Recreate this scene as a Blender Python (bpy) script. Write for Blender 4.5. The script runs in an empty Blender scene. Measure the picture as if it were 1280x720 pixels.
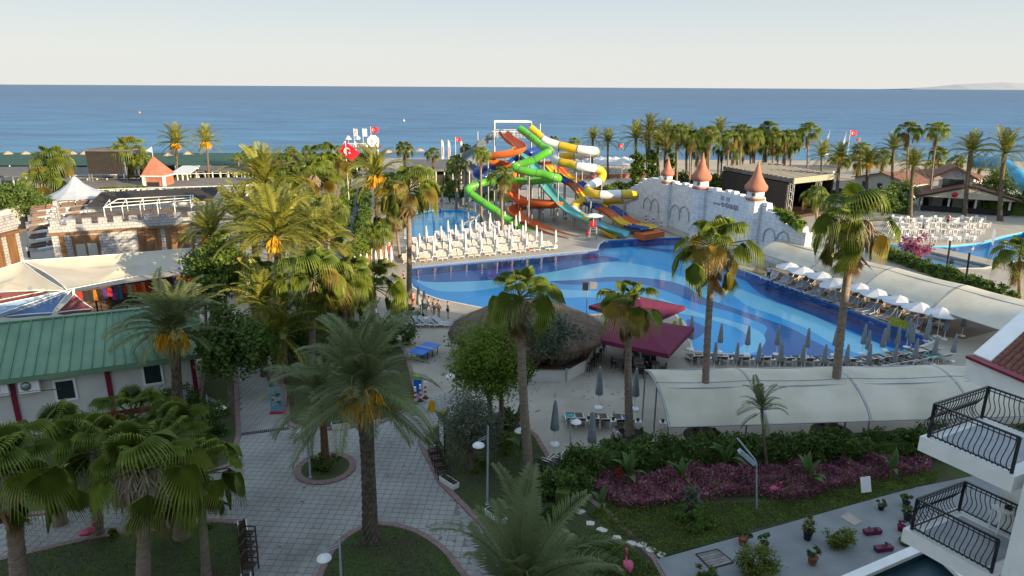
import bpy, bmesh, math, random
from mathutils import Vector, Matrix, Euler
from mathutils.geometry import tessellate_polygon
S = bpy.context.scene
COL = S.collection
R = math.radians
PI = math.pi

# ------------------------------------------------------------------ camera
CAM_H = 22.0; FPX = 853.0; PITCH = R(16.45); ROLL = R(0.3)
cd = bpy.data.cameras.new('camera'); cam = bpy.data.objects.new('camera', cd); COL.objects.link(cam)
cd.sensor_width = 36; cd.lens = FPX/1280*36; cd.clip_start = 0.3; cd.clip_end = 60000
cam.matrix_world = Matrix.Translation((0, 0, CAM_H)) @ Matrix.Rotation(PI/2-PITCH, 4, 'X') @ Matrix.Rotation(ROLL, 4, 'Z')
S.camera = cam

# ------------------------------------------------------------------ sky, sun, exposure
SUN_EL = R(13.2); SUN_BACK = R(38)            # low evening sun from the right, a little behind the camera
TO_SUN = Vector((math.cos(SUN_BACK)*math.cos(SUN_EL), -math.sin(SUN_BACK)*math.cos(SUN_EL), math.sin(SUN_EL)))
W = bpy.data.worlds.new('World'); S.world = W; W.use_nodes = True
wn = W.node_tree.nodes; wl = W.node_tree.links
bg = wn['Background']
sky = wn.new('ShaderNodeTexSky'); sky.sky_type = 'NISHITA'; sky.sun_disc = False
sky.sun_elevation = SUN_EL; sky.sun_rotation = math.atan2(TO_SUN.x, TO_SUN.y)
sky.altitude = 20; sky.air_density = 1.0; sky.dust_density = 1.6; sky.ozone_density = 1.0
# pale haze of the evening coast laid over the clear sky, bluer towards the zenith
geo = wn.new('ShaderNodeTexCoord'); sep = wn.new('ShaderNodeSeparateXYZ'); wl.new(geo.outputs['Generated'], sep.inputs[0])
asn = wn.new('ShaderNodeMath'); asn.operation = 'ARCSINE'; wl.new(sep.outputs['Z'], asn.inputs[0])
mra = wn.new('ShaderNodeMapRange'); mra.inputs['From Min'].default_value = 0; mra.inputs['From Max'].default_value = PI/2; wl.new(asn.outputs[0], mra.inputs['Value'])
hz = wn.new('ShaderNodeValToRGB'); e = hz.color_ramp.elements
e[0].position = 0.0; e[0].color = (4.3,4.25,4.1,1); e[1].position = 1.0; e[1].color = (2.9,4.0,5.6,1)
for p_, c_ in ((0.03,(4.0,4.1,4.0)),(0.075,(3.2,3.65,3.9)),(0.2,(3.1,3.9,4.6)),(0.45,(3.3,4.2,5.2))): x_ = e.new(p_); x_.color = (*c_,1)
wl.new(mra.outputs[0], hz.inputs[0])
mxs = wn.new('ShaderNodeMixRGB'); mxs.inputs[0].default_value = 0.93; wl.new(sky.outputs[0], mxs.inputs[1]); wl.new(hz.outputs[0], mxs.inputs[2])
wl.new(mxs.outputs[0], bg.inputs[0]); bg.inputs[1].default_value = 0.1
sd = bpy.data.lights.new('sun', 'SUN'); sd.energy = 5.0; sd.angle = R(0.5); sd.color = (1.0, 0.79, 0.50)
so = bpy.data.objects.new('sun', sd); COL.objects.link(so); so.location = (80, -40, 60)
so.rotation_euler = TO_SUN.to_track_quat('Z', 'Y').to_euler()
S.view_settings.view_transform = 'Standard'; S.view_settings.look = 'None'
S.view_settings.gamma = 1; S.view_settings.exposure = 1.0
S.render.engine = 'CYCLES'
S.cycles.max_bounces = 6; S.cycles.diffuse_bounces = 3; S.cycles.glossy_bounces = 3
S.cycles.transparent_max_bounces = 8; S.cycles.caustics_reflective = False; S.cycles.caustics_refractive = False

# ------------------------------------------------------------------ helpers
def ray(px, py):
    u = (px-640)/FPX; v = -(py-360)/FPX
    c, s = math.cos(ROLL), math.sin(ROLL)
    x = c*u-s*v; y = s*u+c*v
    cp, sp = math.cos(PITCH), math.sin(PITCH)
    return Vector((x, cp+y*sp, -sp+y*cp))
def G(px, py, z=0.0):                    # where the line of sight meets height z
    d = ray(px, py); t = (z-CAM_H)/d.z
    return Vector((d.x*t, d.y*t, z))
def PY(px, py, Y):                       # where it meets depth Y
    d = ray(px, py); t = Y/d.y
    return Vector((d.x*t, Y, CAM_H+d.z*t))

def mat(name, col, rough=0.7, col2=None, scale=4.0, detail=4, bump=0.0, bscale=None, metal=0.0, spec=0.4, rnd=0.0, trans=0.0, stretch=(1,1,1), contrast=(0.35,0.65), coat=0.0, coord='Object', sheen=0.0):
    m = bpy.data.materials.new(name); m.use_nodes = True
    n = m.node_tree.nodes; l = m.node_tree.links; b = n['Principled BSDF']
    b.inputs['Roughness'].default_value = rough; b.inputs['Metallic'].default_value = metal
    b.inputs['Specular IOR Level'].default_value = spec
    if coat: b.inputs['Coat Weight'].default_value = coat; b.inputs['Coat Roughness'].default_value = 0.15
    tc = n.new('ShaderNodeTexCoord'); mp = n.new('ShaderNodeMapping'); gm = n.new('ShaderNodeNewGeometry') if coord == 'World' else None
    l.new(gm.outputs['Position'] if gm else tc.outputs[coord], mp.inputs[0])
    mp.inputs['Scale'].default_value = stretch
    nz = n.new('ShaderNodeTexNoise'); nz.inputs['Scale'].default_value = scale; nz.inputs['Detail'].default_value = detail
    l.new(mp.outputs[0], nz.inputs['Vector'])
    c1 = (*col, 1); c2 = (*(col2 or [c*0.75 for c in col]), 1)
    rp = n.new('ShaderNodeValToRGB'); rp.color_ramp.elements[0].position = contrast[0]; rp.color_ramp.elements[1].position = contrast[1]
    rp.color_ramp.elements[0].color = c2; rp.color_ramp.elements[1].color = c1
    l.new(nz.outputs['Fac'], rp.inputs[0])
    out = rp.outputs[0]
    if rnd:
        oi = n.new('ShaderNodeObjectInfo'); hs = n.new('ShaderNodeHueSaturation'); mr = n.new('ShaderNodeMapRange')
        mr.inputs['To Min'].default_value = 1-rnd; mr.inputs['To Max'].default_value = 1+rnd
        l.new(oi.outputs['Random'], mr.inputs['Value']); l.new(mr.outputs[0], hs.inputs['Value']); l.new(out, hs.inputs['Color']); out = hs.outputs[0]
    l.new(out, b.inputs['Base Color'])
    if trans:                             # thin leaves and cloth let some light through
        tr = n.new('ShaderNodeBsdfTranslucent'); l.new(out, tr.inputs['Color'])
        mx = n.new('ShaderNodeMixShader'); mx.inputs[0].default_value = trans
        l.new(b.outputs[0], mx.inputs[1]); l.new(tr.outputs[0], mx.inputs[2]); l.new(mx.outputs[0], n['Material Output'].inputs[0])
    if bump:
        bp = n.new('ShaderNodeBump'); bp.inputs['Strength'].default_value = bump; bp.inputs['Distance'].default_value = 0.05
        nb = nz
        if bscale:
            nb = n.new('ShaderNodeTexNoise'); nb.inputs['Scale'].default_value = bscale; nb.inputs['Detail'].default_value = 6; l.new(mp.outputs[0], nb.inputs['Vector'])
        l.new(nb.outputs['Fac'], bp.inputs['Height']); l.new(bp.outputs[0], b.inputs['Normal'])
    return m

def brick_mat(name, col, col2, mortar, bw=0.55, bh=0.28, mort=0.015, rough=0.85, off=0.5):
    m = bpy.data.materials.new(name); m.use_nodes = True
    n = m.node_tree.nodes; l = m.node_tree.links; b = n['Principled BSDF']; b.inputs['Roughness'].default_value = rough
    uv = n.new('ShaderNodeUVMap'); br = n.new('ShaderNodeTexBrick')
    br.inputs['Color1'].default_value = (*col,1); br.inputs['Color2'].default_value = (*col2,1); br.inputs['Mortar'].default_value = (*mortar,1)
    br.inputs['Scale'].default_value = 1; br.inputs['Brick Width'].default_value = bw; br.inputs['Row Height'].default_value = bh
    br.inputs['Mortar Size'].default_value = mort; br.inputs['Mortar Smooth'].default_value = 0.3; br.offset = off
    nz = n.new('ShaderNodeTexNoise'); nz.inputs['Scale'].default_value = 1.3; nz.inputs['Detail'].default_value = 6
    l.new(uv.outputs[0], br.inputs[0]); l.new(uv.outputs[0], nz.inputs[0])
    mx = n.new('ShaderNodeMixRGB'); mx.blend_type = 'MULTIPLY'; mx.inputs[0].default_value = 0.5
    rp = n.new('ShaderNodeValToRGB'); rp.color_ramp.elements[0].position = 0.3; rp.color_ramp.elements[0].color = (0.55,0.55,0.58,1); rp.color_ramp.elements[1].position = 0.6
    l.new(nz.outputs['Fac'], rp.inputs[0]); l.new(br.outputs[0], mx.inputs[1]); l.new(rp.outputs[0], mx.inputs[2]); l.new(mx.outputs[0], b.inputs['Base Color'])
    bp = n.new('ShaderNodeBump'); bp.inputs['Strength'].default_value = 0.6; bp.inputs['Distance'].default_value = 0.03; bp.invert = True
    l.new(br.outputs['Fac'], bp.inputs['Height']); l.new(bp.outputs[0], b.inputs['Normal'])
    return m

class MB:
    """collects shapes, builds ONE mesh object"""
    def __init__(s): s.v = []; s.f = []; s.m = []; s.sm = []
    def add(s, vs, fs, mi=0, smooth=False):
        o = len(s.v); s.v += [tuple(v) for v in vs]
        for f in fs: s.f.append([i+o for i in f]); s.m.append(mi); s.sm.append(smooth)
    def box(s, c, d, mi=0, rz=0.0, M=None, taper=1.0):
        hx, hy, hz = d[0]/2, d[1]/2, d[2]/2
        vs = []
        for sx, sy, sz in ((-1,-1,-1),(1,-1,-1),(1,1,-1),(-1,1,-1),(-1,-1,1),(1,-1,1),(1,1,1),(-1,1,1)):
            t = taper if sz > 0 else 1.0
            p = Vector((sx*hx*t, sy*hy*t, sz*hz))
            if M is not None: p = M @ p
            if rz: p = Matrix.Rotation(rz, 3, 'Z') @ p
            vs.append(p+Vector(c))
        s.add(vs, [(0,3,2,1),(4,5,6,7),(0,1,5,4),(1,2,6,5),(2,3,7,6),(3,0,4,7)], mi)
    def bar(s, a, b, w, h=None, mi=0, up=(0,0,1)):      # rectangular bar from a to b
        a = Vector(a); b = Vector(b); d = (b-a); L = d.length
        if L < 1e-6: return
        d.normalize(); h = h or w; u = Vector(up)
        if abs(d.dot(u)) > 0.98: u = Vector((0,1,0))
        x = d.cross(u).normalized(); y = x.cross(d).normalized()
        vs = []
        for p in (a, b):
            for q in ((-1,-1),(1,-1),(1,1),(-1,1)): vs.append(p+x*(q[0]*w/2)+y*(q[1]*h/2))
        s.add(vs, [(0,1,2,3),(7,6,5,4),(0,4,5,1),(1,5,6,2),(2,6,7,3),(3,7,4,0)], mi)
    def tube(s, pts, rad, n=6, mi=0, cap=True, smooth=True):
        pts = [Vector(p) for p in pts]; k = len(pts)
        rs = rad if isinstance(rad, (list, tuple)) else [rad]*k
        o = []; ref = None
        for i in range(k):
            d = (pts[min(i+1,k-1)]-pts[max(i-1,0)]).normalized()
            if ref is None: ref = Vector((1,0,0)) if abs(d.x) < 0.9 else Vector((0,1,0))
            x = (ref-d*ref.dot(d)).normalized(); y = d.cross(x); ref = x
            for j in range(n):
                a = 2*PI*j/n; o.append(pts[i]+(x*math.cos(a)+y*math.sin(a))*rs[i])
        fs = [(i*n+j, i*n+(j+1)%n, (i+1)*n+(j+1)%n, (i+1)*n+j) for i in range(k-1) for j in range(n)]
        s.add(o, fs, mi, smooth)
        if cap: s.add(o[:n], [tuple(range(n-1,-1,-1))], mi); s.add(o[-n:], [tuple(range(n))], mi)
    def lathe(s, prof, c=(0,0,0), n=16, mi=0, smooth=True, sx=1, sy=1):
        vs = []
        for r, z in prof:
            for j in range(n):
                a = 2*PI*j/n; vs.append((c[0]+r*math.cos(a)*sx, c[1]+r*math.sin(a)*sy, c[2]+z))
        k = len(prof)
        s.add(vs, [(i*n+j, i*n+(j+1)%n, (i+1)*n+(j+1)%n, (i+1)*n+j) for i in range(k-1) for j in range(n)], mi, smooth)
        if prof[0][0] > 1e-3: s.add(vs[:n], [tuple(range(n-1,-1,-1))], mi)
        if prof[-1][0] > 1e-3: s.add(vs[-n:], [tuple(range(n))], mi)
    def prism(s, poly, z0, z1, mi=0, bottom=True):        # any simple polygon, extruded up
        n = len(poly); poly = [Vector((p[0],p[1])) for p in poly]
        if sum(poly[i].x*poly[(i+1)%n].y-poly[(i+1)%n].x*poly[i].y for i in range(n)) < 0: poly = poly[::-1]
        vs = [(p.x,p.y,z0) for p in poly]+[(p.x,p.y,z1) for p in poly]
        tri = tessellate_polygon([[Vector((p.x,p.y,0)) for p in poly]])
        fs = []
        for t in tri:
            a,b,c = [poly[i] for i in t]
            if (b-a).cross(c-a) < 0: t = t[::-1]
            fs.append(tuple(i+n for i in t))
            if bottom: fs.append(tuple(t[::-1]))
        fs += [(i,(i+1)%n,n+(i+1)%n,n+i) for i in range(n)]
        s.add(vs, fs, mi)
    def sheet(s, loops, z, mi=0):                         # flat polygon with holes
        L = [[Vector((p[0],p[1],0)) for p in lp] for lp in loops]
        flat = [p for lp in L for p in lp]; fs = []
        for t in tessellate_polygon(L):
            a,b,c = [flat[i] for i in t]
            fs.append(tuple(t) if (b-a).cross(c-a).z > 0 else tuple(t[::-1]))
        s.add([(p.x,p.y,z) for p in flat], fs, mi)
    def grid(s, P, mi=0, smooth=True):                    # P[i][j] points
        a = len(P); b = len(P[0]); vs = [p for r in P for p in r]
        s.add(vs, [(i*b+j,(i+1)*b+j,(i+1)*b+j+1,i*b+j+1) for i in range(a-1) for j in range(b-1)], mi, smooth)
    def merge(s, o, M=None, mi=None):
        vs = [M @ Vector(v) for v in o.v] if M is not None else o.v
        k = len(s.v); s.v += [tuple(v) for v in vs]
        for f, m, sm in zip(o.f, o.m, o.sm): s.f.append([i+k for i in f]); s.m.append(m if mi is None else mi); s.sm.append(sm)
    def mesh(s, name, mats, uv=None):
        me = bpy.data.meshes.new(name); me.from_pydata(s.v, [], s.f)
        for m in (mats if isinstance(mats,(list,tuple)) else [mats]): me.materials.append(m)
        me.polygons.foreach_set('material_index', s.m); me.polygons.foreach_set('use_smooth', s.sm)
        if uv:                                            # box-projected wall coordinates in metres
            ul = me.uv_layers.new(name='UVMap')
            for p in me.polygons:
                nx, ny, nz = p.normal
                if abs(nz) > 0.7: ax = None
                else:
                    t = Vector((-ny, nx, 0)).normalized(); ax = t
                for li in p.loop_indices:
                    co = me.vertices[me.loops[li].vertex_index].co
                    ul.data[li].uv = (co.x, co.y) if ax is None else (co.dot(ax), co.z)
        me.update(); return me
    def build(s, name, mats, parent=None, loc=None, rz=0.0, uv=None):
        return put(name, s.mesh(name, mats, uv), parent, loc, rz)

def put(name, me, parent=None, loc=None, rz=0.0, sc=None):
    o = bpy.data.objects.new(name, me); COL.objects.link(o)
    if parent is not None: o.parent = parent
    if loc is not None: o.location = loc
    if rz: o.rotation_euler = (0,0,rz)
    if sc is not None: o.scale = (sc,sc,sc) if not isinstance(sc,(tuple,list)) else sc
    return o
def tag(o, label=None, cat=None, group=None, kind=None):
    if label: o['label'] = label
    if cat: o['category'] = cat
    if group: o['group'] = group
    if kind: o['kind'] = kind
    return o
def thing(name, label, cat, loc=(0,0,0), rz=0.0, group=None):
    o = bpy.data.objects.new(name, None); COL.objects.link(o); o.empty_display_size = 0.2
    o.location = loc; o.rotation_euler = (0,0,rz)
    return tag(o, label, cat, group)
def copy_tree(o, parent=None):
    c = o.copy(); COL.objects.link(c)
    if parent is not None: c.parent = parent
    for ch in o.children: copy_tree(ch, c)
    return c
ORD = ['first','second','third','fourth','fifth','sixth','seventh','eighth','ninth','tenth','eleventh','twelfth','thirteenth','fourteenth','fifteenth','sixteenth','seventeenth','eighteenth','nineteenth','twentieth']
def nth(i):
    if i < 20: return ORD[i]
    t = ['twenty','thirty','forty','fifty'][i//10-2] if True else ''
    i += 1
    tens = ['','','twenty','thirty','forty','fifty'][i//10]
    return tens+'-'+ORD[i%10-1] if i % 10 else {20:'twentieth',30:'thirtieth',40:'fortieth',50:'fiftieth'}[i]
def inpoly(x, y, P):
    r = False; n = len(P); j = n-1
    for i in range(n):
        xi, yi = P[i][0], P[i][1]; xj, yj = P[j][0], P[j][1]
        if (yi > y) != (yj > y) and x < (xj-xi)*(y-yi)/(yj-yi)+xi: r = not r
        j = i
    return r
def smoothloop(P, k=3):                                    # closed Catmull-Rom through points
    P = [Vector((p[0],p[1])) for p in P]; n = len(P); o = []
    for i in range(n):
        p0,p1,p2,p3 = P[i-1],P[i],P[(i+1)%n],P[(i+2)%n]
        for j in range(k):
            t = j/k
            o.append(0.5*((2*p1)+(p2-p0)*t+(2*p0-5*p1+4*p2-p3)*t*t+(3*p1-p0-3*p2+p3)*t**3))
    return o
def spline(P, k=6):                                        # open Catmull-Rom, any dimension
    P = [Vector(p) for p in P]; n = len(P); o = []
    for i in range(n-1):
        p0,p1,p2,p3 = P[max(i-1,0)],P[i],P[i+1],P[min(i+2,n-1)]
        for j in range(k):
            t = j/k
            o.append(0.5*((2*p1)+(p2-p0)*t+(2*p0-5*p1+4*p2-p3)*t*t+(3*p1-p0-3*p2+p3)*t**3))
    return o+[P[-1]]
def px(pts, z=0.0): return [G(p[0],p[1],z) for p in pts]
def offset_loop(P, d):                                     # push a closed loop outwards by d
    n = len(P); A = sum(P[i][0]*P[(i+1)%n][1]-P[(i+1)%n][0]*P[i][1] for i in range(n)); sg = 1 if A > 0 else -1; o = []
    for i in range(n):
        t = Vector((P[(i+1)%n][0]-P[i-1][0], P[(i+1)%n][1]-P[i-1][1]))
        if t.length < 1e-6: o.append(Vector((P[i][0],P[i][1]))); continue
        t.normalize(); o.append(Vector((P[i][0]+t.y*sg*d, P[i][1]-t.x*sg*d)))
    return o

# ------------------------------------------------------------------ materials
M = {}
M['deck'] = mat('deck_concrete', (0.40,0.36,0.30), 0.85, (0.33,0.29,0.24), 0.35, 8, 0.15, 6.0, coord='Object')
M['sand'] = mat('beach_sand', (0.46,0.39,0.30), 0.95, (0.36,0.30,0.23), 0.12, 8, 0.4, 3.0)
M['slab'] = mat('paving_slab', (0.33,0.315,0.295), 0.85, (0.22,0.21,0.195), 0.33, 9, 0.2, 14.0, rnd=0.11, coord='World', contrast=(0.3,0.6))
M['mortar'] = mat('mortar', (0.20,0.195,0.185), 0.95)
M['kerb'] = mat('red_kerb', (0.27,0.18,0.165), 0.9, (0.21,0.14,0.13), 3, 6, 0.2, 20)
M['grassbase'] = mat('lawn_soil', (0.06,0.09,0.022), 0.95, (0.06,0.055,0.03), 0.5, 9, coord='World')
M['grass'] = mat('grass_blade', (0.085,0.16,0.03), 0.75, (0.11,0.115,0.035), 0.45, 8, trans=0.3, coord='World', contrast=(0.3,0.6))
M['white'] = mat('white_paint', (0.78,0.78,0.76), 0.5, (0.70,0.70,0.68), 2.0, 6)
M['plastic'] = mat('white_plastic', (0.80,0.80,0.80), 0.35, (0.74,0.74,0.74), 3)
M['wall'] = mat('white_render', (0.58,0.57,0.55), 0.9, (0.50,0.49,0.47), 0.6, 8, 0.1, 20)
M['black'] = mat('black_metal', (0.02,0.02,0.022), 0.4, (0.012,0.012,0.014), 3)
M['dark'] = mat('dark_fabric', (0.035,0.03,0.028), 0.8, (0.025,0.022,0.02), 2)
M['steel'] = mat('galvanised_steel', (0.42,0.44,0.46), 0.45, (0.34,0.36,0.38), 2, metal=0.7)
M['glass'] = mat('dark_glass', (0.03,0.04,0.05), 0.08, (0.02,0.03,0.035), 0.5, spec=0.6)
M['wood'] = mat('brown_wood', (0.23,0.12,0.055), 0.65, (0.13,0.065,0.03), 3, 8, 0.3, 10, stretch=(1,1,0.15))
M['darkwood'] = mat('dark_wood', (0.06,0.035,0.025), 0.55, (0.035,0.02,0.015), 4, 8, stretch=(1,1,0.2))
M['orange'] = mat('terracotta', (0.44,0.175,0.11), 0.8, (0.33,0.125,0.08), 0.9, 9, 0.25, 6)
# ================================================================== GROUND, SEA, POOLS, PLAZA
POOL = px([(512,335),(575,329),(640,323),(690,318),(735,314),(748,312),(750,306),(757,301),(790,299),(852,297),(885,315),(925,337),(1000,365),(1052,384),(1111,406),(1157,421),(1166,426),(1140,437),(1100,445),(1060,448),(1000,448),(930,444),(868,439),(862,420),(858,405),(845,393),(815,388),(760,392),(700,395),(650,392),(600,384),(575,379),(550,374),(530,367),(516,358)])
POOL2 = px([(1095,303),(1130,307),(1184,308),(1227,304),(1258,295),(1280,290),(1310,300),(1290,322),(1246,331),(1227,335),(1190,335),(1155,328),(1115,318)])
POOL3 = px([(508,268),(540,263),(575,262),(603,268),(606,282),(580,291),(540,296),(508,298)])
pools = [POOL, POOL2, POOL3]
# the ground: one sheet, dipping under the sea and on to the horizon
g = MB()
BX = 1500
g.sheet([[(-BX,-300),(BX,-300),(BX,205),(-BX,205)]]+pools, 0.0, 0)
g.add([(-BX,205,0),(BX,205,0),(BX,235,-1.0),(-BX,235,-1.0),(-25000,300,-9),(25000,300,-9),(25000,30000,-9),(-25000,30000,-9)],[(0,1,2,3),(3,2,5,4),(4,5,6,7)],1)
tag(g.build('ground', [M['deck'], M['sand']]), 'beige concrete resort ground running down to the sand', kind='structure')
b = MB(); pb = [G(-300,208,0.03).xy, G(480,212,.03).xy, G(690,218,.03).xy, G(860,222,.03).xy, G(1060,226,.03).xy, G(1600,232,.03).xy]
b.add([(p.x,p.y,0.03) for p in pb]+[(p.x*1.05,205.5+0.1*0,0.03) for p in pb],[(i,i+1,i+7,i+6) for i in range(5)],0)
tag(b.build('beach', M['sand']), 'pale sandy beach along the sea', kind='structure')

# sea
m = bpy.data.materials.new('sea_water'); m.use_nodes = True; n = m.node_tree.nodes; l = m.node_tree.links; bs = n['Principled BSDF']
bs.inputs['Roughness'].default_value = 0.3; bs.inputs['Specular IOR Level'].default_value = 0.06
tc = n.new('ShaderNodeTexCoord'); mp = n.new('ShaderNodeMapping'); l.new(tc.outputs['Object'], mp.inputs[0]); mp.inputs['Scale'].default_value = (0.5,1.3,1)
n1 = n.new('ShaderNodeTexNoise'); n1.inputs['Scale'].default_value = 0.12; n1.inputs['Detail'].default_value = 10; n1.inputs['Roughness'].default_value = 0.62; l.new(mp.outputs[0], n1.inputs[0])
mp2 = n.new('ShaderNodeMapping'); l.new(tc.outputs['Object'], mp2.inputs[0]); mp2.inputs['Scale'].default_value = (0.022,0.06,1)
n2 = n.new('ShaderNodeTexNoise'); n2.inputs['Scale'].default_value = 1; n2.inputs['Detail'].default_value = 7; l.new(mp2.outputs[0], n2.inputs[0])
sx = n.new('ShaderNodeSeparateXYZ'); l.new(tc.outputs['Object'], sx.inputs[0])
mr = n.new('ShaderNodeMapRange'); mr.inputs['From Min'].default_value = 235; mr.inputs['From Max'].default_value = 1500; l.new(sx.outputs['Y'], mr.inputs['Value'])
pw = n.new('ShaderNodeMath'); pw.operation = 'POWER'; pw.inputs[1].default_value = 0.5; l.new(mr.outputs[0], pw.inputs[0])
cr = n.new('ShaderNodeValToRGB'); e = cr.color_ramp.elements; e[0].color = (0.045,0.175,0.32,1); e[1].color = (0.010,0.08,0.20,1)
e.new(0.45).color = (0.018,0.125,0.275,1); l.new(pw.outputs[0], cr.inputs[0])
r2 = n.new('ShaderNodeValToRGB'); r2.color_ramp.elements[0].position = 0.36; r2.color_ramp.elements[0].color = (0.6,0.66,0.74,1); r2.color_ramp.elements[1].position = 0.66; r2.color_ramp.elements[1].color = (1.5,1.35,1.22,1); l.new(n2.outputs['Fac'], r2.inputs[0])
mx = n.new('ShaderNodeMixRGB'); mx.blend_type = 'MULTIPLY'; mx.inputs[0].default_value = 1; l.new(cr.outputs[0], mx.inputs[1]); l.new(r2.outputs[0], mx.inputs[2]); l.new(mx.outputs[0], bs.inputs['Base Color'])
bp = n.new('ShaderNodeBump'); bp.inputs['Strength'].default_value = 1.0; bp.inputs['Distance'].default_value = 1.3; l.new(n1.outputs['Fac'], bp.inputs['Height']); l.new(bp.outputs[0], bs.inputs['Normal'])
s_ = MB(); s_.add([(-25000,226,-0.7),(25000,226,-0.7),(25000,26000,-0.7),(-25000,26000,-0.7)],[(0,1,2,3)])
tag(s_.build('sea', m), 'calm blue open sea under a pale horizon', kind='structure')

# pools
def water_mat(name, tint, bump):
    m = bpy.data.materials.new(name); m.use_nodes = True; n = m.node_tree.nodes; l = m.node_tree.links; n.remove(n['Principled BSDF'])
    t = n.new('ShaderNodeBsdfTransparent'); t.inputs[0].default_value = (*tint,1)
    gl = n.new('ShaderNodeBsdfGlossy'); gl.inputs['Roughness'].default_value = 0.02
    fr = n.new('ShaderNodeFresnel'); fr.inputs[0].default_value = 1.2; mx = n.new('ShaderNodeMixShader')
    tc = n.new('ShaderNodeTexCoord'); nz = n.new('ShaderNodeTexNoise'); nz.inputs['Scale'].default_value = 1.8; nz.inputs['Detail'].default_value = 5; l.new(tc.outputs['Object'], nz.inputs[0])
    bp = n.new('ShaderNodeBump'); bp.inputs['Strength'].default_value = bump; bp.inputs['Distance'].default_value = 0.035
    l.new(nz.outputs['Fac'], bp.inputs['Height']); l.new(bp.outputs[0], gl.inputs['Normal']); l.new(bp.outputs[0], fr.inputs['Normal'])
    l.new(fr.outputs[0], mx.inputs[0]); l.new(t.outputs[0], mx.inputs[1]); l.new(gl.outputs[0], mx.inputs[2]); l.new(mx.outputs[0], n['Material Output'].inputs[0])
    return m
M['water'] = water_mat('pool_water', (0.86,0.95,1.0), 0.35)
def mosaic(name, c, c2, sc=9):
    m = mat(name, c, 0.35, c2, 0.22, 6, spec=0.5, contrast=(0.3,0.7)); return m
M['tile_mid'] = mosaic('mid_blue_mosaic', (0.075,0.55,0.93), (0.06,0.49,0.88))
M['tile_light'] = mosaic('pale_blue_mosaic', (0.42,0.88,0.99), (0.36,0.82,0.98))
M['navy_tile_or_reflection'] = mosaic('navy_mosaic_or_reflection', (0.06,0.17,0.45), (0.045,0.135,0.38))
M['tile_cyan'] = mosaic('cyan_mosaic', (0.12,0.60,0.92), (0.10,0.53,0.86))
M['coping'] = mat('pale_coping', (0.62,0.58,0.52), 0.8, (0.52,0.48,0.43), 1.5, 6)
FZ = -1.15
def pool(label, loop, depth, floor_m, wall_m, cop_m, cw=0.3):
    t = tag(thing('swimming_pool', None, None), label, kind='structure')
    f = MB(); f.sheet([loop], depth, 0); f.build('pool_floor', floor_m, t)
    w = MB(); k = len(loop)
    w.add([(p[0],p[1],depth) for p in loop]+[(p[0],p[1],0.03) for p in loop],[(i,(i+1)%k,k+(i+1)%k,k+i) for i in range(k)])
    w.build('pool_wall', wall_m, t)
    wa = MB(); wa.sheet([loop], -0.14); wa.build('pool_water', M['water'], t)
    c = MB(); o = offset_loop(loop, cw); c.sheet([o, loop], 0.05)
    c.add([(p[0],p[1],0.0) for p in o]+[(p[0],p[1],0.05) for p in o],[(i,(i+1)%k,k+(i+1)%k,k+i) for i in range(k)])
    c.build('coping', cop_m, t)
    return t
pm = pool('large free-form swimming pool with wavy blue mosaic floor', POOL, FZ, M['tile_mid'], M['navy_tile_or_reflection'], M['coping'])
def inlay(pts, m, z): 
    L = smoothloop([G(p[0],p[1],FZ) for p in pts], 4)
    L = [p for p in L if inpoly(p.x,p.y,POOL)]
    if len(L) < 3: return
    f = MB(); f.sheet([L], FZ+z); f.build('mosaic_or_reflection_inlay', m, pm)
inlay([(520,349),(560,350),(610,349),(650,344),(700,335),(740,327),(780,328),(815,334),(850,345),(870,352),(900,368),(890,382),(850,366),(820,352),(780,346),(740,349),(690,353),(640,357),(590,364),(545,363)], M['tile_light'], 0.004)
inlay([(520,341),(600,336),(690,325),(745,319),(775,325),(740,330),(700,338),(650,346),(600,351),(530,352)], M['navy_tile_or_reflection'], 0.008)
inlay([(686,352),(720,356),(760,352),(800,355),(838,366),(870,379),(910,389),(935,398),(958,408),(955,420),(955,445),(1010,449),(1050,445),(1015,425),(990,411),(955,398),(920,386),(880,372),(855,357),(820,349),(770,346),(720,350)], M['navy_tile_or_reflection'], 0.012)
inlay([(690,362),(740,364),(790,364),(830,374),(870,390),(910,400),(945,412),(957,425),(945,440),(915,443),(935,425),(920,410),(880,398),(840,390),(800,378),(740,372),(700,372)], M['tile_light'], 0.016)
inlay([(858,400),(872,404),(882,411),(874,421),(862,424)], M['navy_tile_or_reflection'], 0.02)
inlay([(905,355),(960,375),(1010,392),(1060,415),(1110,436),(1085,445),(1045,432),(1010,412),(970,395),(930,380)], M['tile_light'], 0.02)
inlay([(930,343),(1000,370),(1060,394),(1120,414),(1160,428),(1120,436),(1060,412),(1000,388),(950,367)], M['navy_tile_or_reflection'], 0.024)  # dark canopy and lounger reflection in the water, painted as navy floor
inlay([(757,310),(800,311),(845,320),(872,332),(868,342),(835,331),(800,322),(757,318)], M['tile_cyan'], 0.024)
inlay([(800,306),(850,304),(862,312),(845,316),(810,312)], M['navy_tile_or_reflection'], 0.028)
p2_ = pool('smaller blue pool beside the white dining tables', POOL2, -1.0, M['tile_cyan'], M['tile_cyan'], M['coping'], 0.5)
w = MB(); a0, a1 = G(1140,306,0), G(1262,334,0); w.bar((a0.x,a0.y,-0.3),(a1.x,a1.y,-0.3),3.2,0.75); w.build('pool_walkway', M['deck'], p2_)
p3_ = pool('shallow children\'s pool with pale blue floor behind the loungers', POOL3, -0.5, M['tile_light'], M['tile_mid'], M['coping'], 0.4)
k = MB()
for i in range(7):
    a = G(515+i*13,266,-.49); bq = G(517+i*13,294,-.49)
    k.bar((a.x,a.y,-.485),(bq.x,bq.y,-.485),0.35,0.02)
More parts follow.
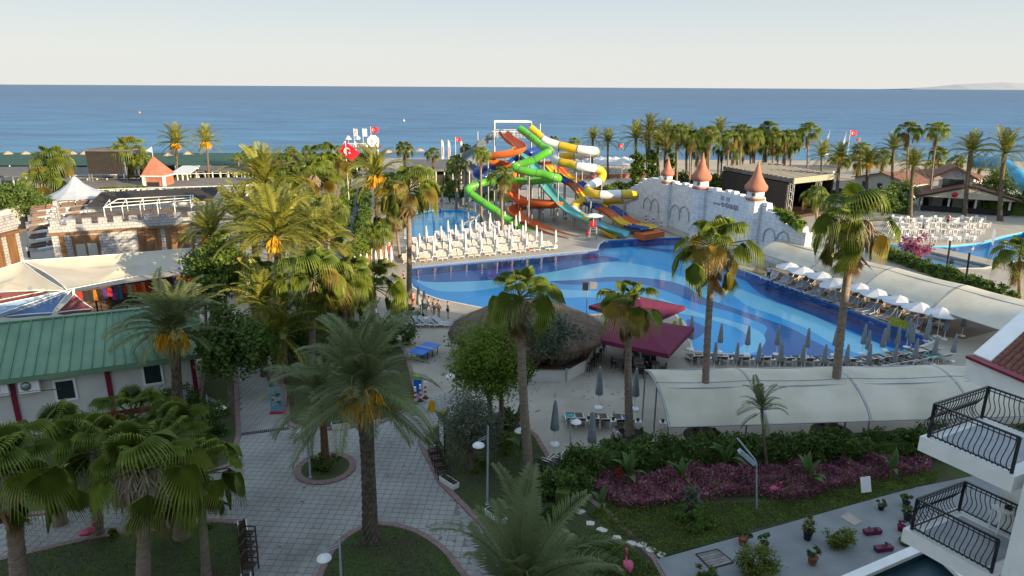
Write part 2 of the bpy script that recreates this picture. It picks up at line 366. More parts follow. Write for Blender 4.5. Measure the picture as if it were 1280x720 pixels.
for yy in (272,280): a = G(512,yy,-.49); bq = G(602,yy,-.49); k.bar((a.x,a.y,-.475),(bq.x,bq.y,-.475),0.4,0.02)
k.build('mosaic_or_reflection_inlay', M['tile_mid'], p3_)

# ---- lawns, beds, terrace
LAWN = {
 'center': px([(345,440),(358,490),(364,530),(380,538),(430,534),(475,528),(505,513),(520,500),(512,465),(505,440),(470,405),(400,400),(340,410)]),
 'right': px([(527,553),(540,537),(575,524),(640,524),(668,547),(690,585),(715,612),(760,645),(815,700),(850,760),(700,760),(640,692),(600,650),(553,603)]),
 'round': smoothloop(px([(402,770),(406,715),(425,682),(450,664),(475,658),(510,664),(540,680),(566,707),(590,770)]),3),
 'corner': px([(306,760),(300,656),(265,654),(200,664),(120,674),(0,702),(-120,760)]),
 'house': px([(-90,655),(60,640),(150,622),(210,607),(285,582),(296,545),(292,455),(262,425),(252,500),(150,534),(-90,565)]),
}
ring = [Vector((G(407,586).x+1.45*math.cos(2*PI*i/24), G(407,586).y+1.45*math.sin(2*PI*i/24))) for i in range(24)]
LNAMES = {'center':'green lawn under the date palms beside the planters','right':'dark green lawn under the olive tree','round':'rounded lawn at the foot of the big date palm','corner':'shaded lawn in front of the stone path','house':'planted bed along the green roofed house'}
def lawn(key, loop, z=0.09):
    f = MB(); f.prism(loop, 0.0, z); o = tag(f.build('lawn', M['grassbase']), LNAMES.get(key,'small round planting bed'), kind='structure')
    return o
def kerb(loop, w=0.32, zt=0.11, parent=None):
    L = [Vector((p[0],p[1])) for p in loop]; k = len(L); mb = MB()
    for i in range(k):
        a, b_ = L[i], L[(i+1)%k]; d = (b_-a); ln = d.length
        if ln < .05: continue
        d.normalize(); nn = max(1,int(ln/0.42))
        for j in range(nn):
            p = a+d*((j+0.5)*ln/nn); mb.box((p.x,p.y,zt/2),(ln/nn-0.012,w,zt+random.uniform(-.006,.006)),rz=math.atan2(d.y,d.x))
    o = mb.build('kerb', M['kerb'], parent); tag(o, kind='stuff'); return o
random.seed(3)
lawns = {}
for k_, L_ in LAWN.items():
    lawns[k_] = lawn(k_, L_); kerb(offset_loop(L_, 0.12), parent=lawns[k_])
rb = lawn('ring', ring); kerb(offset_loop(ring,0.16), 0.4, parent=rb)
GARDEN = px([(690,600),(700,585),(745,562),(835,552),(1010,546),(1180,536),(1290,530),(1290,600),(1140,612),(820,700),(760,650),(715,612)])
f = MB(); f.prism(GARDEN,0,0.1); tag(f.build('garden_bed', M['grassbase']), 'planted garden bed between the deck and the terrace', kind='structure')
TERR = px([(820,703),(1140,613),(1330,575),(1500,800),(1100,900),(880,800)])
M['terr'] = mat('terrace_screed', (0.25,0.26,0.265), 0.8, (0.19,0.20,0.205), 0.5, 10, 0.15, 8)
f = MB(); f.prism(TERR,0,0.16); tag(f.build('terrace', M['terr']), 'pale concrete terrace with potted plants', kind='structure')

# ---- plaza paving: the nearest slabs each an object, the rest one mesh
PLAZA = px([(300,452),(330,448),(345,470),(360,500),(366,536),(420,545),(500,520),(520,500),(560,490),(600,505),(580,522),(540,537),(527,553),(553,603),(600,650),(640,692),(700,760),(590,800),(400,800),(310,800),(299,656),(200,666),(0,708),(-140,780),(-140,690),(60,644),(150,625),(210,609),(287,583),(298,545)])
f = MB(); f.sheet([PLAZA],0.006); plaza = tag(f.build('plaza', M['mortar']), 'grey stone paved plaza between the lawns', kind='structure')
cand = []
T = 0.42; allk = list(LAWN.values())+[ring]
for rot, sel in ((R(-4), lambda x,y: x < -1.2+ (y-25)*-0.25), (R(38), lambda x,y: x >= -1.2+(y-25)*-0.25)):
    c, s = math.cos(rot), math.sin(rot)
    for i in range(-90,90):
        for j in range(-20,130):
            u = i*T+(T/2 if (j%2 and rot>0) else 0); v = j*T+10
            x = c*u-s*v; y = s*u+c*v
            if y < 20 or y > 62 or not inpoly(x,y,PLAZA) or not sel(x,y): continue
            if any(inpoly(x,y,L_) for L_ in allk): continue
            cand.append((y, x, rot))
cand.sort(); cand.sort(key=lambda q: (q[0]-24)**2+(q[1]+5)**2*0.15 if q[1] > -16 else 9e9)
me_s = []
for v in range(3):
    sm = MB(); sm.box((0,0,0),(T-.022,T-.022,.03),taper=0.975); me_s.append(sm.mesh('paving_slab', M['slab']))
rest = MB(); random.seed(5)
for i,(y,x,rot) in enumerate(cand):
    dz = random.uniform(0.008,0.016)
    if i < 298:
        put('paving_slab', me_s[i%3], plaza, (x,y,dz), rot)
    else:
        rest.box((x,y,dz),(T-.022,T-.022,.03),rz=rot,taper=0.975)
tag(rest.build('paving_slab', M['slab_far'] if 'slab_far' in M else M['slab'], plaza), kind='stuff')
# drain gratings across the paving
for a_, b_, lb in (((493,520),(531,548),'dark drain grating across the path beside the warning signs'),((299,543),(362,535),'dark drain grating across the left path')):
    a = G(*a_,.03); bb = G(*b_,.03); d = MB(); t = thing('drain_channel', lb, 'drain', a)
    L = bb-a; d.bar((0,0,0.01),(L.x,L.y,0.01),0.34,0.03); d.build('channel', M['black'], t)
    q = MB(); nn = int(L.length/0.12)
    for i in range(nn):
        p = L*((i+.5)/nn); pr = Vector((-L.y,L.x,0)).normalized()*0.15; q.bar((p.x-pr.x,p.y-pr.y,0.03),(p.x+pr.x,p.y+pr.y,0.03),0.05,0.015)
    q.build('grating', M['steel'] , t)

# hotel block the camera stands in front of: out of frame, it throws the evening shadow over the garden
hb = thing('hotel_building', 'white hotel block with wrought iron balconies and red tiled roof at right', 'building', (0,0,0))
w = MB(); w.box((60,-9.6,12.75),(190,16,25.5)); w.build('wall', M['wall'], hb)
# ================================================================== VEGETATION
M['feather'] = mat('feather_leaf', (0.30,0.285,0.045), 0.55, (0.17,0.195,0.035), 0.6, 3, rnd=0.25, trans=0.35)
M['fan'] = mat('fan_leaf', (0.205,0.255,0.03), 0.5, (0.10,0.155,0.022), 0.8, 3, rnd=0.25, trans=0.35)
M['dead'] = mat('dry_leaf', (0.32,0.22,0.11), 0.85, (0.20,0.13,0.06), 1.5, 4, rnd=0.3, trans=0.25)
M['yellowleaf'] = mat('yellowing_leaf', (0.36,0.27,0.05), 0.6, (0.20,0.17,0.04), 1.0, 4, rnd=0.3, trans=0.35)
M['dates'] = mat('ripening_dates', (0.82,0.50,0.03), 0.6, (0.70,0.37,0.02), 5, 3)
M['blossom'] = mat('pale_flower', (0.46,0.38,0.27), 0.8, (0.34,0.27,0.18), 5, 3, trans=0.2)
M['trunk_rough'] = mat('date_palm_bark', (0.17,0.135,0.10), 0.95, (0.075,0.055,0.04), 5, 8, 0.5, 12)
M['trunk'] = mat('palm_bark', (0.27,0.215,0.165), 0.9, (0.17,0.13,0.10), 3, 8, 0.5, 9, stretch=(1,1,3))
M['trunk_red'] = mat('palm_fibre', (0.24,0.125,0.065), 0.95, (0.13,0.07,0.04), 6, 6, 0.5, 14)
M['bark'] = mat('tree_bark', (0.17,0.13,0.10), 0.95, (0.09,0.07,0.05), 6, 8, 0.6, 12, stretch=(1,1,.3))
def leafmat(name, c, rnd=0.15): return mat(name, c, 0.6, tuple(x*0.55 for x in c), 0.9, 5, rnd=rnd, trans=0.35, spec=0.3, contrast=(0.3,0.7))
M['leaf_dark'] = leafmat('dark_leaf', (0.12,0.195,0.04)); M['leaf_mid'] = leafmat('mid_leaf', (0.135,0.21,0.035)); M['leaf_bright'] = leafmat('bright_leaf', (0.18,0.265,0.03))
M['leaf_olive'] = leafmat('olive_leaf', (0.21,0.235,0.16)); M['leaf_purple'] = leafmat('purple_leaf', (0.38,0.10,0.20)); M['leaf_pink'] = leafmat('pink_leaf', (0.60,0.27,0.34)); M['leaf_lime'] = leafmat('lime_leaf', (0.20,0.25,0.04)); M['leaf_red'] = leafmat('red_leaf', (0.45,0.02,0.03))
M['soil'] = mat('dark_soil', (0.05,0.04,0.03), 1.0)

def feather(rng, L=3.2, e0=60, droop=70, nl=34, w=0.05, ll=0.62):
    mb = MB(); pts = []; ang = []; p = Vector((0,0,0)); N = 14
    for i in range(N+1):
        t = i/N; a = R(e0-droop*t**1.5); pts.append(p.copy()); ang.append(a)
        p = p+Vector((math.cos(a),0,math.sin(a)))*(L/N)
    mb.tube(pts, [0.035*(1-0.8*i/N)+0.006 for i in range(N+1)], 3, 0, cap=False)
    for i in range(nl):
        t = 0.1+0.9*(i+0.5)/nl; f = t*N; j = min(int(f),N-1); q = pts[j].lerp(pts[j+1], f-j); a = ang[j]
        T_ = Vector((math.cos(a),0,math.sin(a))); U = Vector((-math.sin(a),0,math.cos(a)))
        le = ll*(0.35+0.65*math.sin(PI*min(1,(t*0.9+0.12)))**0.8)*rng.uniform(.88,1.1)
        for sd_ in (-1,1):
            d = (T_*0.75+Vector((0,sd_,0))*0.85+U*(0.3+rng.uniform(-.1,.12))).normalized()
            e1 = q+d*le*0.5; e2 = q+d*le+Vector((0,0,-le*0.22*rng.uniform(.6,1.5)))
            wv = (T_*0.9+U*0.25).normalized()*w*0.5
            mb.add([q, e1+wv, e2, e1-wv], [(0,1,2,3)])
    return mb
def fanleaf(rng, e0=45, pet=1.0, rad=1.05, nseg=22, droop=0.35, spread=125, tilt=35):
    hang = spread < 60; f1 = .14 if hang else .50; wf = .4 if hang else .9
    mb = MB(); pts = []; p = Vector((0,0,0)); N = 5
    for i in range(N+1):
        a = R(e0-22*i/N); pts.append(p.copy()); p = p+Vector((math.cos(a),0,math.sin(a)))*(pet/N)
    mb.tube(pts, [0.03]*3+[0.024]*3, 3, 0, cap=False)
    h = pts[-1]; a = R(e0-22-tilt); X = Vector((math.cos(a),0,math.sin(a))); Y_ = Vector((0,1,0)); Z_ = X.cross(Y_)
    if Z_.z < 0: Z_ = -Z_
    for i in range(nseg):
        th = R(-spread+2*spread*(i+.5)/nseg); dth = R(2*spread/nseg)*0.5
        rr = rad*(0.82+0.18*math.cos(th))*rng.uniform(.92,1.06)
        def pt(t, r, dz): return h+(X*math.cos(t)+Y_*math.sin(t))*r+Z_*dz*0.25-Vector((0,0,1))*droop*(r/rad)**2*0.6
        m1 = pt(th-dth*wf*(2.2 if hang else 1), rr*f1, -.14); m2 = pt(th+dth*wf*(2.2 if hang else 1), rr*f1, -.14); mc = pt(th, rr*(f1+.06), .42)
        md = pt(th, rr*.78, 0)-Vector((0,0,1))*droop*.12*rad; sd2 = (m2-m1)*.36; tip = md+(pt(th,rr,0)-pt(th,rr*.78,0))*.6-Vector((0,0,1))*(0.12+min(.9,droop)*rng.uniform(.35,.75))*rad
        mb.add([h, m1, mc, m2, md-sd2, md+sd2, tip], [(0,1,2),(0,2,3),(1,4,2),(2,4,5),(2,5,3),(4,6,5)])
    return mb
rng = random.Random(11)
FE = [feather(rng,3.2,e,d,50,0.062,0.68) for e,d in ((86,50),(68,75),(46,85),(20,75),(-15,55))]
FEm = [f.mesh('frond', M['feather']) for f in FE]
M['feather_grey'] = mat('grey_green_feather_leaf', (0.185,0.21,0.085), 0.55, (0.11,0.145,0.055), 0.6, 3, rnd=0.25, trans=0.35)
FEg = [f.mesh('frond', M['feather_grey']) for f in FE]
FEl = [feather(rng,3.2,e,d,22,0.11,0.68) for e,d in ((86,50),(68,75),(46,85),(20,75),(-15,55))]
FA = [fanleaf(rng,e,pt_,rd,sg,dr,spr,ti) for (e,dr,ti,pt_,rd),(sg,spr) in zip( ((82,0.25,8,.9,.85),(56,0.5,25,1.2,.85),(28,0.8,42,1.35,.85),(0,0.95,50,1.3,.85),(-35,0.6,40,1.05,.85)),((28,112),(28,112),(26,104),(22,78),(16,30)))]
FAm = [f.mesh('frond', M['fan']) for f in FA]
FAy = [f.mesh('dry_frond', M['yellowleaf']) for f in FA]
FAd = [f.mesh('dead_frond', M['dead']) for f in (FA[4],fanleaf(rng,-50,.8,.95,18,.5,34,25))]
FAl = [fanleaf(rng,e,pt_,rd,sg,dr,spr,ti) for (e,dr,ti,pt_,rd),(sg,spr) in zip( ((82,0.25,8,.85,.9),(56,0.5,25,1.15,.9),(28,0.8,42,1.3,.9),(0,0.95,50,1.25,.9),(-35,0.6,40,1.0,.9)),((16,108),(16,108),(15,100),(13,78),(9,36)))]
def cluster_mesh(mat_, name, n=70, L=1.0, w=0.03, arc=0.9):
    mb = MB(); r = random.Random(7); st = [Vector((arc*t, 0, 0.35*math.sin(PI*t*0.8)-0.25*t*t)) for t in [i/6 for i in range(7)]]
    mb.tube(st, 0.03, 4, 0)
    for i in range(n):
        f = r.uniform(0.45,1)*6; j = min(int(f),5); q = st[j].lerp(st[j+1], f-j)
        o = Vector((r.gauss(0,.16), r.gauss(0,.17), -r.uniform(.45,1)*L)); s_ = Vector((w,0,0)); c_ = Vector((0,w,0)); m_ = q+o*0.5+Vector((o.x*.3,o.y*.3,0))
        mb.add([q, m_+s_, q+o, m_-s_],[(0,1,2,3)]); mb.add([q, m_+c_, q+o, m_-c_],[(0,1,2,3)])
    return mb.mesh(name, mat_)
CLd = cluster_mesh(M['dates'],'date_cluster'); CLb = cluster_mesh(M['blossom'],'flower_cluster',130,1.15,0.035,0.75)
def frot(az, roll=0.0, tilt=0.0): return Euler((roll, tilt, az)).to_matrix().to_4x4()
def crown_mesh(kind, seed):
    r = random.Random(seed); mb = MB()
    n = 36 if kind == 'feather' else 24
    for i in range(n):
        t = (i+.5)/n; v = min(4,int(t*4.6)); az = i*2.39996+r.uniform(-.2,.2); sc = r.uniform(.85,1.1)
        src = (FEl if kind == 'feather' else FAl)[v]
        mb.merge(src, frot(az, r.uniform(-.2,.2))@Matrix.Scale(sc,4), 0 if (r.random() > (0.1 if v < 3 else 0.3) or kind == 'feather') else 1)
    return mb
CR = {}
for kd in ('feather','fan'):
    CR[kd] = []
    for sdd in range(4):
        CR[kd].append(crown_mesh(kd, sdd).mesh('crown', [M['feather'] if kd == 'feather' else M['fan'], M['yellowleaf']]))
sk = MB(); r_ = random.Random(2)
for i in range(16): sk.merge(FAl[4], Matrix.Translation((0,0,-0.3-0.05*i))@frot(i*2.4, 0, R(28))@Matrix.Scale(.85,4))
SKm = sk.mesh('dead_skirt', M['dead'])

def trunk_mb(h, dx, dy, r0, r1, kind, near):
    mb = MB(); n = 10 if near else 6; k = max(4, int(h/(0.2 if near else 1.2)))
    pts = []; rs = []
    for i in range(k+1):
        t = i/k; bow = math.sin(PI*t)*0.04*h*(1 if dx > 0 else -1)*min(1,abs(dx)/2+.15)
        pts.append(Vector((dx*t+bow*0.5, dy*t, h*t)))
        r = r0+(r1-r0)*t+0.35*r0*math.exp(-t*h/0.5)
        if kind == 'feather': r *= 0.85+0.35*max(0,(t-0.55)/0.45)**1.2
        rs.append(r)
    if near and kind == 'feather':            # old leaf bases standing out in a diamond pattern
        vs = []
        for i,(p,r) in enumerate(zip(pts,rs)):
            for j in range(n*2):
                a = PI*j/n; q = r*(1.0+(0.17 if (i+j)%2 else -0.06)); vs.append(p+Vector((q*math.cos(a),q*math.sin(a),0.06*((i+j)%2))))
        m_ = n*2; mb.add(vs,[(i*m_+j,i*m_+(j+1)%m_,(i+1)*m_+(j+1)%m_,(i+1)*m_+j) for i in range(k) for j in range(m_)],0,False)
        mb.add([pts[-1]+Vector((0,0,.2))]+vs[-m_:],[(0,1+j,1+(j+1)%m_) for j in range(m_)])
    else:
        if near: rs = [r*(1+0.10*(i%2)+random.Random(i*7).uniform(-.03,.03)) for i,r in enumerate(rs)]
        mb.tube(pts, rs, n, 0)
    return mb
PALMS = []
def palm(label, kind, base, top, rpx, near=False, skirt=0, dates=0, blossom=0, tr=None, white_base=False, yellow=0.06, nf=None, group=None, red=False):
    seed = len(PALMS)+1; r = random.Random(seed*17)
    b0 = G(*base); tp = PY(top[0], top[1], b0.y); h = max(0.8, tp.z); dx = tp.x-b0.x
    dep = b0.y*math.cos(PITCH)+(CAM_H-h)*math.sin(PITCH); rad = rpx/FPX*dep
    sc = rad/(2.55 if kind == 'feather' else 1.75)
    t = thing('palm_tree', label, 'palm tree', (b0.x,b0.y,0), 0, group)
    if tr is None: tr = 0.30 if kind == 'feather' else 0.19
    trunk_mb(h, dx, 0, tr*1.15, tr*0.8, kind, near).build('trunk', M['trunk_red'] if red else (M['trunk_rough'] if kind == 'feather' else M['trunk']), t)
    T_ = Vector((dx,0,h))
    if white_base:
        w = MB(); w.tube([(0,0,0),(dx*.12,0,h*.12),(dx*.25,0,h*.25)],[tr*1.3,tr*1.2,tr*1.15],8); w.build('painted_base', M['white'], t)
    if near:
        n = nf or (38 if kind == 'feather' else 23)
        for i in range(n):
            q = (i+.5)/n; v = max(0,min(4,int(q*4.7+r.uniform(-.5,.5)))); az = i*2.39996+r.uniform(-.45,.45)
            me = (FEg if b0.y < 45 else FEm)[v] if kind == 'feather' else (FAy[v] if (v > 1 and r.random() < yellow*1.5) else FAm[v])
            o = put('frond', me, t, T_+Vector((0,0,0.25-0.45*q)), 0, sc*r.uniform(.74,1.15)*(0.92 if v == 0 else 1)); o.rotation_euler = (r.uniform(-.4,.4), r.uniform(-.2,.2), az)
    else:
        put('crown', CR[kind][seed%4], t, T_, r.uniform(0,6), sc*r.uniform(.95,1.05))
    if skirt:
        if near:
            for i in range(skirt):
                o = put('dead_frond', FAd[i%2], t, T_+Vector((0,0,-0.15-0.045*i)), 0, sc*r.uniform(.75,1)); o.rotation_euler = (r.uniform(-.3,.3), R(25)+r.uniform(-.1,.35), i*2.4+r.uniform(-.3,.3))
        else: put('dead_skirt', SKm, t, T_, r.uniform(0,6), sc)
    for i in range(dates):
        az = -PI/2+(i-(dates-1)/2)*0.75+r.uniform(-.15,.15); put('date_cluster', CLd, t, T_+Vector((0,0,-.15)), az, (sc*1.0,sc*1.0,sc*r.uniform(1.0,1.3)))
    for i in range(blossom):
        az = -PI/2+(i-(blossom-1)/2)*0.7; put('flower_cluster', CLb, t, T_+Vector((0,0,-.1)), az, sc*r.uniform(.8,1.1))
    PALMS.append(t); return t

# --- near palms
palm('big date palm with yellow date clusters rising from the rounded lawn','feather',(463,678),(455,488),88,True,dates=4,tr=0.36,nf=42)
palm('date palm in the round red kerbed planting ring','feather',(407,583),(402,500),60,True,tr=0.22,nf=30,red=True)
palm('date palm with orange date clusters beside the green roofed house','feather',(222,528),(217,414),64,True,dates=4,tr=0.34,nf=46)
palm('tall fan palm standing before the thatched bar roof','fan',(662,597),(650,372),50,True,skirt=14,blossom=2,tr=0.24)
palm('fan palm with yellowing leaves beside the maroon parasols','fan',(787,545),(786,388),43,True,skirt=3,yellow=.3,tr=0.23)
palm('fan palm with a tan dead skirt before the castle gate','fan',(880,545),(892,312),52,True,skirt=13,blossom=5,yellow=.3,tr=0.22,nf=26)
palm('tallest fan palm poking through the near beige canopy','fan',(1040,540),(1068,280),61,True,skirt=13,blossom=5,yellow=.25,tr=0.25,nf=28)
palm('young feathery palm in the purple flower bed','feather',(962,602),(952,512),34,True,tr=0.07,nf=18)
palm('date palm whose crown fills the bottom centre of the view','feather',(642,812),(650,757),138,True,tr=0.34,nf=36)
palm('fan palm with cream flower plumes in the bottom left corner bed','fan',(178,752),(177,590),82,True,skirt=6,blossom=5,tr=0.27,nf=26)
palm('fan palm with a stout grey trunk beside the stone path','fan',(228,672),(212,556),66,True,skirt=6,tr=0.3,nf=24)
palm('slender fan palm on the corner lawn near the dark bench','fan',(258,722),(248,592),64,True,skirt=4,tr=0.17,nf=22)
palm('fan palm at the extreme lower left of the photo','fan',(26,775),(10,592),86,True,skirt=8,tr=0.3,nf=26)
palm('fan palm below the air conditioner of the green roofed house','fan',(75,655),(70,552),62,True,skirt=4,tr=0.25,nf=22)
palm('low fan palm against the white house wall','fan',(170,590),(166,522),50,True,tr=0.22,nf=26)
palm('fan palm between the air conditioner palm and the cream plumed palm','fan',(122,668),(118,562),60,True,skirt=3,tr=0.22,nf=22)
# --- the grove left of the pool
palm('date palm with orange fruit before the white castle restaurant','feather',(268,408),(266,298),42,True,dates=4,tr=0.4,nf=40)
palm('date palm with arching fronds left of the avenue','feather',(338,330),(330,232),44,True,dates=2,tr=0.25,nf=42)
palm('dense fan palm with white painted trunk foot','fan',(358,325),(366,232),34,True,skirt=8,white_base=True,yellow=.2)
palm('fan palm with a pale slim trunk left of the avenue','fan',(394,315),(394,222),36,True,skirt=10,blossom=2,yellow=.2)
palm('dark topped fan palm at the head of the avenue','fan',(412,300),(412,196),26,True,skirt=6)
palm('large drooping date palm in the middle of the grove','feather',(350,430),(346,296),62,True,dates=1,tr=0.3,nf=46)
palm('shadowed fan palm with broad leaves at the grove edge','fan',(388,470),(390,348),50,True,skirt=8,tr=0.25,nf=34)
palm('squat fan palm with a short brown trunk by folded umbrellas','fan',(468,408),(466,358),44,True,tr=0.3,red=True,nf=26)
palm('date palm with glowing orange fruit right of the avenue','feather',(472,295),(471,222),38,True,dates=5,tr=0.42,nf=42)
palm('tall slim fan palm at the pool corner','fan',(511,394),(510,238),40,True,skirt=6,yellow=.2,tr=0.24,nf=32)
palm('shorter fan palm leaning beside the red jacketed people','fan',(500,322),(494,262),30,True,skirt=10,yellow=.25,tr=0.16)
palm('leafy date palm between the grove and the avenue','feather',(408,400),(402,300),46,True,tr=0.25,nf=38)
palm('fan palm with lime leaves below the shaded grove palm','fan',(430,440),(430,352),40,True,skirt=5,nf=28)
palm('bushy date palm at the left end of the grove','feather',(306,362),(300,275),40,True,tr=0.22,nf=36)
palm('low date palm in the shade under the grove','feather',(360,480),(352,418),48,True,tr=0.2,nf=34)
for lb_,kd_,b_,t_,rp_,kw_ in (('date palm tucked behind the drooping grove palm','feather',(325,400),(318,306),40,{}),('yellow green fan palm between the two date palms of the grove','fan',(376,360),(378,280),34,dict(skirt=1)),('feathery palm low beside the brick kiosk','feather',(436,378),(434,330),26,{}),('fan palm right of the avenue hedge','fan',(470,332),(468,294),24,dict(skirt=1)),('slim fan palm left of the sunlit shrubby tree','fan',(410,345),(410,262),26,dict(skirt=1)),('feathery palm near the white painted trunk','feather',(350,372),(352,262),36,{}),('fan palm at the left foot of the grove','fan',(318,430),(314,346),34,dict(skirt=1)),('date palm arching over the shaded path','feather',(330,470),(330,380),44,dict(tr=.24)),('fan palm in front of the low cream wall','fan',(410,430),(412,376),36,dict(skirt=1))):
    palm(lb_,kd_,b_,t_,rp_,False,**kw_)
# --- far palms, one crown mesh each
def far(rows):
    for lab,kind,base,top,rp,kw in rows: palm(lab,kind,base,top,rp,False,**kw)
far([
 ('lone fan palm before the pale low beach roof','fan',(505,247),(505,186),13,dict(skirt=1)),
 ('fan palm left of the slide tower stairs','fan',(541,262),(541,192),11,dict(skirt=1)),
 ('dark fan palm at the foot of the slide stairs','fan',(570,262),(571,204),14,dict()),
 ('small fan palm behind the slide stair foot','fan',(582,258),(582,186),8,dict()),
 ('fan palm before the orange slide loop','fan',(602,278),(601,192),13,dict(skirt=1)),
 ('fan palm with orange dead leaves beside the green tube slide','fan',(628,292),(627,222),19,dict(skirt=1,yellow=.3)),
 ('small fan palm beyond the red flag','fan',(430,245),(430,190),10,dict()),
 ('little fan palm at the green beach roof','fan',(385,215),(385,188),9,dict()),
 ('tiny fan palm against the green beach roof','fan',(363,215),(363,188),8,dict()),
 ('stubby fan palm left of the tiny one','fan',(327,220),(327,193),8,dict()),
 ('slim little fan palm beside the hedged pergola','fan',(298,225),(298,196),7,dict()),
 ('date palm with orange fruit left of two by the orange tower','feather',(221,222),(220,180),21,dict(dates=4,tr=0.35)),
 ('date palm with orange fruit right of two by the orange tower','feather',(261,232),(258,178),20,dict(dates=4,tr=0.32)),
 ('dense fan palm behind the black stage screen','fan',(160,240),(160,188),23,dict(skirt=1)),
 ('fan palm beside the black stage screen','fan',(174,240),(176,202),16,dict(skirt=1)),
 ('sunlit fan palm behind the white marquee tent','fan',(58,262),(66,202),27,dict(skirt=1)),
 ('lower fan palm left of the white marquee tent','fan',(52,268),(52,228),26,dict(skirt=1)),
 ('rounded date palm over the avenue gate','feather',(420,262),(424,212),18,dict(tr=0.25)),
 ('date palm behind the yellow slide','feather',(740,222),(741,174),14,dict(tr=.3)),
 ('date palm next to the beach parasol rows','feather',(760,224),(760,178),15,dict(tr=.3)),
 ('distant fan palm behind the white slide section','fan',(692,215),(692,176),8,dict()),
 ('distant fan palm right of the slide tower','fan',(718,216),(718,178),8,dict()),
 ('spreading date palm above the ivy arch','feather',(796,245),(795,174),20,dict(tr=.3)),
 ('tall date palm over the left ivy column','feather',(812,245),(812,164),18,dict(tr=.3)),
 ('date palm over the right ivy column','feather',(833,245),(833,168),17,dict(tr=.3)),
 ('fan palm above the first castle turret','fan',(846,252),(848,166),15,dict(skirt=1)),
 ('fan palm left of the tallest castle turret','fan',(862,252),(864,172),15,dict(skirt=1)),
 ('fan palm behind the tallest castle turret','fan',(886,254),(888,168),14,dict(skirt=1)),
 ('fan palm right of the tallest castle turret','fan',(910,252),(911,172),15,dict(skirt=1)),
 ('fan palm between the turrets with a thick skirt','fan',(926,246),(927,166),15,dict(skirt=1)),
 ('fan palm at the left end of the stage roof','fan',(943,240),(944,176),14,dict(skirt=1)),
 ('high fan palm behind the stage roof','fan',(958,238),(960,162),14,dict(skirt=1)),
 ('shorter fan palm behind the stage roof','fan',(972,236),(973,184),12,dict(skirt=1)),
 ('pale fan palm behind the stage roof','fan',(990,235),(989,180),13,dict(skirt=1)),
 ('tall fan palm at the middle of the stage roof','fan',(1010,236),(1011,164),15,dict(skirt=1)),
 ('loose date palm left of the red roofed bungalow','feather',(1028,240),(1027,196),18,dict(tr=.25)),
 ('date palm with a golden neck at the stage corner','feather',(1046,246),(1050,196),17,dict(dates=2,tr=.4)),
 ('fan palm before the beach sail boats','fan',(1076,228),(1077,186),11,dict(skirt=1)),
 ('date palm with a golden neck by the bungalow','feather',(1083,248),(1085,204),19,dict(dates=2,tr=.4)),
 ('date palm at the bungalow gable','feather',(1116,252),(1117,188),18,dict(tr=.35)),
 ('tall fan palm left of the seaside pair','fan',(1136,258),(1136,164),17,dict(skirt=1)),
 ('leaning tall fan palm right of the seaside pair','fan',(1162,262),(1172,164),16,dict(skirt=1)),
 ('short fan palm between the seaside pair','fan',(1174,240),(1174,192),12,dict()),
 ('date palm before the terrace of the tiled house','feather',(1138,276),(1142,208),19,dict(tr=.4)),
 ('date palm overlapping the tiled house','feather',(1206,272),(1214,190),24,dict(tr=.45)),
 ('date palm before the blue slide','feather',(1250,276),(1256,192),27,dict(tr=.45)),
 ('small fan palm beneath the stage truss','fan',(1022,290),(1020,244),17,dict(skirt=1)),
 ('cropped fan palm at the right photo edge','fan',(1275,375),(1275,318),30,dict(skirt=1)),
])

random.seed(77)
for row_,(n_,x0_,x1_,yb_,yt_) in enumerate(((15,802,1000,238,176),(9,812,990,228,170),(8,1030,1270,226,196),(7,300,430,222,196))):
    for i in range(n_):
        x_ = x0_+(x1_-x0_)*(i+.5)/n_+random.uniform(-4,4); yt = yt_+random.uniform(-6,14); kd_ = 'feather' if random.random() < .25 else 'fan'
        palm(f'{nth(i)} slim background palm from the left in the {("front shore belt beyond the turrets","rear shore belt beyond the turrets","beach line at the right","belt before the green netting")[row_]}', kd_, (x_,yb_+random.uniform(-3,3)), (x_+random.uniform(-3,3),yt), random.uniform(12,17) if row_ != 3 else random.uniform(9,12), False, skirt=1 if kd_ == 'fan' else 0, group='background palms of the shore belt')
# --- leafy shrubs and trees
def leaves(mb, c, rad, n, size, r, mi=0, flat=0.0, shell=0.55, up=0.0):
    """leaf-sized faces through a clumpy ellipsoid"""
    c = Vector(c); nc = max(3, n//60)
    cl = []
    for i in range(nc):
        v = Vector((r.gauss(0,1),r.gauss(0,1),r.gauss(0,1))).normalized()*r.uniform(shell,1.0); cl.append(Vector((v.x*rad[0],v.y*rad[1],v.z*rad[2])))
    m_ = min(rad)
    for i in range(n):
        k = cl[i%nc]; p = c+k+Vector((r.gauss(0,1),r.gauss(0,1),r.gauss(0,.8)))*m_*0.2
        a = Vector((r.gauss(0,1),r.gauss(0,1),r.gauss(0,.7)+up)).normalized(); b_ = a.cross(Vector((r.gauss(0,1),r.gauss(0,1),r.gauss(0,1)))).normalized()
        L = size*r.uniform(.6,1.3); w = L*0.32
        mb.add([p-a*L*.5, p+b_*w, p+a*L*.5, p-b_*w],[(0,1,2,3)],mi if not isinstance(mi,(list,tuple)) else mi[int(r.random()*len(mi))])
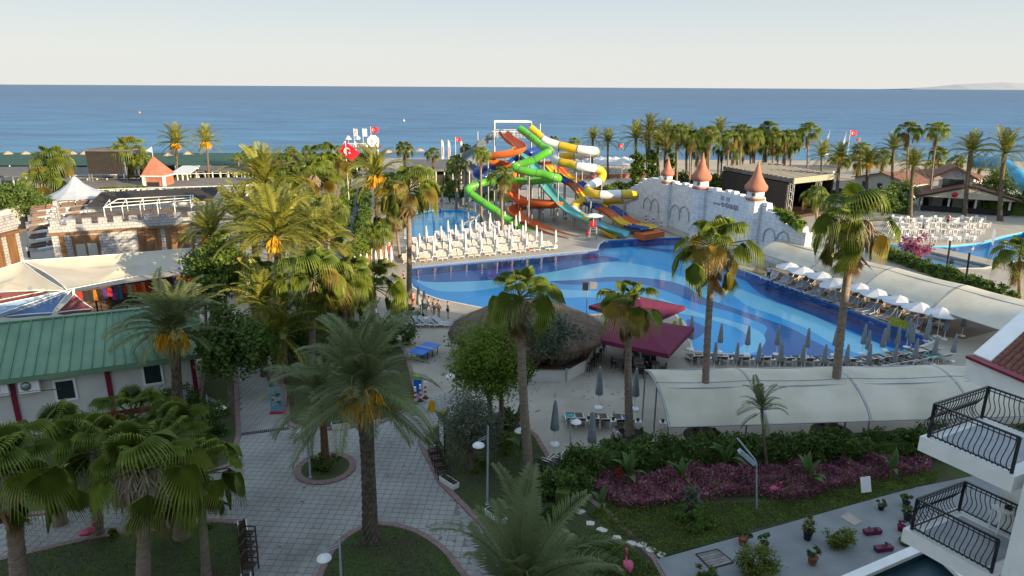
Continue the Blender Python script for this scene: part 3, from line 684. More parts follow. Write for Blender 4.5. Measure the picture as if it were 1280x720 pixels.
def tree(name, label, cat, base, crown, rpx, leafm, n=2600, size=0.22, tr=0.14, forks=3, multi=1, group=None, core=False, rz_=None, up=0.0):
    b0 = G(*base); cp = PY(crown[0],crown[1],b0.y); dep = b0.y+4; rx = rpx[0]/FPX*dep; rz = rpx[1]/FPX*dep
    r = random.Random(int(base[0]*7+base[1])); t = thing(name, label, cat, (b0.x,b0.y,0), 0, group); cc = cp-Vector((b0.x,b0.y,0)); cc.z = max(cc.z, rz*0.8)
    mb = MB()
    for m_ in range(multi):
        off = Vector(((m_-(multi-1)/2)*0.5,0,0)); mid = Vector((cc.x*.4,0,cc.z*.55))+off*1.6
        mb.tube(spline([off*.6, off*1.1+mid*0.5-off*.6, mid],4), [tr*(1.25-.05*i) for i in range(9)], 8)
        for k in range(forks):
            a = k*2*PI/forks+r.random(); e_ = cc+Vector((math.cos(a)*rx*.6,math.sin(a)*rx*.6,rz*r.uniform(-.2,.6)))
            mb.tube(spline([mid, mid.lerp(e_,.5)+Vector((0,0,.1)), e_],3), [tr*.75-tr*.09*i for i in range(7)], 5)
    mb.build('trunk', M['bark'], t)
    cr = MB(); leaves(cr, cc, (rx,rx*.9,rz), n, size, r, up=up); leaves(cr, cc, (rx*.6,rx*.6,rz*.6), n//3, size*1.1, r)
    cr.build('crown', leafm, t); return t
def shrub(label, base, rpx, leafm, n=700, size=0.16, h=None, group=None, name='shrub', cat='shrub', z=0.0):
    b0 = G(*base, z); dep = b0.y+6; rx = rpx[0]/FPX*dep; rz = rpx[1]/FPX*dep; r = random.Random(int(base[0]*13+base[1]*3))
    mb = MB(); leaves(mb, (0,0,rz*0.95), (rx,rx*.8,rz), n, size, r); leaves(mb, (0,0,rz*.7),(rx*.6,rx*.5,rz*.6), n//3, size*1.2, r)
    return tag(mb.build(name, leafm, None, (b0.x,b0.y,z)), label, cat, group)
tree('leafy_tree','bright green weeping tree with two trunks before the thatched bar','tree',(622,548),(614,450),(48,46),M['leaf_bright'],11000,0.19,0.16,4,2,up=-.5)
tree('olive_tree','grey green olive tree with a gnarled pale trunk on the lawn','tree',(588,588),(588,530),(38,38),M['leaf_olive'],7500,0.13,0.22,5,1)
tree('grey_tree','dusty grey green tree between the weeping tree and thatched bar','tree',(640,548),(688,416),(36,30),mat('grey_leaf',(0.13,0.16,0.11),0.7,(0.07,0.09,0.06),1,4,trans=.3),2600,0.2,0.12)
tree('leafy_tree','dark broadleaf tree between the castle and the path','tree',(285,430),(280,330),(26,34),M['leaf_mid'],3000,0.32,0.16)
tree('leafy_tree','round leafy tree beneath the fruiting date palm','tree',(258,420),(258,348),(30,36),M['leaf_mid'],3000,0.3,0.14)
tree('leafy_tree','shaded tree between the green house and the path','tree',(290,520),(284,432),(34,46),M['leaf_dark'],5200,0.3,0.18)
tree('leafy_tree','dark overhanging tree on the left side of the path','tree',(345,500),(318,430),(28,30),M['leaf_mid'],2800,0.28,0.16)
tree('leafy_tree','broad dark tree behind the shaded grove palm','tree',(372,450),(364,415),(40,26),M['leaf_mid'],3200,0.3,0.16)
tree('leafy_tree','sunlit shrubby tree beside the avenue','tree',(408,305),(420,272),(11,20),M['leaf_bright'],2200,0.3,0.1)
tree('leafy_tree','bright bush tree at the brick kiosk corner','tree',(448,340),(448,312),(13,20),M['leaf_bright'],1800,0.24,0.1)
tree('leafy_tree','leafy tree below the drooping grove palm','tree',(425,400),(418,365),(26,30),M['leaf_bright'],2600,0.26,0.12)
tree('leafy_tree','dark round tree left of the hanging red flag','tree',(436,240),(444,206),(18,16),M['leaf_dark'],1600,0.5,0.14)
tree('leafy_tree','dense tree beyond the left date palm of the grove','tree',(322,330),(318,268),(22,22),M['leaf_mid'],2200,0.34,0.15)
for lb_,b__,c__ in (('unseen garden tree added to shade the tiled house, near one',(1428,292),(1424,240)),('unseen garden tree added to shade the tiled house, middle one',(1470,286),(1466,236)),('unseen garden tree added to shade the tiled house, far one',(1400,280),(1398,236))): tree('leafy_tree',lb_,'tree',b__,c__,(46,36),M['leaf_mid'],2600,0.7,0.22)  # trees out of view, added only to throw shade on the house area
tree('leafy_tree','dark trees behind the left amphitheatre wall','tree',(15,285),(15,250),(34,20),M['leaf_dark'],3400,0.42,0.2)
tree('leafy_tree','lighter tree behind the amphitheatre seats','tree',(45,280),(44,256),(22,14),M['leaf_dark'],2000,0.4,0.16)
tree('leafy_tree','yellow green tree below the small fan palms','tree',(505,256),(562,226),(14,14),M['leaf_bright'],1000,0.4,0.1)
tree('leafy_tree','leafy tree to the right of the tiled house','tree',(1236,260),(1244,234),(24,22),M['leaf_mid'],1800,0.5,0.14)
tree('leafy_tree','bushy tree between the bungalow and tiled house','tree',(1128,262),(1126,240),(18,16),M['leaf_mid'],1300,0.5,0.12)
tree('leafy_tree','dark tree left of the tiled house terrace','tree',(1104,270),(1106,250),(16,16),M['leaf_dark'],1200,0.5,0.12)
# ivy-clad columns and arch by the beach
def ivy(label, base, top, wpx, n):
    b0 = G(*base); tp = PY(top[0],top[1],b0.y); r = random.Random(int(base[0])); h = tp.z; rx = wpx/FPX*b0.y; mb = MB()
    for i in range(6): leaves(mb,(0,0,h*(i+.5)/6),(rx*(1.3-.1*i),rx,h/7),n//3,0.7,r,shell=.3)
    return tag(mb.build('ivy_column', M['leaf_mid'], None, (b0.x,b0.y,0)), label, 'ivy')
ivy('thick ivy column left of the arch opening',(796,248),(797,190),10,1500)
ivy('thick ivy column in the middle beside the arch opening',(813,248),(813,186),8,1300)
ivy('slender ivy column right of the arch opening',(834,248),(834,190),6,1000)
# hedges
def hedge(label, pts, h, wid, leafm, dens=130, size=0.2, name='hedge', zb=0.0, group=None):
    P = [G(p[0],p[1],zb) for p in pts]; r = random.Random(int(pts[0][0]*3+pts[0][1])); mb = MB()
    for i in range(len(P)-1):
        a, b_ = P[i], P[i+1]; L = (b_-a).length; d = (b_-a).normalized(); nn = Vector((-d.y,d.x,0)); k = max(1,int(L/(wid*.8)))
        mb.bar((a.x,a.y,zb+h*.3),(b_.x,b_.y,zb+h*.3),wid*.5,h*.6)
        for j in range(k):
            c = a+(b_-a)*((j+.5)/k); leaves(mb,(c.x+r.uniform(-.1,.1)*wid,c.y,zb+h*.5*r.uniform(.9,1.12)),(L/k*.75,wid*.5,h*.5),int(dens*2.2*L/k*h),size,r,shell=.55,up=.4)
    return tag(mb.build(name, leafm), label, 'hedge', group)
hedge('dense dark hedge along the near canopy deck',[(715,608),(742,596),(790,588),(850,584),(930,582)],2.2,1.6,M['leaf_dark'],300,0.2)
hedge('dense dark hedge right of the canopy palm',[(935,582),(1000,579),(1080,576),(1180,570),(1290,566)],2.1,1.6,M['leaf_dark'],280,0.2)
hedge('clump of dark shrubs at the left end of the garden bed',[(702,640),(710,612),(722,600)],1.9,1.5,M['leaf_dark'],320,0.2)
hedge('clipped hedge behind the far beige canopy',[(1105,322),(1150,338),(1200,356),(1262,380)],1.6,1.6,M['leaf_dark'],200,0.3)
hedge('green hedge behind the yellow slide exit',[(745,250),(785,246),(800,244)],3.0,4,M['leaf_mid'],60,0.45)
hedge('dark hedge beyond the castle turrets',[(800,248),(850,252),(905,250),(935,246)],3.4,5,M['leaf_dark'],40,0.6)
hedge('long hedge in front of the red roofed bungalow',[(1030,245),(1075,245),(1100,247)],1.8,2,M['leaf_dark'],60,0.45)
hedge('hedge behind the small pool loungers',[(520,246),(560,246),(590,244)],2.2,2,M['leaf_dark'],70,0.4)
hedge('hedge along the pergola terrace',[(235,224),(275,226),(312,228)],2.6,2.5,M['leaf_dark'],60,0.45)
hedge('hedge lining the right of the avenue',[(452,300),(455,270),(456,245)],2.2,2,M['leaf_dark'],90,0.35)
hedge('hedge lining the left of the avenue',[(418,310),(428,275),(436,245)],2.6,2.2,M['leaf_mid'],90,0.35)
hedge('low hedge edging the central lawn beside the bollards',[(486,520),(512,500)],0.7,0.7,M['leaf_lime'],500,0.15,zb=.09)
hedge('low greenery on the raised left terrace',[(126,240),(150,240),(184,239)],1.1,1.2,M['leaf_mid'],120,0.35,zb=2.6)
hedge('greenery band in front of the green netting',[(288,223),(360,226),(432,230)],3.0,4,M['leaf_dark'],40,0.5)
hedge('green belt between the turrets and the stage',[(838,236),(905,240),(965,233)],4.0,4,M['leaf_mid'],40,0.55)
hedge('tall greenery to the right of the tiled house',[(1232,266),(1262,268),(1300,270)],4.2,4,M['leaf_dark'],50,0.5)
hedge('greenery left of the tiled house terrace',[(1092,262),(1120,266),(1136,268)],2.6,3,M['leaf_dark'],60,0.5)
hedge('greenery behind the pyramid roofed tower',[(180,238),(215,232),(240,230)],2.2,3,M['leaf_mid'],50,0.5)
hedge('dark greenery below the slide stairs',[(560,252),(600,250),(640,252)],2.4,3,M['leaf_dark'],60,0.45)
hedge('dark greenery at the far left under the palms',[(-20,262),(30,262),(70,258)],3.5,5,M['leaf_dark'],40,0.55)
hedge('bushes behind the stage screen',[(120,240),(150,240),(185,238)],2.2,3,M['leaf_mid'],50,0.5)
hedge('hanging creeper on the right end of the castle wall',[(968,268),(985,278),(1000,290)],1.2,1.2,M['leaf_bright'],160,0.35,zb=6.0)
# shrubs on the lawns
for lb,bs_,rp,mt_,n,sz in (
 ('dark round shrub at the foot of the weeping tree',(632,538),(22,15),'leaf_dark',1600,.2),
 ('yellow green shrub on the lawn behind the lamp post',(632,566),(15,14),'leaf_lime',900,.16),
 ('low shrub at the foot of the olive tree',(600,588),(14,7),'leaf_mid',600,.14),
 ('ring of green shrubs around the small date palm',(407,588),(20,10),'leaf_mid',900,.16),
 ('large bushy shrub at the house corner',(225,520),(26,20),'leaf_mid',1200,.2),
 ('dark shrub beside the path at the house corner',(268,545),(20,26),'leaf_dark',1400,.2),
 ('dark shrub against the left house wall',(110,560),(30,20),'leaf_dark',1400,.2),
 ('shaded shrub in the far left bed',(20,590),(36,24),'leaf_dark',1400,.2),
 ('small yellow shrub by the stone path edge',(146,672),(8,7),'leaf_lime',320,.14),
 ('small yellow shrub beside the stout palm trunk',(238,660),(9,9),'leaf_lime',320,.14),
 ('lime shrub by the corner lawn kerb',(258,662),(7,6),'leaf_lime',260,.14),
 ('green shrub in the bright ground cover',(868,660),(32,14),'leaf_mid',1300,.14),
 ('pale agave clump in the middle of the garden bed',(862,645),(14,20),'leaf_olive',500,.3),
 ('purple leaved shrub beside the small pool',(1146,322),(22,16),'leaf_purple',900,.34),
 ('bush below the tall pool corner palm',(520,398),(12,7),'leaf_mid',400,.2),
 ('dark bush behind the blue table',(500,432),(22,18),'leaf_dark',1300,.24),
 ('green bush under the central date palm',(432,512),(22,14),'leaf_mid',1000,.2),
 ('bush at the far end of the central lawn',(470,440),(26,20),'leaf_mid',1400,.24),
 ('dark leafy bush at the left path bend',(350,462),(20,26),'leaf_dark',1400,.24),
 ('shadowed bush at the bottom of the garden bed',(730,712),(30,24),'leaf_dark',1600,.16),
 ('small dark bush at the hedge corner',(690,648),(16,10),'leaf_dark',700,.16),
 ('grey green cypress like bush by the deck',(676,592),(12,12),'leaf_olive',700,.14),
 ('round bush behind the canopy palm pit',(770,556),(10,5),'leaf_mid',300,.14)):
    shrub(lb,bs_,rp,M[mt_],n,sz)
# purple flowering bed, ground cover and lawn grass: nobody could count these
def cover(label, poly, n, size, mats, h, seed, name):
    P = [G(p[0],p[1],.1) for p in poly]; xs = [p.x for p in P]; ys = [p.y for p in P]; r = random.Random(seed); mb = MB(); k = 0
    from mathutils import noise
    while k < n:
        x = r.uniform(min(xs),max(xs)); y = r.uniform(min(ys),max(ys))
        if not inpoly(x,y,P): continue
        k += 1; hh = h*(0.5+0.8*noise.noise((x*.9,y*.9,seed))+.3)
        p = Vector((x,y,0.1+max(.03,hh)*r.random()**.6)); a = Vector((r.gauss(0,1),r.gauss(0,1),r.uniform(.2,1.6))).normalized(); b_ = a.cross(Vector((r.gauss(0,1),r.gauss(0,1),r.gauss(0,1)))).normalized()
        L = size*r.uniform(.6,1.3); mb.add([p-a*L*.4, p+b_*L*.25, p+a*L*.6, p-b_*L*.25],[(0,1,2,3)],int(r.random()**1.5*len(mats)))
    return tag(mb.build(name, mats), label, 'plants', kind='stuff')
cover('purple leaved bedding plants left of the tall lamp',[(740,610),(752,598),(800,606),(850,590),(938,585),(935,622),(880,628),(842,632),(790,640),(755,630)],17000,.15,[M['leaf_purple'],M['leaf_pink'],M['leaf_mid'],M['leaf_purple']],.85,1,'flower_bed')
cover('purple leaved bedding plants around the young palm',[(938,588),(1000,580),(1080,576),(1165,572),(1162,592),(1080,606),(1020,622),(990,632),(935,622)],17000,.15,[M['leaf_purple'],M['leaf_pink'],M['leaf_mid'],M['leaf_purple']],.85,2,'flower_bed')
cover('yellow green ground cover plants on the garden bed',[(735,645),(760,628),(850,630),(1000,628),(1080,604),(1180,588),(1170,604),(1040,638),(940,662),(830,698),(780,670)],15000,.12,[M['leaf_lime'],M['leaf_mid'],M['leaf_lime']],.2,3,'ground_cover')
cover('ground cover plants at the lower left of the terrace',[(745,665),(815,706),(850,760),(760,760),(700,690)],6000,.13,[M['leaf_mid'],M['leaf_lime'],M['leaf_dark']],.25,4,'ground_cover')
def blades(label, loop, n, seed, y0=0):
    xs = [p[0] for p in loop]; ys = [p[1] for p in loop]; r = random.Random(seed); mb = MB(); k = 0
    while k < n:
        x = r.uniform(min(xs),max(xs)); y = r.uniform(max(y0,min(ys)),max(ys))
        if not inpoly(x,y,loop): continue
        k += 1; h = r.uniform(.04,.1); a = r.uniform(0,2*PI); w = .022
        mb.add([(x-w*math.cos(a),y-w*math.sin(a),.085),(x+w*math.cos(a),y+w*math.sin(a),.085),(x+r.uniform(-.05,.05),y+r.uniform(-.05,.05),.09+h)],[(0,1,2)])
    tag(mb.build('grass', M['grass']), label, 'grass', kind='stuff')
blades('mown grass of the lawn under the olive tree', LAWN['right'], 16000, 1, 24)
blades('mown grass of the rounded lawn', LAWN['round'], 8000, 2, 22)
blades('mown grass of the corner lawn', LAWN['corner'], 9000, 3, 22)
blades('mown grass of the central lawn', LAWN['center'], 9000, 4)

for lb_,b_ in (('dark planting pit under the near canopy at the tan skirted palm',(880,545)),('dark planting pit under the near canopy at the tallest palm',(1040,540)),('dark planting pit of the palm near the deck loungers',(789,548))):
    c_ = G(*b_); t_ = thing('planting_pit',lb_,'planting pit',c_); q_ = MB(); q_.lathe([(1.35,0),(1.3,.08),(1.15,.09),(0,.10)],n=20); q_.build('soil', M['soil'], t_); q_ = MB(); r_ = random.Random(int(b_[0])); leaves(q_,(0,0,.22),(1.1,1.1,.18),420,.2,r_,[0,0,1]); q_.build('foliage', [M['leaf_dark'],M['leaf_mid']], t_)
q_ = MB(); q_.sheet([px([(428,306),(460,306),(453,226),(441,226)])], .01); tag(q_.build('path', mat('grey_path',(.27,.28,.29),.9,(.21,.22,.23),.4,8)), 'grey paved avenue running through the palm grove', kind='structure')

q_ = MB(); q_.sheet([px([(940,340),(1000,361),(1060,381),(1162,418),(1205,424),(1268,408),(1150,372),(1010,330),(955,322)])], .008); tag(q_.build('pool_deck', mat('brown_deck_boards',(.20,.155,.125),.85,(.135,.105,.085),.5,8)), 'brown deck under the white parasols along the pool', kind='structure')
# ================================================================== LARGE STRUCTURES
M['green_roof'] = mat('green_metal_roof', (0.135,0.25,0.15), 0.5, (0.105,0.20,0.125), 0.7, 6, spec=0.4, rnd=0.06)
M['maroon'] = mat('maroon_paint', (0.19,0.010,0.032), 0.5, (0.15,0.008,0.026), 2)
M['maroon_cloth'] = mat('maroon_canvas', (0.145,0.015,0.05), 0.85, (0.12,0.012,0.04), 1.2, 6, 0.1, 9)
M['canvas'] = mat('beige_canvas', (0.66,0.62,0.52), 0.85, (0.52,0.48,0.39), 0.35, 10, 0.3, 1.4, trans=0.15)
M['sail'] = mat('cream_sail', (0.60,0.55,0.46), 0.8, (0.50,0.455,0.375), 0.4, 6, trans=0.2)
M['sail_blue'] = mat('pale_blue_sail', (0.30,0.42,0.58), 0.8, (0.25,0.36,0.51), 0.4, 6, trans=0.2)
M['sail_maroon'] = mat('maroon_sail', (0.27,0.085,0.09), 0.8, (0.21,0.065,0.07), 0.4, 6, trans=0.15)
M['greennet'] = mat('dark_green_netting', (0.022,0.085,0.062), 0.9, (0.016,0.065,0.048), 0.15, 6)
M['straw'] = mat('straw_thatch', (0.50,0.38,0.24), 0.95, (0.34,0.25,0.15), 3, 8, 0.4, 9)
M['thatch'] = mat('weathered_thatch', (0.17,0.12,0.088), 0.97, (0.085,0.06,0.045), 1.8, 10, 0.7, 9, stretch=(1,1,.5), contrast=(.3,.7))
M['thatch_edge'] = mat('thatch_edge', (0.15,0.09,0.055), 0.97, (0.07,0.045,0.03), 6, 8, 0.6, 16, stretch=(3,3,.3))
M['grey_roof'] = mat('grey_flat_roof', (0.15,0.14,0.13), 0.85, (0.105,0.10,0.093), 0.4, 8)
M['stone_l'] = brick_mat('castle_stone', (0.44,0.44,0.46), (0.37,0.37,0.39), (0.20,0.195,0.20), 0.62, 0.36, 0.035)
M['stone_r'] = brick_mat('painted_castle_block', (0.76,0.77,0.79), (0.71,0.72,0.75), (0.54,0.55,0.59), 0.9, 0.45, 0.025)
M['tileroof'] = mat('red_roof_tile', (0.24,0.095,0.06), 0.8, (0.15,0.06,0.04), 2, 8, 0.3, 12, rnd=0.2)
M['redroof'] = brick_mat('red_shingle', (0.30,0.13,0.085), (0.24,0.10,0.07), (0.13,0.06,0.04), 0.5, 0.45, 0.04)
M['curtain'] = mat('pale_curtain', (0.40,0.42,0.38), 0.8, (0.30,0.33,0.32), 3, 4, stretch=(6,6,.3))

def onplane(x, y, P, N):
    d = ray(x,y); o = Vector((0,0,CAM_H)); t = (Vector(P)-o).dot(N)/d.dot(N); return o+d*t

# ---- green roofed house
def green_house():
    A, B, C_ = G(-75,553), G(142,521), G(247,504)
    t = thing('green_roofed_house','white single storey house with a ribbed green metal roof and maroon columns','house',(B.x,B.y,0)); O = Vector((B.x,B.y,0))
    back = 8.0; eav = 4.0; rid = 6.35
    segs = [(A,B),(B,C_)]; nrm = []
    for a,b in segs:
        d = (b-a).normalized(); nrm.append(Vector((-d.y,d.x,0)))
    w = MB()
    A2 = A+nrm[0]*back; B2 = B+(nrm[0]+nrm[1]).normalized()*back; C2 = C_+nrm[1]*back
    w.prism([(p-O).xy for p in (A,B,C_,C2,B2,A2)],0,eav); w.build('wall', M['wall'], t)
    s_ = MB()
    for (a,b),n_ in zip(segs,nrm): s_.bar(a-O-n_*.03+Vector((0,0,.2)), b-O-n_*.03+Vector((0,0,.2)), .1,.4)
    s_.build('skirting', M['maroon'], t)
    # roof: one panel with a raised seam at a time
    ov = 0.7
    def mitre(p, n_, k): return p+n_*k
    eA, eB, eC = A-nrm[0]*ov, B-(nrm[0]+nrm[1]).normalized()*ov, C_-nrm[1]*ov+(C_-B).normalized()*.6
    rA, rB, rC = A+nrm[0]*4, B+(nrm[0]+nrm[1]).normalized()*4, C_+nrm[1]*4-(C_-B).normalized()*2.2
    for (e0,e1,r0,r1) in ((eA,eB,rA,rB),(eB,eC,rB,rC)):
        k = max(4,int((e1-e0).length/0.62))
        for i in range(k):
            q = [e0.lerp(e1,i/k), e0.lerp(e1,(i+1)/k), r0.lerp(r1,(i+1)/k), r0.lerp(r1,i/k)]
            q = [Vector((q[0].x,q[0].y,eav)),Vector((q[1].x,q[1].y,eav)),Vector((q[2].x,q[2].y,rid)),Vector((q[3].x,q[3].y,rid))]
            mb = MB(); mb.add([p-O for p in q]+[p-O-Vector((0,0,.06)) for p in q],[(0,1,2,3),(7,6,5,4),(0,4,5,1)])
            mb.bar(q[0]-O+Vector((0,0,.05)), q[3]-O+Vector((0,0,.05)), .05,.1)
            mb.build('roof_panel', M['green_roof'], t)
    rf = MB(); up = lambda p,z: Vector((p.x,p.y,z))-O
    bA, bB, bC = A2+nrm[0]*ov, B2+nrm[0]*ov, C2+nrm[1]*ov+(C_-B).normalized()*.6
    rf.add([up(rA,rid-.01),up(rB,rid-.01),up(rC,rid-.01),up(bA,eav),up(bB,eav),up(bC,eav),up(eC,eav)],[(0,1,4,3),(1,2,5,4),(2,6,5)])
    for a,b in ((eA,eB),(eB,eC)): rf.bar(up(a,eav-.18),up(b,eav-.18),.06,.36)
    rf.bar(up(eC,eav-.18),up(bC,eav-.18),.06,.36); rf.bar(up(rA,rid+.03),up(rB,rid+.03),.3,.1); rf.bar(up(rB,rid+.03),up(rC,rid+.03),.3,.1)
    rf.build('roof', M['green_roof'], t)
    for x,y,i in ((20,505,0),(140,500,1),(246.5,495,1)):
        n_ = nrm[i]; p = onplane(x,y,segs[i][0],n_)-O; c = MB(); c.box((p.x-n_.x*.05,p.y-n_.y*.05,eav/2-.1),(.3,.16,eav-.2),rz=math.atan2(-n_.x,n_.y)); c.build('column', M['maroon'], t)
    for x,y,i in ((82,487,0),(191,467.5,1)):
        n_ = nrm[i]; p = onplane(x,y,segs[i][0],n_)-O; a = math.atan2(-n_.x,n_.y); wd = MB()
        for dx,dz,sx,sz in ((0,.72,1.3,.14),(0,-.72,1.3,.14),(-.58,0,.14,1.3),(.58,0,.14,1.3)): wd.box((p.x+dx*math.cos(a)-n_.x*.02,p.y+dx*math.sin(a)-n_.y*.02,p.z+dz),(sx,.12,sz),rz=a)
        f = wd.build('window', M['white'], t); gl = MB()
        gl.box((p.x-n_.x*.01,p.y-n_.y*.01,p.z),(1.02,.05,1.3),rz=a); gl.build('pane', M['glass'], f)
    for x,y in ((38,479),(-1,483)):
        n_ = nrm[0]; p = onplane(x,y,A,n_)-O-n_*.25; a = math.atan2(-n_.x,n_.y); ac = MB(); ac.box(p,(1.15,.42,.72),rz=a); ac.box(p-Vector((0,0,.45)),(1.2,.5,.06),rz=a)
        u = ac.build('air_conditioner', M['plastic'], t); q = p-n_*.22; fn = MB()
        mm = Matrix.Rotation(a,4,'Z')@Matrix.Rotation(PI/2,4,'X'); ring_ = MB(); ring_.lathe([(.28,0),(.3,.03),(.05,.04)],n=16); fn.merge(ring_, Matrix.Translation(q+Vector((-math.cos(a)*.15,-math.sin(a)*.15,0)))@mm); fn.build('fan_grille', M['steel'], u)
    p = onplane(38,487,A,nrm[0])-O-nrm[0]*.1; cb = MB(); cb.tube([p+Vector((-1.5,0,.1)),p+Vector((0,-.1,-.05)),p+Vector((2,.1,.05))],.03,4); cb.build('cable', M['black'], t)
green_house()

# ---- white castle restaurant (left)
def battlement(mb, a, b, z, h, w, gap, th):
    a = Vector(a); b = Vector(b); L = (b-a).length; d = (b-a)/L; k = int(L/(w+gap)); st = L/k
    for i in range(k):
        p = a+d*(st*(i+.5)); mb.box((p.x,p.y,z+h/2),(st*w/(w+gap),th,h),rz=math.atan2(d.y,d.x))
def restaurant():
    A, B = G(72,338), G(258,322); d = (B-A).normalized(); n_ = Vector((-d.y,d.x,0)); L = (B-A).length; O = A.copy()
    t = thing('castle_restaurant','white stone castle style restaurant with battlements and brown timber doors','building',O)
    q = lambda u,v,z: (d*u+n_*v+Vector((0,0,z)))
    H_ = 4.6; a = math.atan2(d.y,d.x)
    w = MB(); c = q(L/2,6,H_/2); w.box(c,(L,12,H_),rz=a); c = q(L/2,.2,H_+.45); w.box(c,(L+.3,.5,.9),rz=a); c = q(.1,3,H_+.45); w.box(c,(.5,6,.9),rz=a)
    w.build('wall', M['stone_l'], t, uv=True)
    k = 10; st = L/k
    for i in range(k):
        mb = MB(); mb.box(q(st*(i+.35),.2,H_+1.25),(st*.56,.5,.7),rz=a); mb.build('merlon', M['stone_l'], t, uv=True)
    for i in range(4):
        mb = MB(); mb.box(q(.1,1.2+1.5*i,H_+1.25+.25*i),(.5,.8,.8+.5*i),rz=a); mb.build('merlon', M['stone_l'], t, uv=True)
    le = MB(); le.bar(q(-.2,-.12,H_-.1),q(L+.2,-.12,H_-.1),.3,.3); le.build('ledge', M['wood'], t)
    rf = MB(); rf.box(q(L/2+1,6.4,H_+.35),(L-1.5,11,.25),rz=a); rf.build('roof_deck', mat('brown_deck',(0.20,0.13,0.085),.9,(0.12,0.08,0.055),1.5,6), t)
    def feat(nm, x, y, wd, ht, m): 
        p = onplane(x,y,A,n_)-O; mb = MB(); mb.box(p-n_*.06,(wd,.16,ht),rz=a); return mb.build(nm, m, t), p
    for x in (80,243): feat('post',x,312,.5,3.9,M['wood'])
    f, p = feat('window',109,311,2.9,3.4,M['wood'])
    for s_ in (-.62,.62):
        g_ = MB(); g_.box(p+d*s_-n_*.16-Vector((0,0,.4)),(1.0,.06,2.2),rz=a); g_.build('pane', M['curtain'], f)
    rl = MB()
    for i in range(12): rl.bar(p+d*(-1.2+i*.22)-n_*.25-Vector((0,0,1.6)),p+d*(-1.2+i*.22)-n_*.25-Vector((0,0,.9)),.04)
    rl.bar(p-d*1.25-n_*.25-Vector((0,0,.9)),p+d*1.25-n_*.25-Vector((0,0,.9)),.06); rl.build('railing', M['black'], t)
    f, p = feat('door',188,304,2.6,3.5,M['wood'])
    for i in range(6):
        mb = MB(); mb.box(p+d*(-1.08+.43*i)-n_*.16,(.38,.06,3.3),rz=a); mb.build('plank', M['wood'], f)
    f, p = feat('door',222,300,2.6,3.0,M['wood'])
    for i in range(6):
        mb = MB(); mb.box(p+d*(-1.08+.43*i)-n_*.16,(.38,.06,2.8),rz=a); mb.build('plank', M['wood'], f)
    # pipe pergola on the roof
    pg = MB(); z0 = H_+.5; z1 = H_+2.2
    P_ = [q(u,v,z1) for u,v in ((5.5,4),(L*.95,6.5),(L*.95,11),(6.5,11),(5.5,4))]
    for i in range(4): pg.tube([P_[i],P_[i+1]],.07,6)
    for i in range(6):
        u = 5.5+(L*.9-5)*i/5; pg.tube([q(u,4+.45*i,z0),q(u,4+.45*i,z1)],.06,6); pg.tube([q(u,11,z0),q(u,11,z1)],.06,6); pg.tube([q(u,4+.45*i,z1),q(u,11,z1)],.05,6)
    pg.tube([q(6,7.5,z1),q(L*.95,8.6,z1)],.05,6)
    tag(pg.build('roof_pergola', M['white'], None, O), 'white pipe pergola frame on the castle restaurant roof', 'pergola')
    aw = MB(); p0, p1 = G(108,258,3.5), G(264,250,3.5); dd = Vector((0,4.5,1.6))
    aw.add([p0,p1,p1+dd,p0+dd]+[v-Vector((0,0,.12)) for v in (p0,p1,p1+dd,p0+dd)],[(0,1,2,3),(7,6,5,4),(0,4,5,1),(1,5,6,2),(3,2,6,7),(0,3,7,4)])
    t2 = thing('awning','long dark grey awning behind the castle restaurant roof','awning',(p0.x,p0.y,0)); me = aw; me.v = [tuple(Vector(v)-Vector((p0.x,p0.y,0))) for v in me.v]; me.build('cover', M['dark'], t2)
    for i in range(6):
        e = p0.lerp(p1,i/5)-Vector((p0.x,p0.y,0))
        for yo,hh in ((.1,3.4),(4.3,4.9)): ps = MB(); ps.bar((e.x,e.y+yo,0),(e.x,e.y+yo,hh),.12); ps.build('post', M['steel'], t2)
    # building under the terrace behind
    tb = thing('terrace_block','raised white terrace behind the castle restaurant with rows of white seats','terrace',(0,0,0))
    e0, e1, e2, e3 = G(95,262),G(318,254),G(330,236),G(90,240)
    x = MB(); x.prism([p.xy for p in (e0,e1,e2,e3)],0,2.6); x.build('wall', M['wall'], tb); x = MB(); x.sheet([[p.xy for p in (e0,e1,e2,e3)]],2.61); x.build('floor', mat('terrace_boards',(0.20,0.17,0.15),.85,(0.14,0.12,0.105),.6,6), tb)
    rl = MB()
    for a_,b_ in ((e0,e1),(e3,e2)):
        k = 26
        for i in range(k+1): p = a_.lerp(b_,i/k); rl.bar((p.x,p.y+.3,2.6),(p.x,p.y+.3,3.5),.08)
        rl.bar((a_.x,a_.y+.3,3.5),(b_.x,b_.y+.3,3.5),.1)
    rl.build('railing', M['white'], tb)
restaurant()

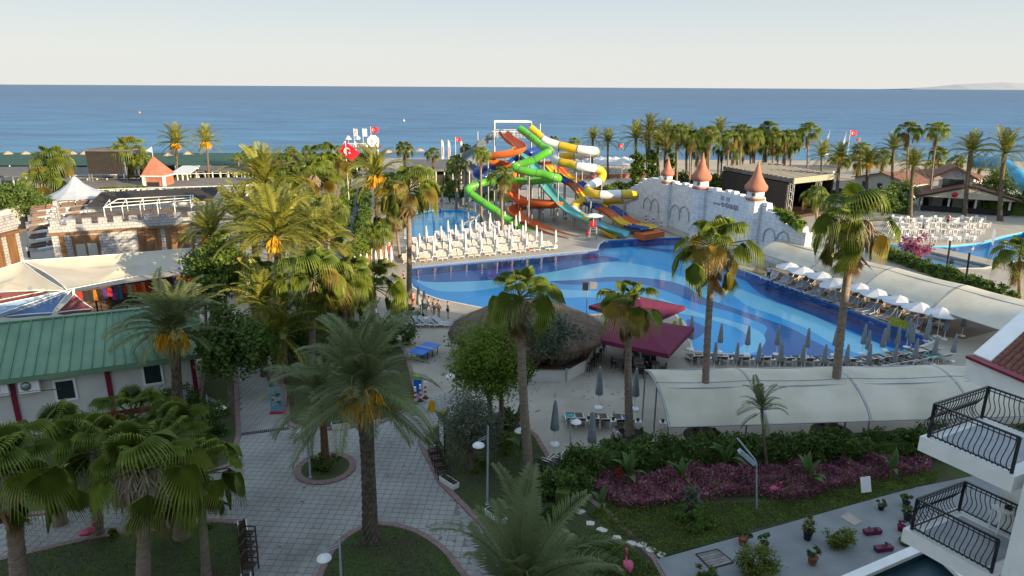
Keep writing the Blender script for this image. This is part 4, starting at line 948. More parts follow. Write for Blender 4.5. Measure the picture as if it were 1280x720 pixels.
# gate tower at the left photo edge with stepped battlements
def left_tower():
    A, B = G(-60,365), G(32,333); d = (B-A).normalized(); n_ = Vector((-d.y,d.x,0)); O = A.copy(); L = (B-A).length; a = math.atan2(d.y,d.x)
    t = thing('castle_wing','white stone castle wing with timber bays at the left photo edge','building',O); q = lambda u,v,z: d*u+n_*v+Vector((0,0,z))
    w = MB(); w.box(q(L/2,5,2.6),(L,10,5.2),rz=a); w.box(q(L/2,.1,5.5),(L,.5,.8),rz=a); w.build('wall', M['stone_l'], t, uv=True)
    k = 12
    for i in range(k): mb = MB(); mb.box(q(L*(i+.4)/k,.1,6.3),(L/k*.6,.5,.8),rz=a); mb.build('merlon', M['stone_l'], t, uv=True)
    le = MB(); le.bar(q(0,-.4,4.9),q(L,-.4,4.7),1.1,.25); le.build('ledge', M['wood'], t)
    for u in (L*.45,L*.66,L*.86): mb = MB(); mb.box(q(u,-.1,2.8),(1.2,.3,3.9),rz=a); mb.build('timber_bay', M['wood'], t)
    r = MB(); r.box(q(L/2,5.2,5.3),(L-1,9,.12),rz=a); r.build('roof_deck', M['grey_roof'], t)
    hw = MB(); e0, e1 = G(-30,275,3.5), G(38,252,3.5); hw.bar((e0.x,e0.y,1.8),(e1.x,e1.y,1.8),.6,3.6); o = hw.build('boundary_wall', M['wall']); tag(o,'cream boundary wall climbing behind the amphitheatre seats','wall')
left_tower()
# amphitheatre: rising rows with brown benches
M['bench'] = mat('brown_bench',(0.17,0.105,0.075),.75,(0.11,0.07,0.05),2,6,rnd=.25)
def amphi():
    t = thing('amphitheatre','stepped white amphitheatre rows with brown bench seats','amphitheatre',(0,0,0)); rows = [((34,312),(78,304)),((33,300),(82,293)),((33,290),(90,281)),((33,281),(100,270)),((34,272),(106,262)),((35,264),(110,255))]
    for i,(a_,b_) in enumerate(rows):
        z = 0.4+.55*i; a = G(*a_,z); b = G(*b_,z); s_ = MB(); s_.bar((a.x,a.y+1.2,z/2),(b.x,b.y+1.2,z/2),3.4,z); s_.build('step', M['wall'], t)
        L = (b-a).length; k = int(L/2.1)
        for j in range(k):
            p = a.lerp(b,(j+.5)/k); s_ = MB(); s_.box((p.x,p.y+.3,z+.22),(1.98,.6,.3),rz=math.atan2((b-a).y,(b-a).x)); s_.box((p.x,p.y+.62,z+.45),(1.98,.12,.4),rz=math.atan2((b-a).y,(b-a).x)); s_.build('seat', M['bench'], t)
amphi()
# marquee tent, orange tower, stage screen, pergola, low roofs
def tent():
    c = G(98,252,2.6); t = thing('marquee_tent','white peaked marquee tent on the left terrace','tent',(c.x,c.y,2.6)); mb = MB(); N = 12
    prof = [(5.2,1.0),(4.2,1.35),(2.6,2.1),(1.2,3.1),(0.3,4.2),(0.0,4.4)]; mb.lathe(prof,(0,0,0),N,smooth=False); mb.build('canopy', mat('white_tent_cloth',(0.52,0.56,0.62),.7,(0.45,0.49,0.55),.6,5,trans=.2), t)
    for i in range(6): p = MB(); a = i*PI/3; p.tube([(5*math.cos(a),5*math.sin(a),-.1),(5*math.cos(a),5*math.sin(a),1.1)],.07,5); p.build('pole', M['white'], t)
    s_ = MB(); 
    for i in range(5):
        a = -PI/2+(i-2)*.42; s_.box((3.9*math.cos(a),3.9*math.sin(a),.5),(1.3,.5,1.0),rz=a+PI/2)
    s_.build('side_panel', M['white'], t)
tent()
def orange_tower():
    b0 = G(202,247); t = thing('orange_tower','small orange tower with a steep pyramid roof and white flag','tower',(b0.x,b0.y,0)); top = PY(196,195,b0.y).z; ev = PY(196,218,b0.y).z; hw = 14.5/FPX*b0.y
    w = MB(); w.box((0,0,ev/2),(hw*1.7,hw*1.7,ev)); w.build('wall', M['orange'], t)
    for s_ in (-1,1): c = MB(); c.box((s_*hw*.85,-hw*.86,ev/2),(.55,.3,ev)); c.build('corner_trim', M['white'], t)
    wd = MB(); wd.box((-.2,-hw*.87,ev*.62),(hw*1.0,.2,1.0)); wd.build('window', M['glass'], t)
    r = MB(); r.add([(-hw,-hw,ev),(hw,-hw,ev),(hw,hw,ev),(-hw,hw,ev),(-.6,0,top)],[(0,1,4),(1,2,4),(2,3,4),(3,0,4),(3,2,1,0)]); r.build('roof', M['orange'], t)
    e = MB()
    for s_ in (-1,1): e.bar((-hw,s_*hw,ev-.1),(hw,s_*hw,ev-.1),.2,.25); e.bar((s_*hw,-hw,ev-.1),(s_*hw,hw,ev-.1),.2,.25)
    e.build('eave_trim', M['white'], t)
    f = MB(); f.tube([(-.6,0,top-.2),(-.6,0,top+1.8)],.05,5); f.build('flag_pole', M['white'], t)
    f = MB(); f.add([(-.6,0,top+1.8),(-.6,0,top+.7),(-1.9,0.1,top+1.0)],[(0,1,2)]); f.build('pennant', M['white'], t)
orange_tower()
def screen():
    a, b = G(116,243), G(160,243); Y = a.y; zt = PY(136,189,Y).z; zb = PY(136,217,Y).z; W_ = b.x-a.x; t = thing('stage_screen','tall black fabric stage screen on a truss frame','screen',(a.x+W_/2,Y,0))
    mb = MB(); mb.box((0,0,(zt+zb)/2),(W_,.4,zt-zb)); mb.build('screen', M['dark'], t)
    r = MB(); r.box((.8,2.8,zt+.15),(W_+1.6,6.5,.35)); r.build('roof', M['grey_roof'], t)
    for x in (-W_/2,W_/2):
        for y in (.3,5.5):
            p = MB()
            for o in (-.3,.3): p.tube([(x+o,y,0),(x+o,y,zt)],.06,4)
            for i in range(9): p.tube([(x-.3,y,zt*i/9),(x+.3,y,zt*(i+1)/9)],.04,4)
            p.build('truss', M['steel'], t)
screen()
def flat_roof(label, quad, z, th, m, posts=0, name='beach_shelter', cat='shelter', wallm=None, wallh=0.0):
    P = [G(p[0],p[1],z) for p in quad]; O = Vector((P[0].x,P[0].y,0)); t = thing(name,label,cat,O); mb = MB(); mb.prism([(p-O).xy for p in P],z-th,z); mb.build('roof', m, t)
    if posts:
        for a,b in ((P[0],P[1]),(P[3],P[2])):
            for i in range(posts): q = MB(); e = a.lerp(b,(i+.5)/posts)-O; q.bar((e.x,e.y,0),(e.x,e.y,z-th),.18); q.build('post', M['white'], t)
    if wallm:
        w = MB(); P2 = [(p-O)*.97 for p in P]; w.prism([p.xy for p in P2],0,wallh); w.build('wall', wallm, t)
    return t
flat_roof('white roofed pergola beside the orange tower',[(212,217),(237,217),(250,207),(228,207)],4.0,.18,M['white'],4,'pergola','pergola')
flat_roof('long low pale roof in front of the green beach netting',[(240,214),(320,213),(318,207),(246,207)],3.2,.25,M['grey_roof'],8)
flat_roof('grey roofed beach bar behind the stage screen',[(90,222),(188,220),(190,208),(92,209)],3.2,.3,M['grey_roof'],8)
flat_roof('grey roofed beach kiosk at the far left',[(-60,222),(40,219),(45,208),(-60,209)],3.2,.3,M['grey_roof'],6)
flat_roof('long grey roofed beach bar below the feather banners',[(508,212),(592,211),(576,199),(506,199)],3.6,.5,M['grey_roof'],8,wallm=M['dark'],wallh=2.2)
flat_roof('flat dark roofed pavilion behind the stage roof',[(985,212),(1050,212),(1052,206),(985,206)],4,.3,M['grey_roof'],4)
for lb,quad in (('left stretch of the long dark green beach netting',[(-80,206),(180,206),(175,191),(-80,190.5)]),('middle stretch of the long dark green beach netting',[(181,206),(330,206),(322,191.2),(176,191)]),('right stretch of the long dark green beach netting',[(331,206),(440,206),(428,191.6),(323,191.2)])):
    t = flat_roof(lb, quad, 3.0, .15, M['greennet'], 10)
for i,(x,y,lb) in enumerate(((13,197,'straw beach parasol poking out of the netting at far left'),(35,190,'straw beach parasol behind the netting near the left palms'),(93,197,'straw beach parasol left of the stage screen'),(108,194,'larger straw beach parasol just left of the stage screen'),(236,192,'straw beach parasol between the two orange fruit palms'),(212,200,'straw beach parasol right of the orange tower'),(318,201,'straw beach parasol right of the long pale roof'),(325,196,'straw beach parasol by the stubby fan palm'),(485,195,'straw beach parasol beside the white sign tower'),(497,194,'straw beach parasol left of the lone fan palm'),(512,194,'straw beach parasol right of the lone fan palm'),(525,193,'straw beach parasol nearest the feather banners'),(1005,188,'straw parasol on the right beach'))):
    b0 = G(x,y+4 if x > 400 else max(y,198)+8); t = thing('straw_parasol',lb,'parasol',(b0.x,b0.y,0),0,'straw beach parasols'); mb = MB(); mb.lathe([(1.7,2.1),(.9,2.6),(.1,2.95)],n=8,smooth=False); mb.v = [(a_,b_,c_*(1 if x > 400 else 1.28)) for a_,b_,c_ in mb.v]; mb.build('canopy',M['straw'],t); mb = MB(); mb.tube([(0,0,0),(0,0,2.8)],.09,5); mb.build('pole',M['wood'],t)

# ---- shade sails
def sail(label, corners, m, sag=0.10, name='shade_sail', n=10, group=None):
    P = [G(c[0],c[1],c[2]) for c in corners]; O = Vector((P[0].x,P[0].y,0)); c = sum(P,Vector())/len(P); mb = MB(); k = len(P)
    ring_ = []
    for i in range(k):
        a,b = P[i],P[(i+1)%k]
        for j in range(n): t = j/n; e = a.lerp(b,t); ring_.append(e+(c-e)*sag*4*t*(1-t)*1.0)
    rows = [[c.lerp(p,s_/5)-Vector((0,0,.5*math.sin(PI*s_/5))) for s_ in range(1,6)] for p in ring_]; N = len(ring_)
    vs = [c-O]+[p-O for r_ in rows for p in r_]; fs = []
    for i in range(N):
        j = (i+1)%N; fs.append((0,1+i*5,1+j*5))
        for s_ in range(4): fs.append((1+i*5+s_,2+i*5+s_,2+j*5+s_,1+j*5+s_))
    mb.add(vs,fs,0,True); t = thing(name,label,'shade sail',O,0,group); mb.build('sail_cloth', m, t)
    e = MB(); e.tube([p-O for p in ring_]+[ring_[0]-O],.045,4); e.build('edge_rope', M['white'], t); return t
sail('large cream shade sail before the castle restaurant',[(28,326,6.2),(242,310,5.2),(226,336,3.9),(84,362,4.6)],M['sail'],.05)
sail('cream shade sail cut by the left photo edge',[(28,327,6.1),(82,363,4.4),(-15,366,4.0),(-60,352,4.5)],M['sail'],.06)
sail('maroon shade strip under the left cream sail',[(70,361,4.3),(-30,366,3.9),(-30,381,3.7)],M['sail_maroon'],.04)
sail('pale blue shade sail in two folds over the lane',[(84,363,4.4),(-20,384,3.6),(-20,399,3.5)],M['sail_blue'],.05)
sail('deeper blue shade sail beside the maroon triangle',[(89,363,4.4),(2,396,3.2),(66,391,3.2)],mat('deep_blue_sail',(0.16,0.27,0.47),.8,(0.13,0.22,0.40),.4,5,trans=.15),.08)
sail('small maroon triangular sail with white edging',[(92.5,367,4.6),(117,386,3.2),(70,391,3.2)],M['sail_maroon'],.10)
def mast(label, base, top, r=.14):
    b0 = G(*base); p = PY(top[0],top[1],b0.y); mb = MB(); mb.tube([(0,0,0),(p.x-b0.x,0,p.z)],[r,r*.9],8); mb.lathe([(r*1.2,0),(r*1.2,.12)],(p.x-b0.x,0,p.z),8); tag(mb.build('sail_mast', M['white'], None, b0), label, 'mast')
mast('pale mast where the blue and maroon sails meet',(95,404),(91,356))
mast('mast at the left peak of the cream sail',(30,372),(28,325))
mast('mast at the right tip of the cream sail',(247,352),(246,306),.18)
mast('mast holding the right lower sail corner',(240,358),(228,335))
flat_roof('low cream wall beside the dark trees left of the grove',[(294,348),(318,342),(322,316),(300,318)],2.8,2.6,M['wall'],0,'garden_wall','wall')
# dim bazaar stalls with hanging clothes under the sail
random.seed(9)
bz = thing('bazaar_stall','row of colourful goods hanging under the cream sail','stall',G(150,388)); O = bz.location.copy()
fr = MB(); e0, e1 = G(96,398)-O, G(246,372)-O
for i in range(6): p = e0.lerp(e1,i/5); fr.bar((p.x,p.y,0),(p.x,p.y,2.8),.12)
fr.bar((e0.x,e0.y,2.7),(e1.x,e1.y,2.7),.12); fr.box(((e0.x+e1.x)/2,(e0.y+e1.y)/2+1.6,1.2),((e1-e0).length,.2,2.4),rz=math.atan2(e1.y-e0.y,e1.x-e0.x)); fr.build('frame', M['darkwood'], bz)
gm = [mat('cloth_'+n_, c, .9, rnd=.2) for n_,c in (('red',(0.45,0.04,0.03)),('orange',(0.55,0.20,0.03)),('violet',(0.12,0.04,0.22)),('teal',(0.03,0.18,0.25)),('cream',(0.5,0.45,0.38)),('black',(0.03,0.03,0.03)))]
for i in range(26):
    p = e0.lerp(e1,(i+.5)/26); mb = MB(); h = random.uniform(.8,1.5); mb.box((p.x,p.y-.1,2.6-h/2),(random.uniform(.35,.6),.12,h),taper=random.uniform(.6,1)); mb.build('hanging_garment', gm[random.randrange(6)], bz)

# ---- castle slide wall with three turrets (right)
def castle_wall():
    A, B, C_ = G(783,265), G(851,286), G(1012,346); O = A.copy(); t = thing('castle_wall','long white block castle wall with pointed arches and three turrets behind the slides','castle',O)
    d = (C_-A).normalized(); n_ = Vector((d.y,-d.x,0)); L = (C_-A).length; a = math.atan2(d.y,d.x)
    if n_.x > 0: n_ = -n_
    def u_of(x,y): return (onplane(x,y,A,n_)-A).dot(d)
    def z_of(x,y): return onplane(x,y,A,n_).z
    tops = [(783,244),(787,238),(792,236),(796,231),(802,230),(806,226),(812,225),(818,222),(828,224),(836,226),(850,230),(862,232),(874,237),(895,238),(908,241),(925,245),(935,248),(955,252),(962,262),(966,265),(970,266),(974,273),(984,274),(986,281),(996,282),(997,287),(1004,288),(1012,290)]
    pts = [(u_of(x,y),z_of(x,y)) for x,y in tops]
    w = MB(); k = len(pts)
    for i in range(k-1):
        (u0,z0),(u1,z1) = pts[i],pts[i+1]
        zz = max(.5,(z0+z1)/2+random.uniform(-.12,.12)); um = (u0+u1)/2; w.box(d*um+Vector((0,0,zz/2))-n_*.0,(u1-u0,1.0+.02*(i%2),zz),rz=a)
    w.build('wall', M['stone_r'], t, uv=True)
    random.seed(21)
    for i in range(34):                     # worn crest stones, each a piece
        u = L*(i+.5)/34; zz = None
        for j in range(k-1):
            if pts[j][0] <= u <= pts[j+1][0]: zz = (pts[j][1]+pts[j+1][1])/2
        if zz is None or random.random() < .3: continue
        mb = MB(); h = random.uniform(.25,.6); mb.box(d*u+Vector((0,0,zz+h/2-.05)),(random.uniform(.7,1.1),.9,h),rz=a,taper=.85); mb.build('crest_stone', M['stone_r'], t, uv=True)
    for cx,cy,apex,eave,hw in ((840,226,196,219,9),(882,237,191,225,13.5),(951,247,201,238,15)):
        u = u_of(cx,cy); P = d*u+n_*.9; Yv = (O+P).y; r = hw/FPX*Yv*.72; ze = PY(cx,eave,Yv).z; za = PY(cx,apex,Yv).z
        mb = MB(); mb.lathe([(r*.98,0),(r*.98,ze-1.2)],tuple(P),10,smooth=False); tw = mb.build('turret', M['stone_r'], t, uv=True)
        mb = MB(); mb.lathe([(r*1.05,ze-1.25),(r*1.1,ze-1.15),(r*1.1,ze-.95),(r*1.0,ze-.9)],tuple(P),14); mb.build('pink_band', M['orange'], tw)
        mb = MB(); mb.lathe([(r*.97,ze-.9),(r*.97,ze+.1)],tuple(P),14); mb.build('turret_neck', M['white'], tw)
        for s_ in (-.55,):
            q = P+(Vector((0,-1,0))*math.cos(s_)+Vector((1,0,0))*math.sin(s_))*r*.97; mb = MB(); mb.box(q+Vector((0,0,ze-.42)),(.34,.3,.4)); mb.build('turret_window', M['dark'], tw)
        hh = za-ze; mb = MB(); mb.lathe([(r*.9,ze-.12),(r*1.18,ze-.05),(r*1.3,ze+hh*.08),(r*1.27,ze+hh*.17),(r*1.0,ze+hh*.26),(r*.62,ze+hh*.45),(r*.36,ze+hh*.64),(r*.16,ze+hh*.84),(.05,ze+hh)],tuple(P),20); mb.build('turret_roof', M['orange'], tw)
    # pointed arch reliefs
    gm_ = mat('grey_relief',(0.38,0.41,0.46),.9)
    def arch(x,y0,y1,wp):
        p0 = onplane(x,y1,A,n_)-O; zt = onplane(x,y0,A,n_).z; hw = wp/2; zb = p0.z; zs = zb+(zt-zb)*.5; b_ = p0+n_*.55
        P_ = [(-hw,zb),(-hw,zs),(-hw*.72,zs+(zt-zs)*.6),(0,zt),(hw*.72,zs+(zt-zs)*.6),(hw,zs),(hw,zb)]
        mb = MB(); mb.tube([b_+d*u+Vector((0,0,z-b_.z)) for u,z in P_],.10,5); mb.build('arch_relief', gm_, t)
    for x,y0,y1,wp in ((812,246,262,2.4),(821.5,248,264,2.4),(847,255,273,2.6),(858.5,257,275,2.6),(965,284,304,2.2),(982,288,308,2.2)): arch(x,y0,y1,wp)
    p = onplane(903,283,A,n_)-O+n_*.52; zt = onplane(903,268,A,n_).z; mb = MB(); pr = [(-1.3,0),(-1.3,zt-1.2),(-.9,zt-.4),(0,zt),(.9,zt-.4),(1.3,zt-1.2),(1.3,0)]; vs = [Vector((p.x,p.y,0))+d*u+Vector((0,0,z)) for u,z in pr]; vs2 = [v+n_*.12 for v in vs]
    mb.add(vs+vs2,[tuple(range(6,-1,-1)),tuple(range(7,14))]+[(i,(i+1)%7,7+(i+1)%7,7+i) for i in range(7)]); mb.build('gate', M['wood'], t)
    for x,y in ((907,247),(914,249)): q = onplane(x,y,A,n_)-O+n_*.52; mb = MB(); mb.box(q,(.7,.1,.6),rz=a); mb.build('recess', gm_, t)
    # faded lettering, unreadable at this size
    lt = MB(); random.seed(4); u0 = u_of(896,253); u1 = u_of(926,260)
    for i in range(17):
        u = u0+(u1-u0)*i/16; z = z_of(896,253)+(z_of(926,260)-z_of(896,253))*i/16; h = .22 if i < 6 else random.uniform(.5,.85); c = d*u+n_*.53+Vector((0,0,z)); lt.box(c,(.14,.06,h),rz=a)
        if i % 3 != 1: lt.box(c+d*.18+Vector((0,0,random.choice((-.18,.0,.18)))),(.3,.05,.12),rz=a)
    lt.build('lettering', mat('faded_mauve',(0.27,0.20,0.28),.9), t)
    wk = MB(); k0 = A+n_*1.6; k1 = C_+n_*1.6; wk.bar(k0-O+Vector((0,0,.15)),k1-O+Vector((0,0,.15)),2.2,.3); wk.build('plinth', M['deck'], t)
castle_wall()
# low sandy wall joining the castle end
w = MB(); a_, b_ = G(745,262), G(790,266); w.bar((a_.x,a_.y,1.2),(b_.x,b_.y,1.2),.6,2.4); tag(w.build('low_wall', M['wall']), 'low cream wall behind the yellow slide exit', 'wall')

# ---- stage roof, bungalow, tiled house
def stage():
    z = 7.0; Pq = [(905,211),(1046,243),(1046,222),(955,204)]
    P = [G(904,208,z),G(992,224,z),G(1046,218,z),G(958,203,z)]; O = Vector((P[1].x,P[1].y,0)); t = thing('stage_pavilion','big dark stage pavilion with a ribbed grey roof and white trusses','stage',O)
    mb = MB(); mb.prism([(p-O).xy for p in P],z-.7,z); mb.build('roof', M['grey_roof'], t)
    a,b,c,d_ = [(p-O) for p in P]
    k = 16
    for i in range(k):
        e0 = a.lerp(b,(i+.5)/k); e1 = d_.lerp(c,(i+.5)/k); mb = MB(); mb.bar((e0.x,e0.y,z+.06),(e1.x,e1.y,z+.06),.4,.12); mb.build('roof_rib', mat('roof_rib_grey',(0.21,0.20,0.185),.8) if i == 0 else bpy.data.materials['roof_rib_grey'], t)
    w = MB(); w.bar((a.x,a.y,z/2-.4),(b.x-.6,b.y+.6,z/2-.4),.3,z-.9); w.bar((d_.x,d_.y,z/2-.4),(c.x-.5,c.y,z/2-.4),.3,z-.9); w.bar((a.x,a.y,z/2-.4),(d_.x,d_.y,z/2-.4),.3,z-.9); w.build('curtain_and_shade_backing', M['dark'], t)  # far sheet is added so the interior under the roof reads dark
    f = MB(); f.bar((b.x,b.y-.05,z-.3),(c.x,c.y-.05,z-.3),.25,1.0); f.build('front_fascia', mat('khaki_fascia',(.36,.34,.26),.85), t)
    for p in (b,b.lerp(c,.62)):
        tr_ = MB()
        for sx_,sy_ in ((-.35,-.35),(.35,-.35),(.35,.35),(-.35,.35)): tr_.tube([(p.x+sx_,p.y+sy_+.5,0),(p.x+sx_,p.y+sy_+.5,z-.7)],.07,5)
        for i in range(10): s_ = -1 if i%2 else 1; tr_.tube([(p.x-.35*s_,p.y+.15,(z-.7)*i/10),(p.x+.35*s_,p.y+.15,(z-.7)*(i+1)/10)],.05,4)
        tr_.build('truss_column', M['steel'], t)
    fl = MB(); fl.prism([(p.x*.98,p.y*.98) for p in (a,b,c,d_)],0,.5); fl.build('stage_floor', M['darkwood'], t)
stage()
def gable_house(name, label, cat, base, W_, D_, ez, rz_, rot, wallm, roofm, wins=()):
    b0 = G(*base); t = thing(name,label,cat,(b0.x,b0.y,0),rot)
    w = MB(); w.box((0,D_/2,ez/2),(W_,D_,ez)); w.add([(-W_/2,0,ez),(W_/2,0,ez),(0,0,rz_),(-W_/2,D_,ez),(W_/2,D_,ez),(0,D_,rz_)],[(0,1,2),(4,3,5)]); w.build('wall', wallm, t)
    r = MB(); o = .6; sl = (rz_-ez)/(W_/2)
    for s_ in (-1,1):
        x0 = s_*(W_/2+o); z0 = ez-o*sl
        vs = [(x0,-o,z0),(0,-o,rz_),(0,D_+o,rz_),(x0,D_+o,z0)]; vs += [(v[0],v[1],v[2]+.16) for v in vs]
        fs = [(0,1,2,3),(7,6,5,4),(0,4,5,1),(1,5,6,2),(2,6,7,3),(3,7,4,0)]
        r.add(vs, fs)
    r.build('roof', roofm, t, uv=True); return t
bg_ = gable_house('bungalow','low white bungalow with a long red tiled roof by the beach','bungalow',(1100,243),13,26,3.0,4.6,R(-62),M['wall'],M['redroof'])
for i in range(3): m_ = MB(); m_.box((-4+i*3.6,-.05,1.6),(1.0,.15,1.5)); m_.build('window', M['glass'], bg_)
for i in range(4): m_ = MB(); m_.box((-6.55,3+i*5.5,1.5),(.15,1.4,1.7)); m_.build('window', M['glass'], bg_)
def tiled_house():
    b0 = G(1186,263); t = thing('tiled_house','two storey house with brown tiled gables and open terrace below','house',(b0.x,b0.y,0),R(-24))
    w = MB(); w.box((0,4,4.4),(6.4,6,3.6)); w.add([(-3.2,1,6.2),(3.2,1,6.2),(0,1,8.0),(-3.2,7,6.2),(3.2,7,6.2),(0,7,8.0)],[(0,1,2),(4,3,5)]); w.build('upper_wall', M['wall'], t)
    def roof(nm, W_, y0, y1, ez, rz_, o, xo=0):
        r = MB(); sl = (rz_-ez)/(W_/2)
        for s_ in (-1,1):
            vs = [(xo+s_*(W_/2+o),y0,ez-o*sl),(xo,y0,rz_),(xo,y1,rz_),(xo+s_*(W_/2+o),y1,ez-o*sl)]; vs += [(v[0],v[1],v[2]+.18) for v in vs]; r.add(vs,[(0,1,2,3),(7,6,5,4),(0,4,5,1),(1,5,6,2),(2,6,7,3),(3,7,4,0)])
        o_ = r.build(nm, M['redroof'], t, uv=True); v = MB()
        for s_ in (-1,1): v.bar((xo+s_*(W_/2+o),y0-.05,ez-o*sl),(xo,y0-.05,rz_+.05),.14,.35)
        v.build('verge_board', M['darkwood'], o_)
    roof('upper_roof',6.4,.2,7.8,6.2,8.0,.7)
    roof('lower_roof',15,-3.2,8,2.9,5.0,.9,2.2)
    for nm,c,dm in (('window',(-.0,.92,4.9),(3.4,.15,1.7)),('window',(3.25,3.6,4.6),(.15,3.6,2.0)),('window',(-3.25,3.6,4.6),(.15,2.6,1.6))): m_ = MB(); m_.box(c,dm); m_.build(nm, M['glass'], t)
    m_ = MB(); m_.box((0,.88,3.7),(3.6,.2,.6)); m_.build('window_box', M['wood'], t)
    m_ = MB(); m_.tube([(.5+.45*math.cos(a),.8,6.9+.45*math.sin(a)) for a in [PI*.75+i*.5 for i in range(10)]],.11,5); m_.build('round_logo', mat('logo_white',(.55,.6,.85),.5), t)
    b_ = MB(); b_.box((2.2,5,1.4),(14,5,2.8)); b_.build('lower_wall', M['wall'], t)
    for x in (-5,-.6,3.6,8.8): p_ = MB(); p_.bar((x,-2.4,0),(x,-2.4,3.0),.32); p_.build('terrace_post', M['wall'], t)
    f_ = MB(); f_.add([(-6.1,-3.15,2.75),(10.5,-3.15,2.75),(2.2,-3.15,4.7)],[(0,1,2)]); f_.build('gable_cloth', M['canvas'], t)
    s_ = MB(); s_.lathe([(.0,0),(.5,.02),(.5,.1),(0,.12)],(0,0,0),14); 
    sg = s_.build('round_sign', mat('sign_red',(.55,.02,.04),.5), t, (0,-3.25,3.4)); sg.rotation_euler = (PI/2,0,0)
    for i in range(4): d_ = MB(); d_.box((-3.5+i*3.4,2.42,1.2),(1.6,.12,2.2)); d_.build('door_opening', M['glass'], t)
    rl = MB()
    for i in range(40): rl.bar((-5+i*.36,-2.6,0),(-5+i*.36,-2.6,1.0),.05)
    rl.bar((-5,-2.6,1.0),(9,-2.6,1.0),.1,.1); rl.bar((-5,-2.55,.5),(9,-2.55,.5),.05,.9); rl.build('railing', M['dark'], t)
    sw = MB(); sw.box((10.6,3.0,1.5),(3.0,5,3.0)); sw.build('side_room', mat('ochre_wall',(.62,.48,.28),.9,(.5,.38,.22),1), t)
tiled_house()

# ---- barrel vaulted beige canopies
def canopy(label, F0, F1, B0, B1, prof, seams, posts, z0):
    """F front edge, B back edge (ground points), prof = (0..1 across, height)"""
    O = Vector((F0.x,F0.y,0)); t = thing('canopy',label,'canopy',O); e = R(0)
    def P(u,v,dz=0):
        a = F0.lerp(F1,u); b = B0.lerp(B1,u)
        for i in range(len(prof)-1):
            if prof[i][0] <= v <= prof[i+1][0]+1e-6:
                q = (v-prof[i][0])/(prof[i+1][0]-prof[i][0]); h = prof[i][1]*(1-q)+prof[i+1][1]*q; break
        p = a.lerp(b,v); return Vector((p.x-O.x,p.y-O.y,h+dz))
    sp = spline([Vector((v,h,0)) for v,h in prof],5); prof = [(p.x,p.y) for p in sp]
    us = [0]+list(seams)+[1]
    for i in range(len(us)-1):
        g = .004; cols = 9; rows = []
        for c in range(cols):
            u = us[i]+g+(us[i+1]-us[i]-2*g)*c/(cols-1); rows.append([P(u,v,-.10*math.sin(PI*c/(cols-1))) for v,h in prof])
        mb = MB(); mb.grid(rows); mb.build('canopy_panel', M['canvas'], t)
    for u in us:
        mb = MB(); mb.tube([P(u,v,-.05) for v,h in prof],.06,6)
        for v in posts: q = P(u,v,-.05); mb.tube([(q.x,q.y,0),q],.055,6)
        mb.build('frame_arch', M['steel'], t)
    rl = MB()
    for v in (0,prof[len(prof)//2][0],1): rl.tube([P(i/20,v,-.06) for i in range(21)],.045,5)
    rl.build('purlin', M['steel'], t)
    for u0,u1 in zip(us[:-1],us[1:]):
        v0 = .55; mb = MB(); mb.tube([P(u0+(u1-u0)*j/8,v0,.02+(-.10*math.sin(PI*j/8))) for j in range(9)],.03,4); mb.build('seam_cord', M['steel'], t)
G0, G1 = G(836,533,2.5), G(1300,517,2.5)
canopy('near beige vaulted fabric canopy pierced by two palms', Vector((G0.x,G0.y,0)), Vector((G1.x+2,G1.y,0)), Vector((9.0,42.6,0)), Vector((G1.x+2.2,44.0,0)), [(0,2.5),(.1,3.05),(.3,3.6),(.55,3.95),(.8,4.0),(1,3.75)], (.235,.49,.75), (0.02,.5,.98), 2.5)
F0, F1 = G(948,314,2.7), G(1262,414,2.7); E0, E1 = G(986,303,3.2), G(1310,382,3.2)
canopy('far beige vaulted canopy running along the pool side', Vector((F0.x,F0.y,0)), Vector((F1.x,F1.y,0)), Vector((E0.x,E0.y,0)), Vector((E1.x,E1.y,0)), [(0,2.6),(.15,3.1),(.4,3.6),(.65,3.75),(.85,3.6),(1,3.2)], (.28,.52,.77), (0.02,.98), 2.7)

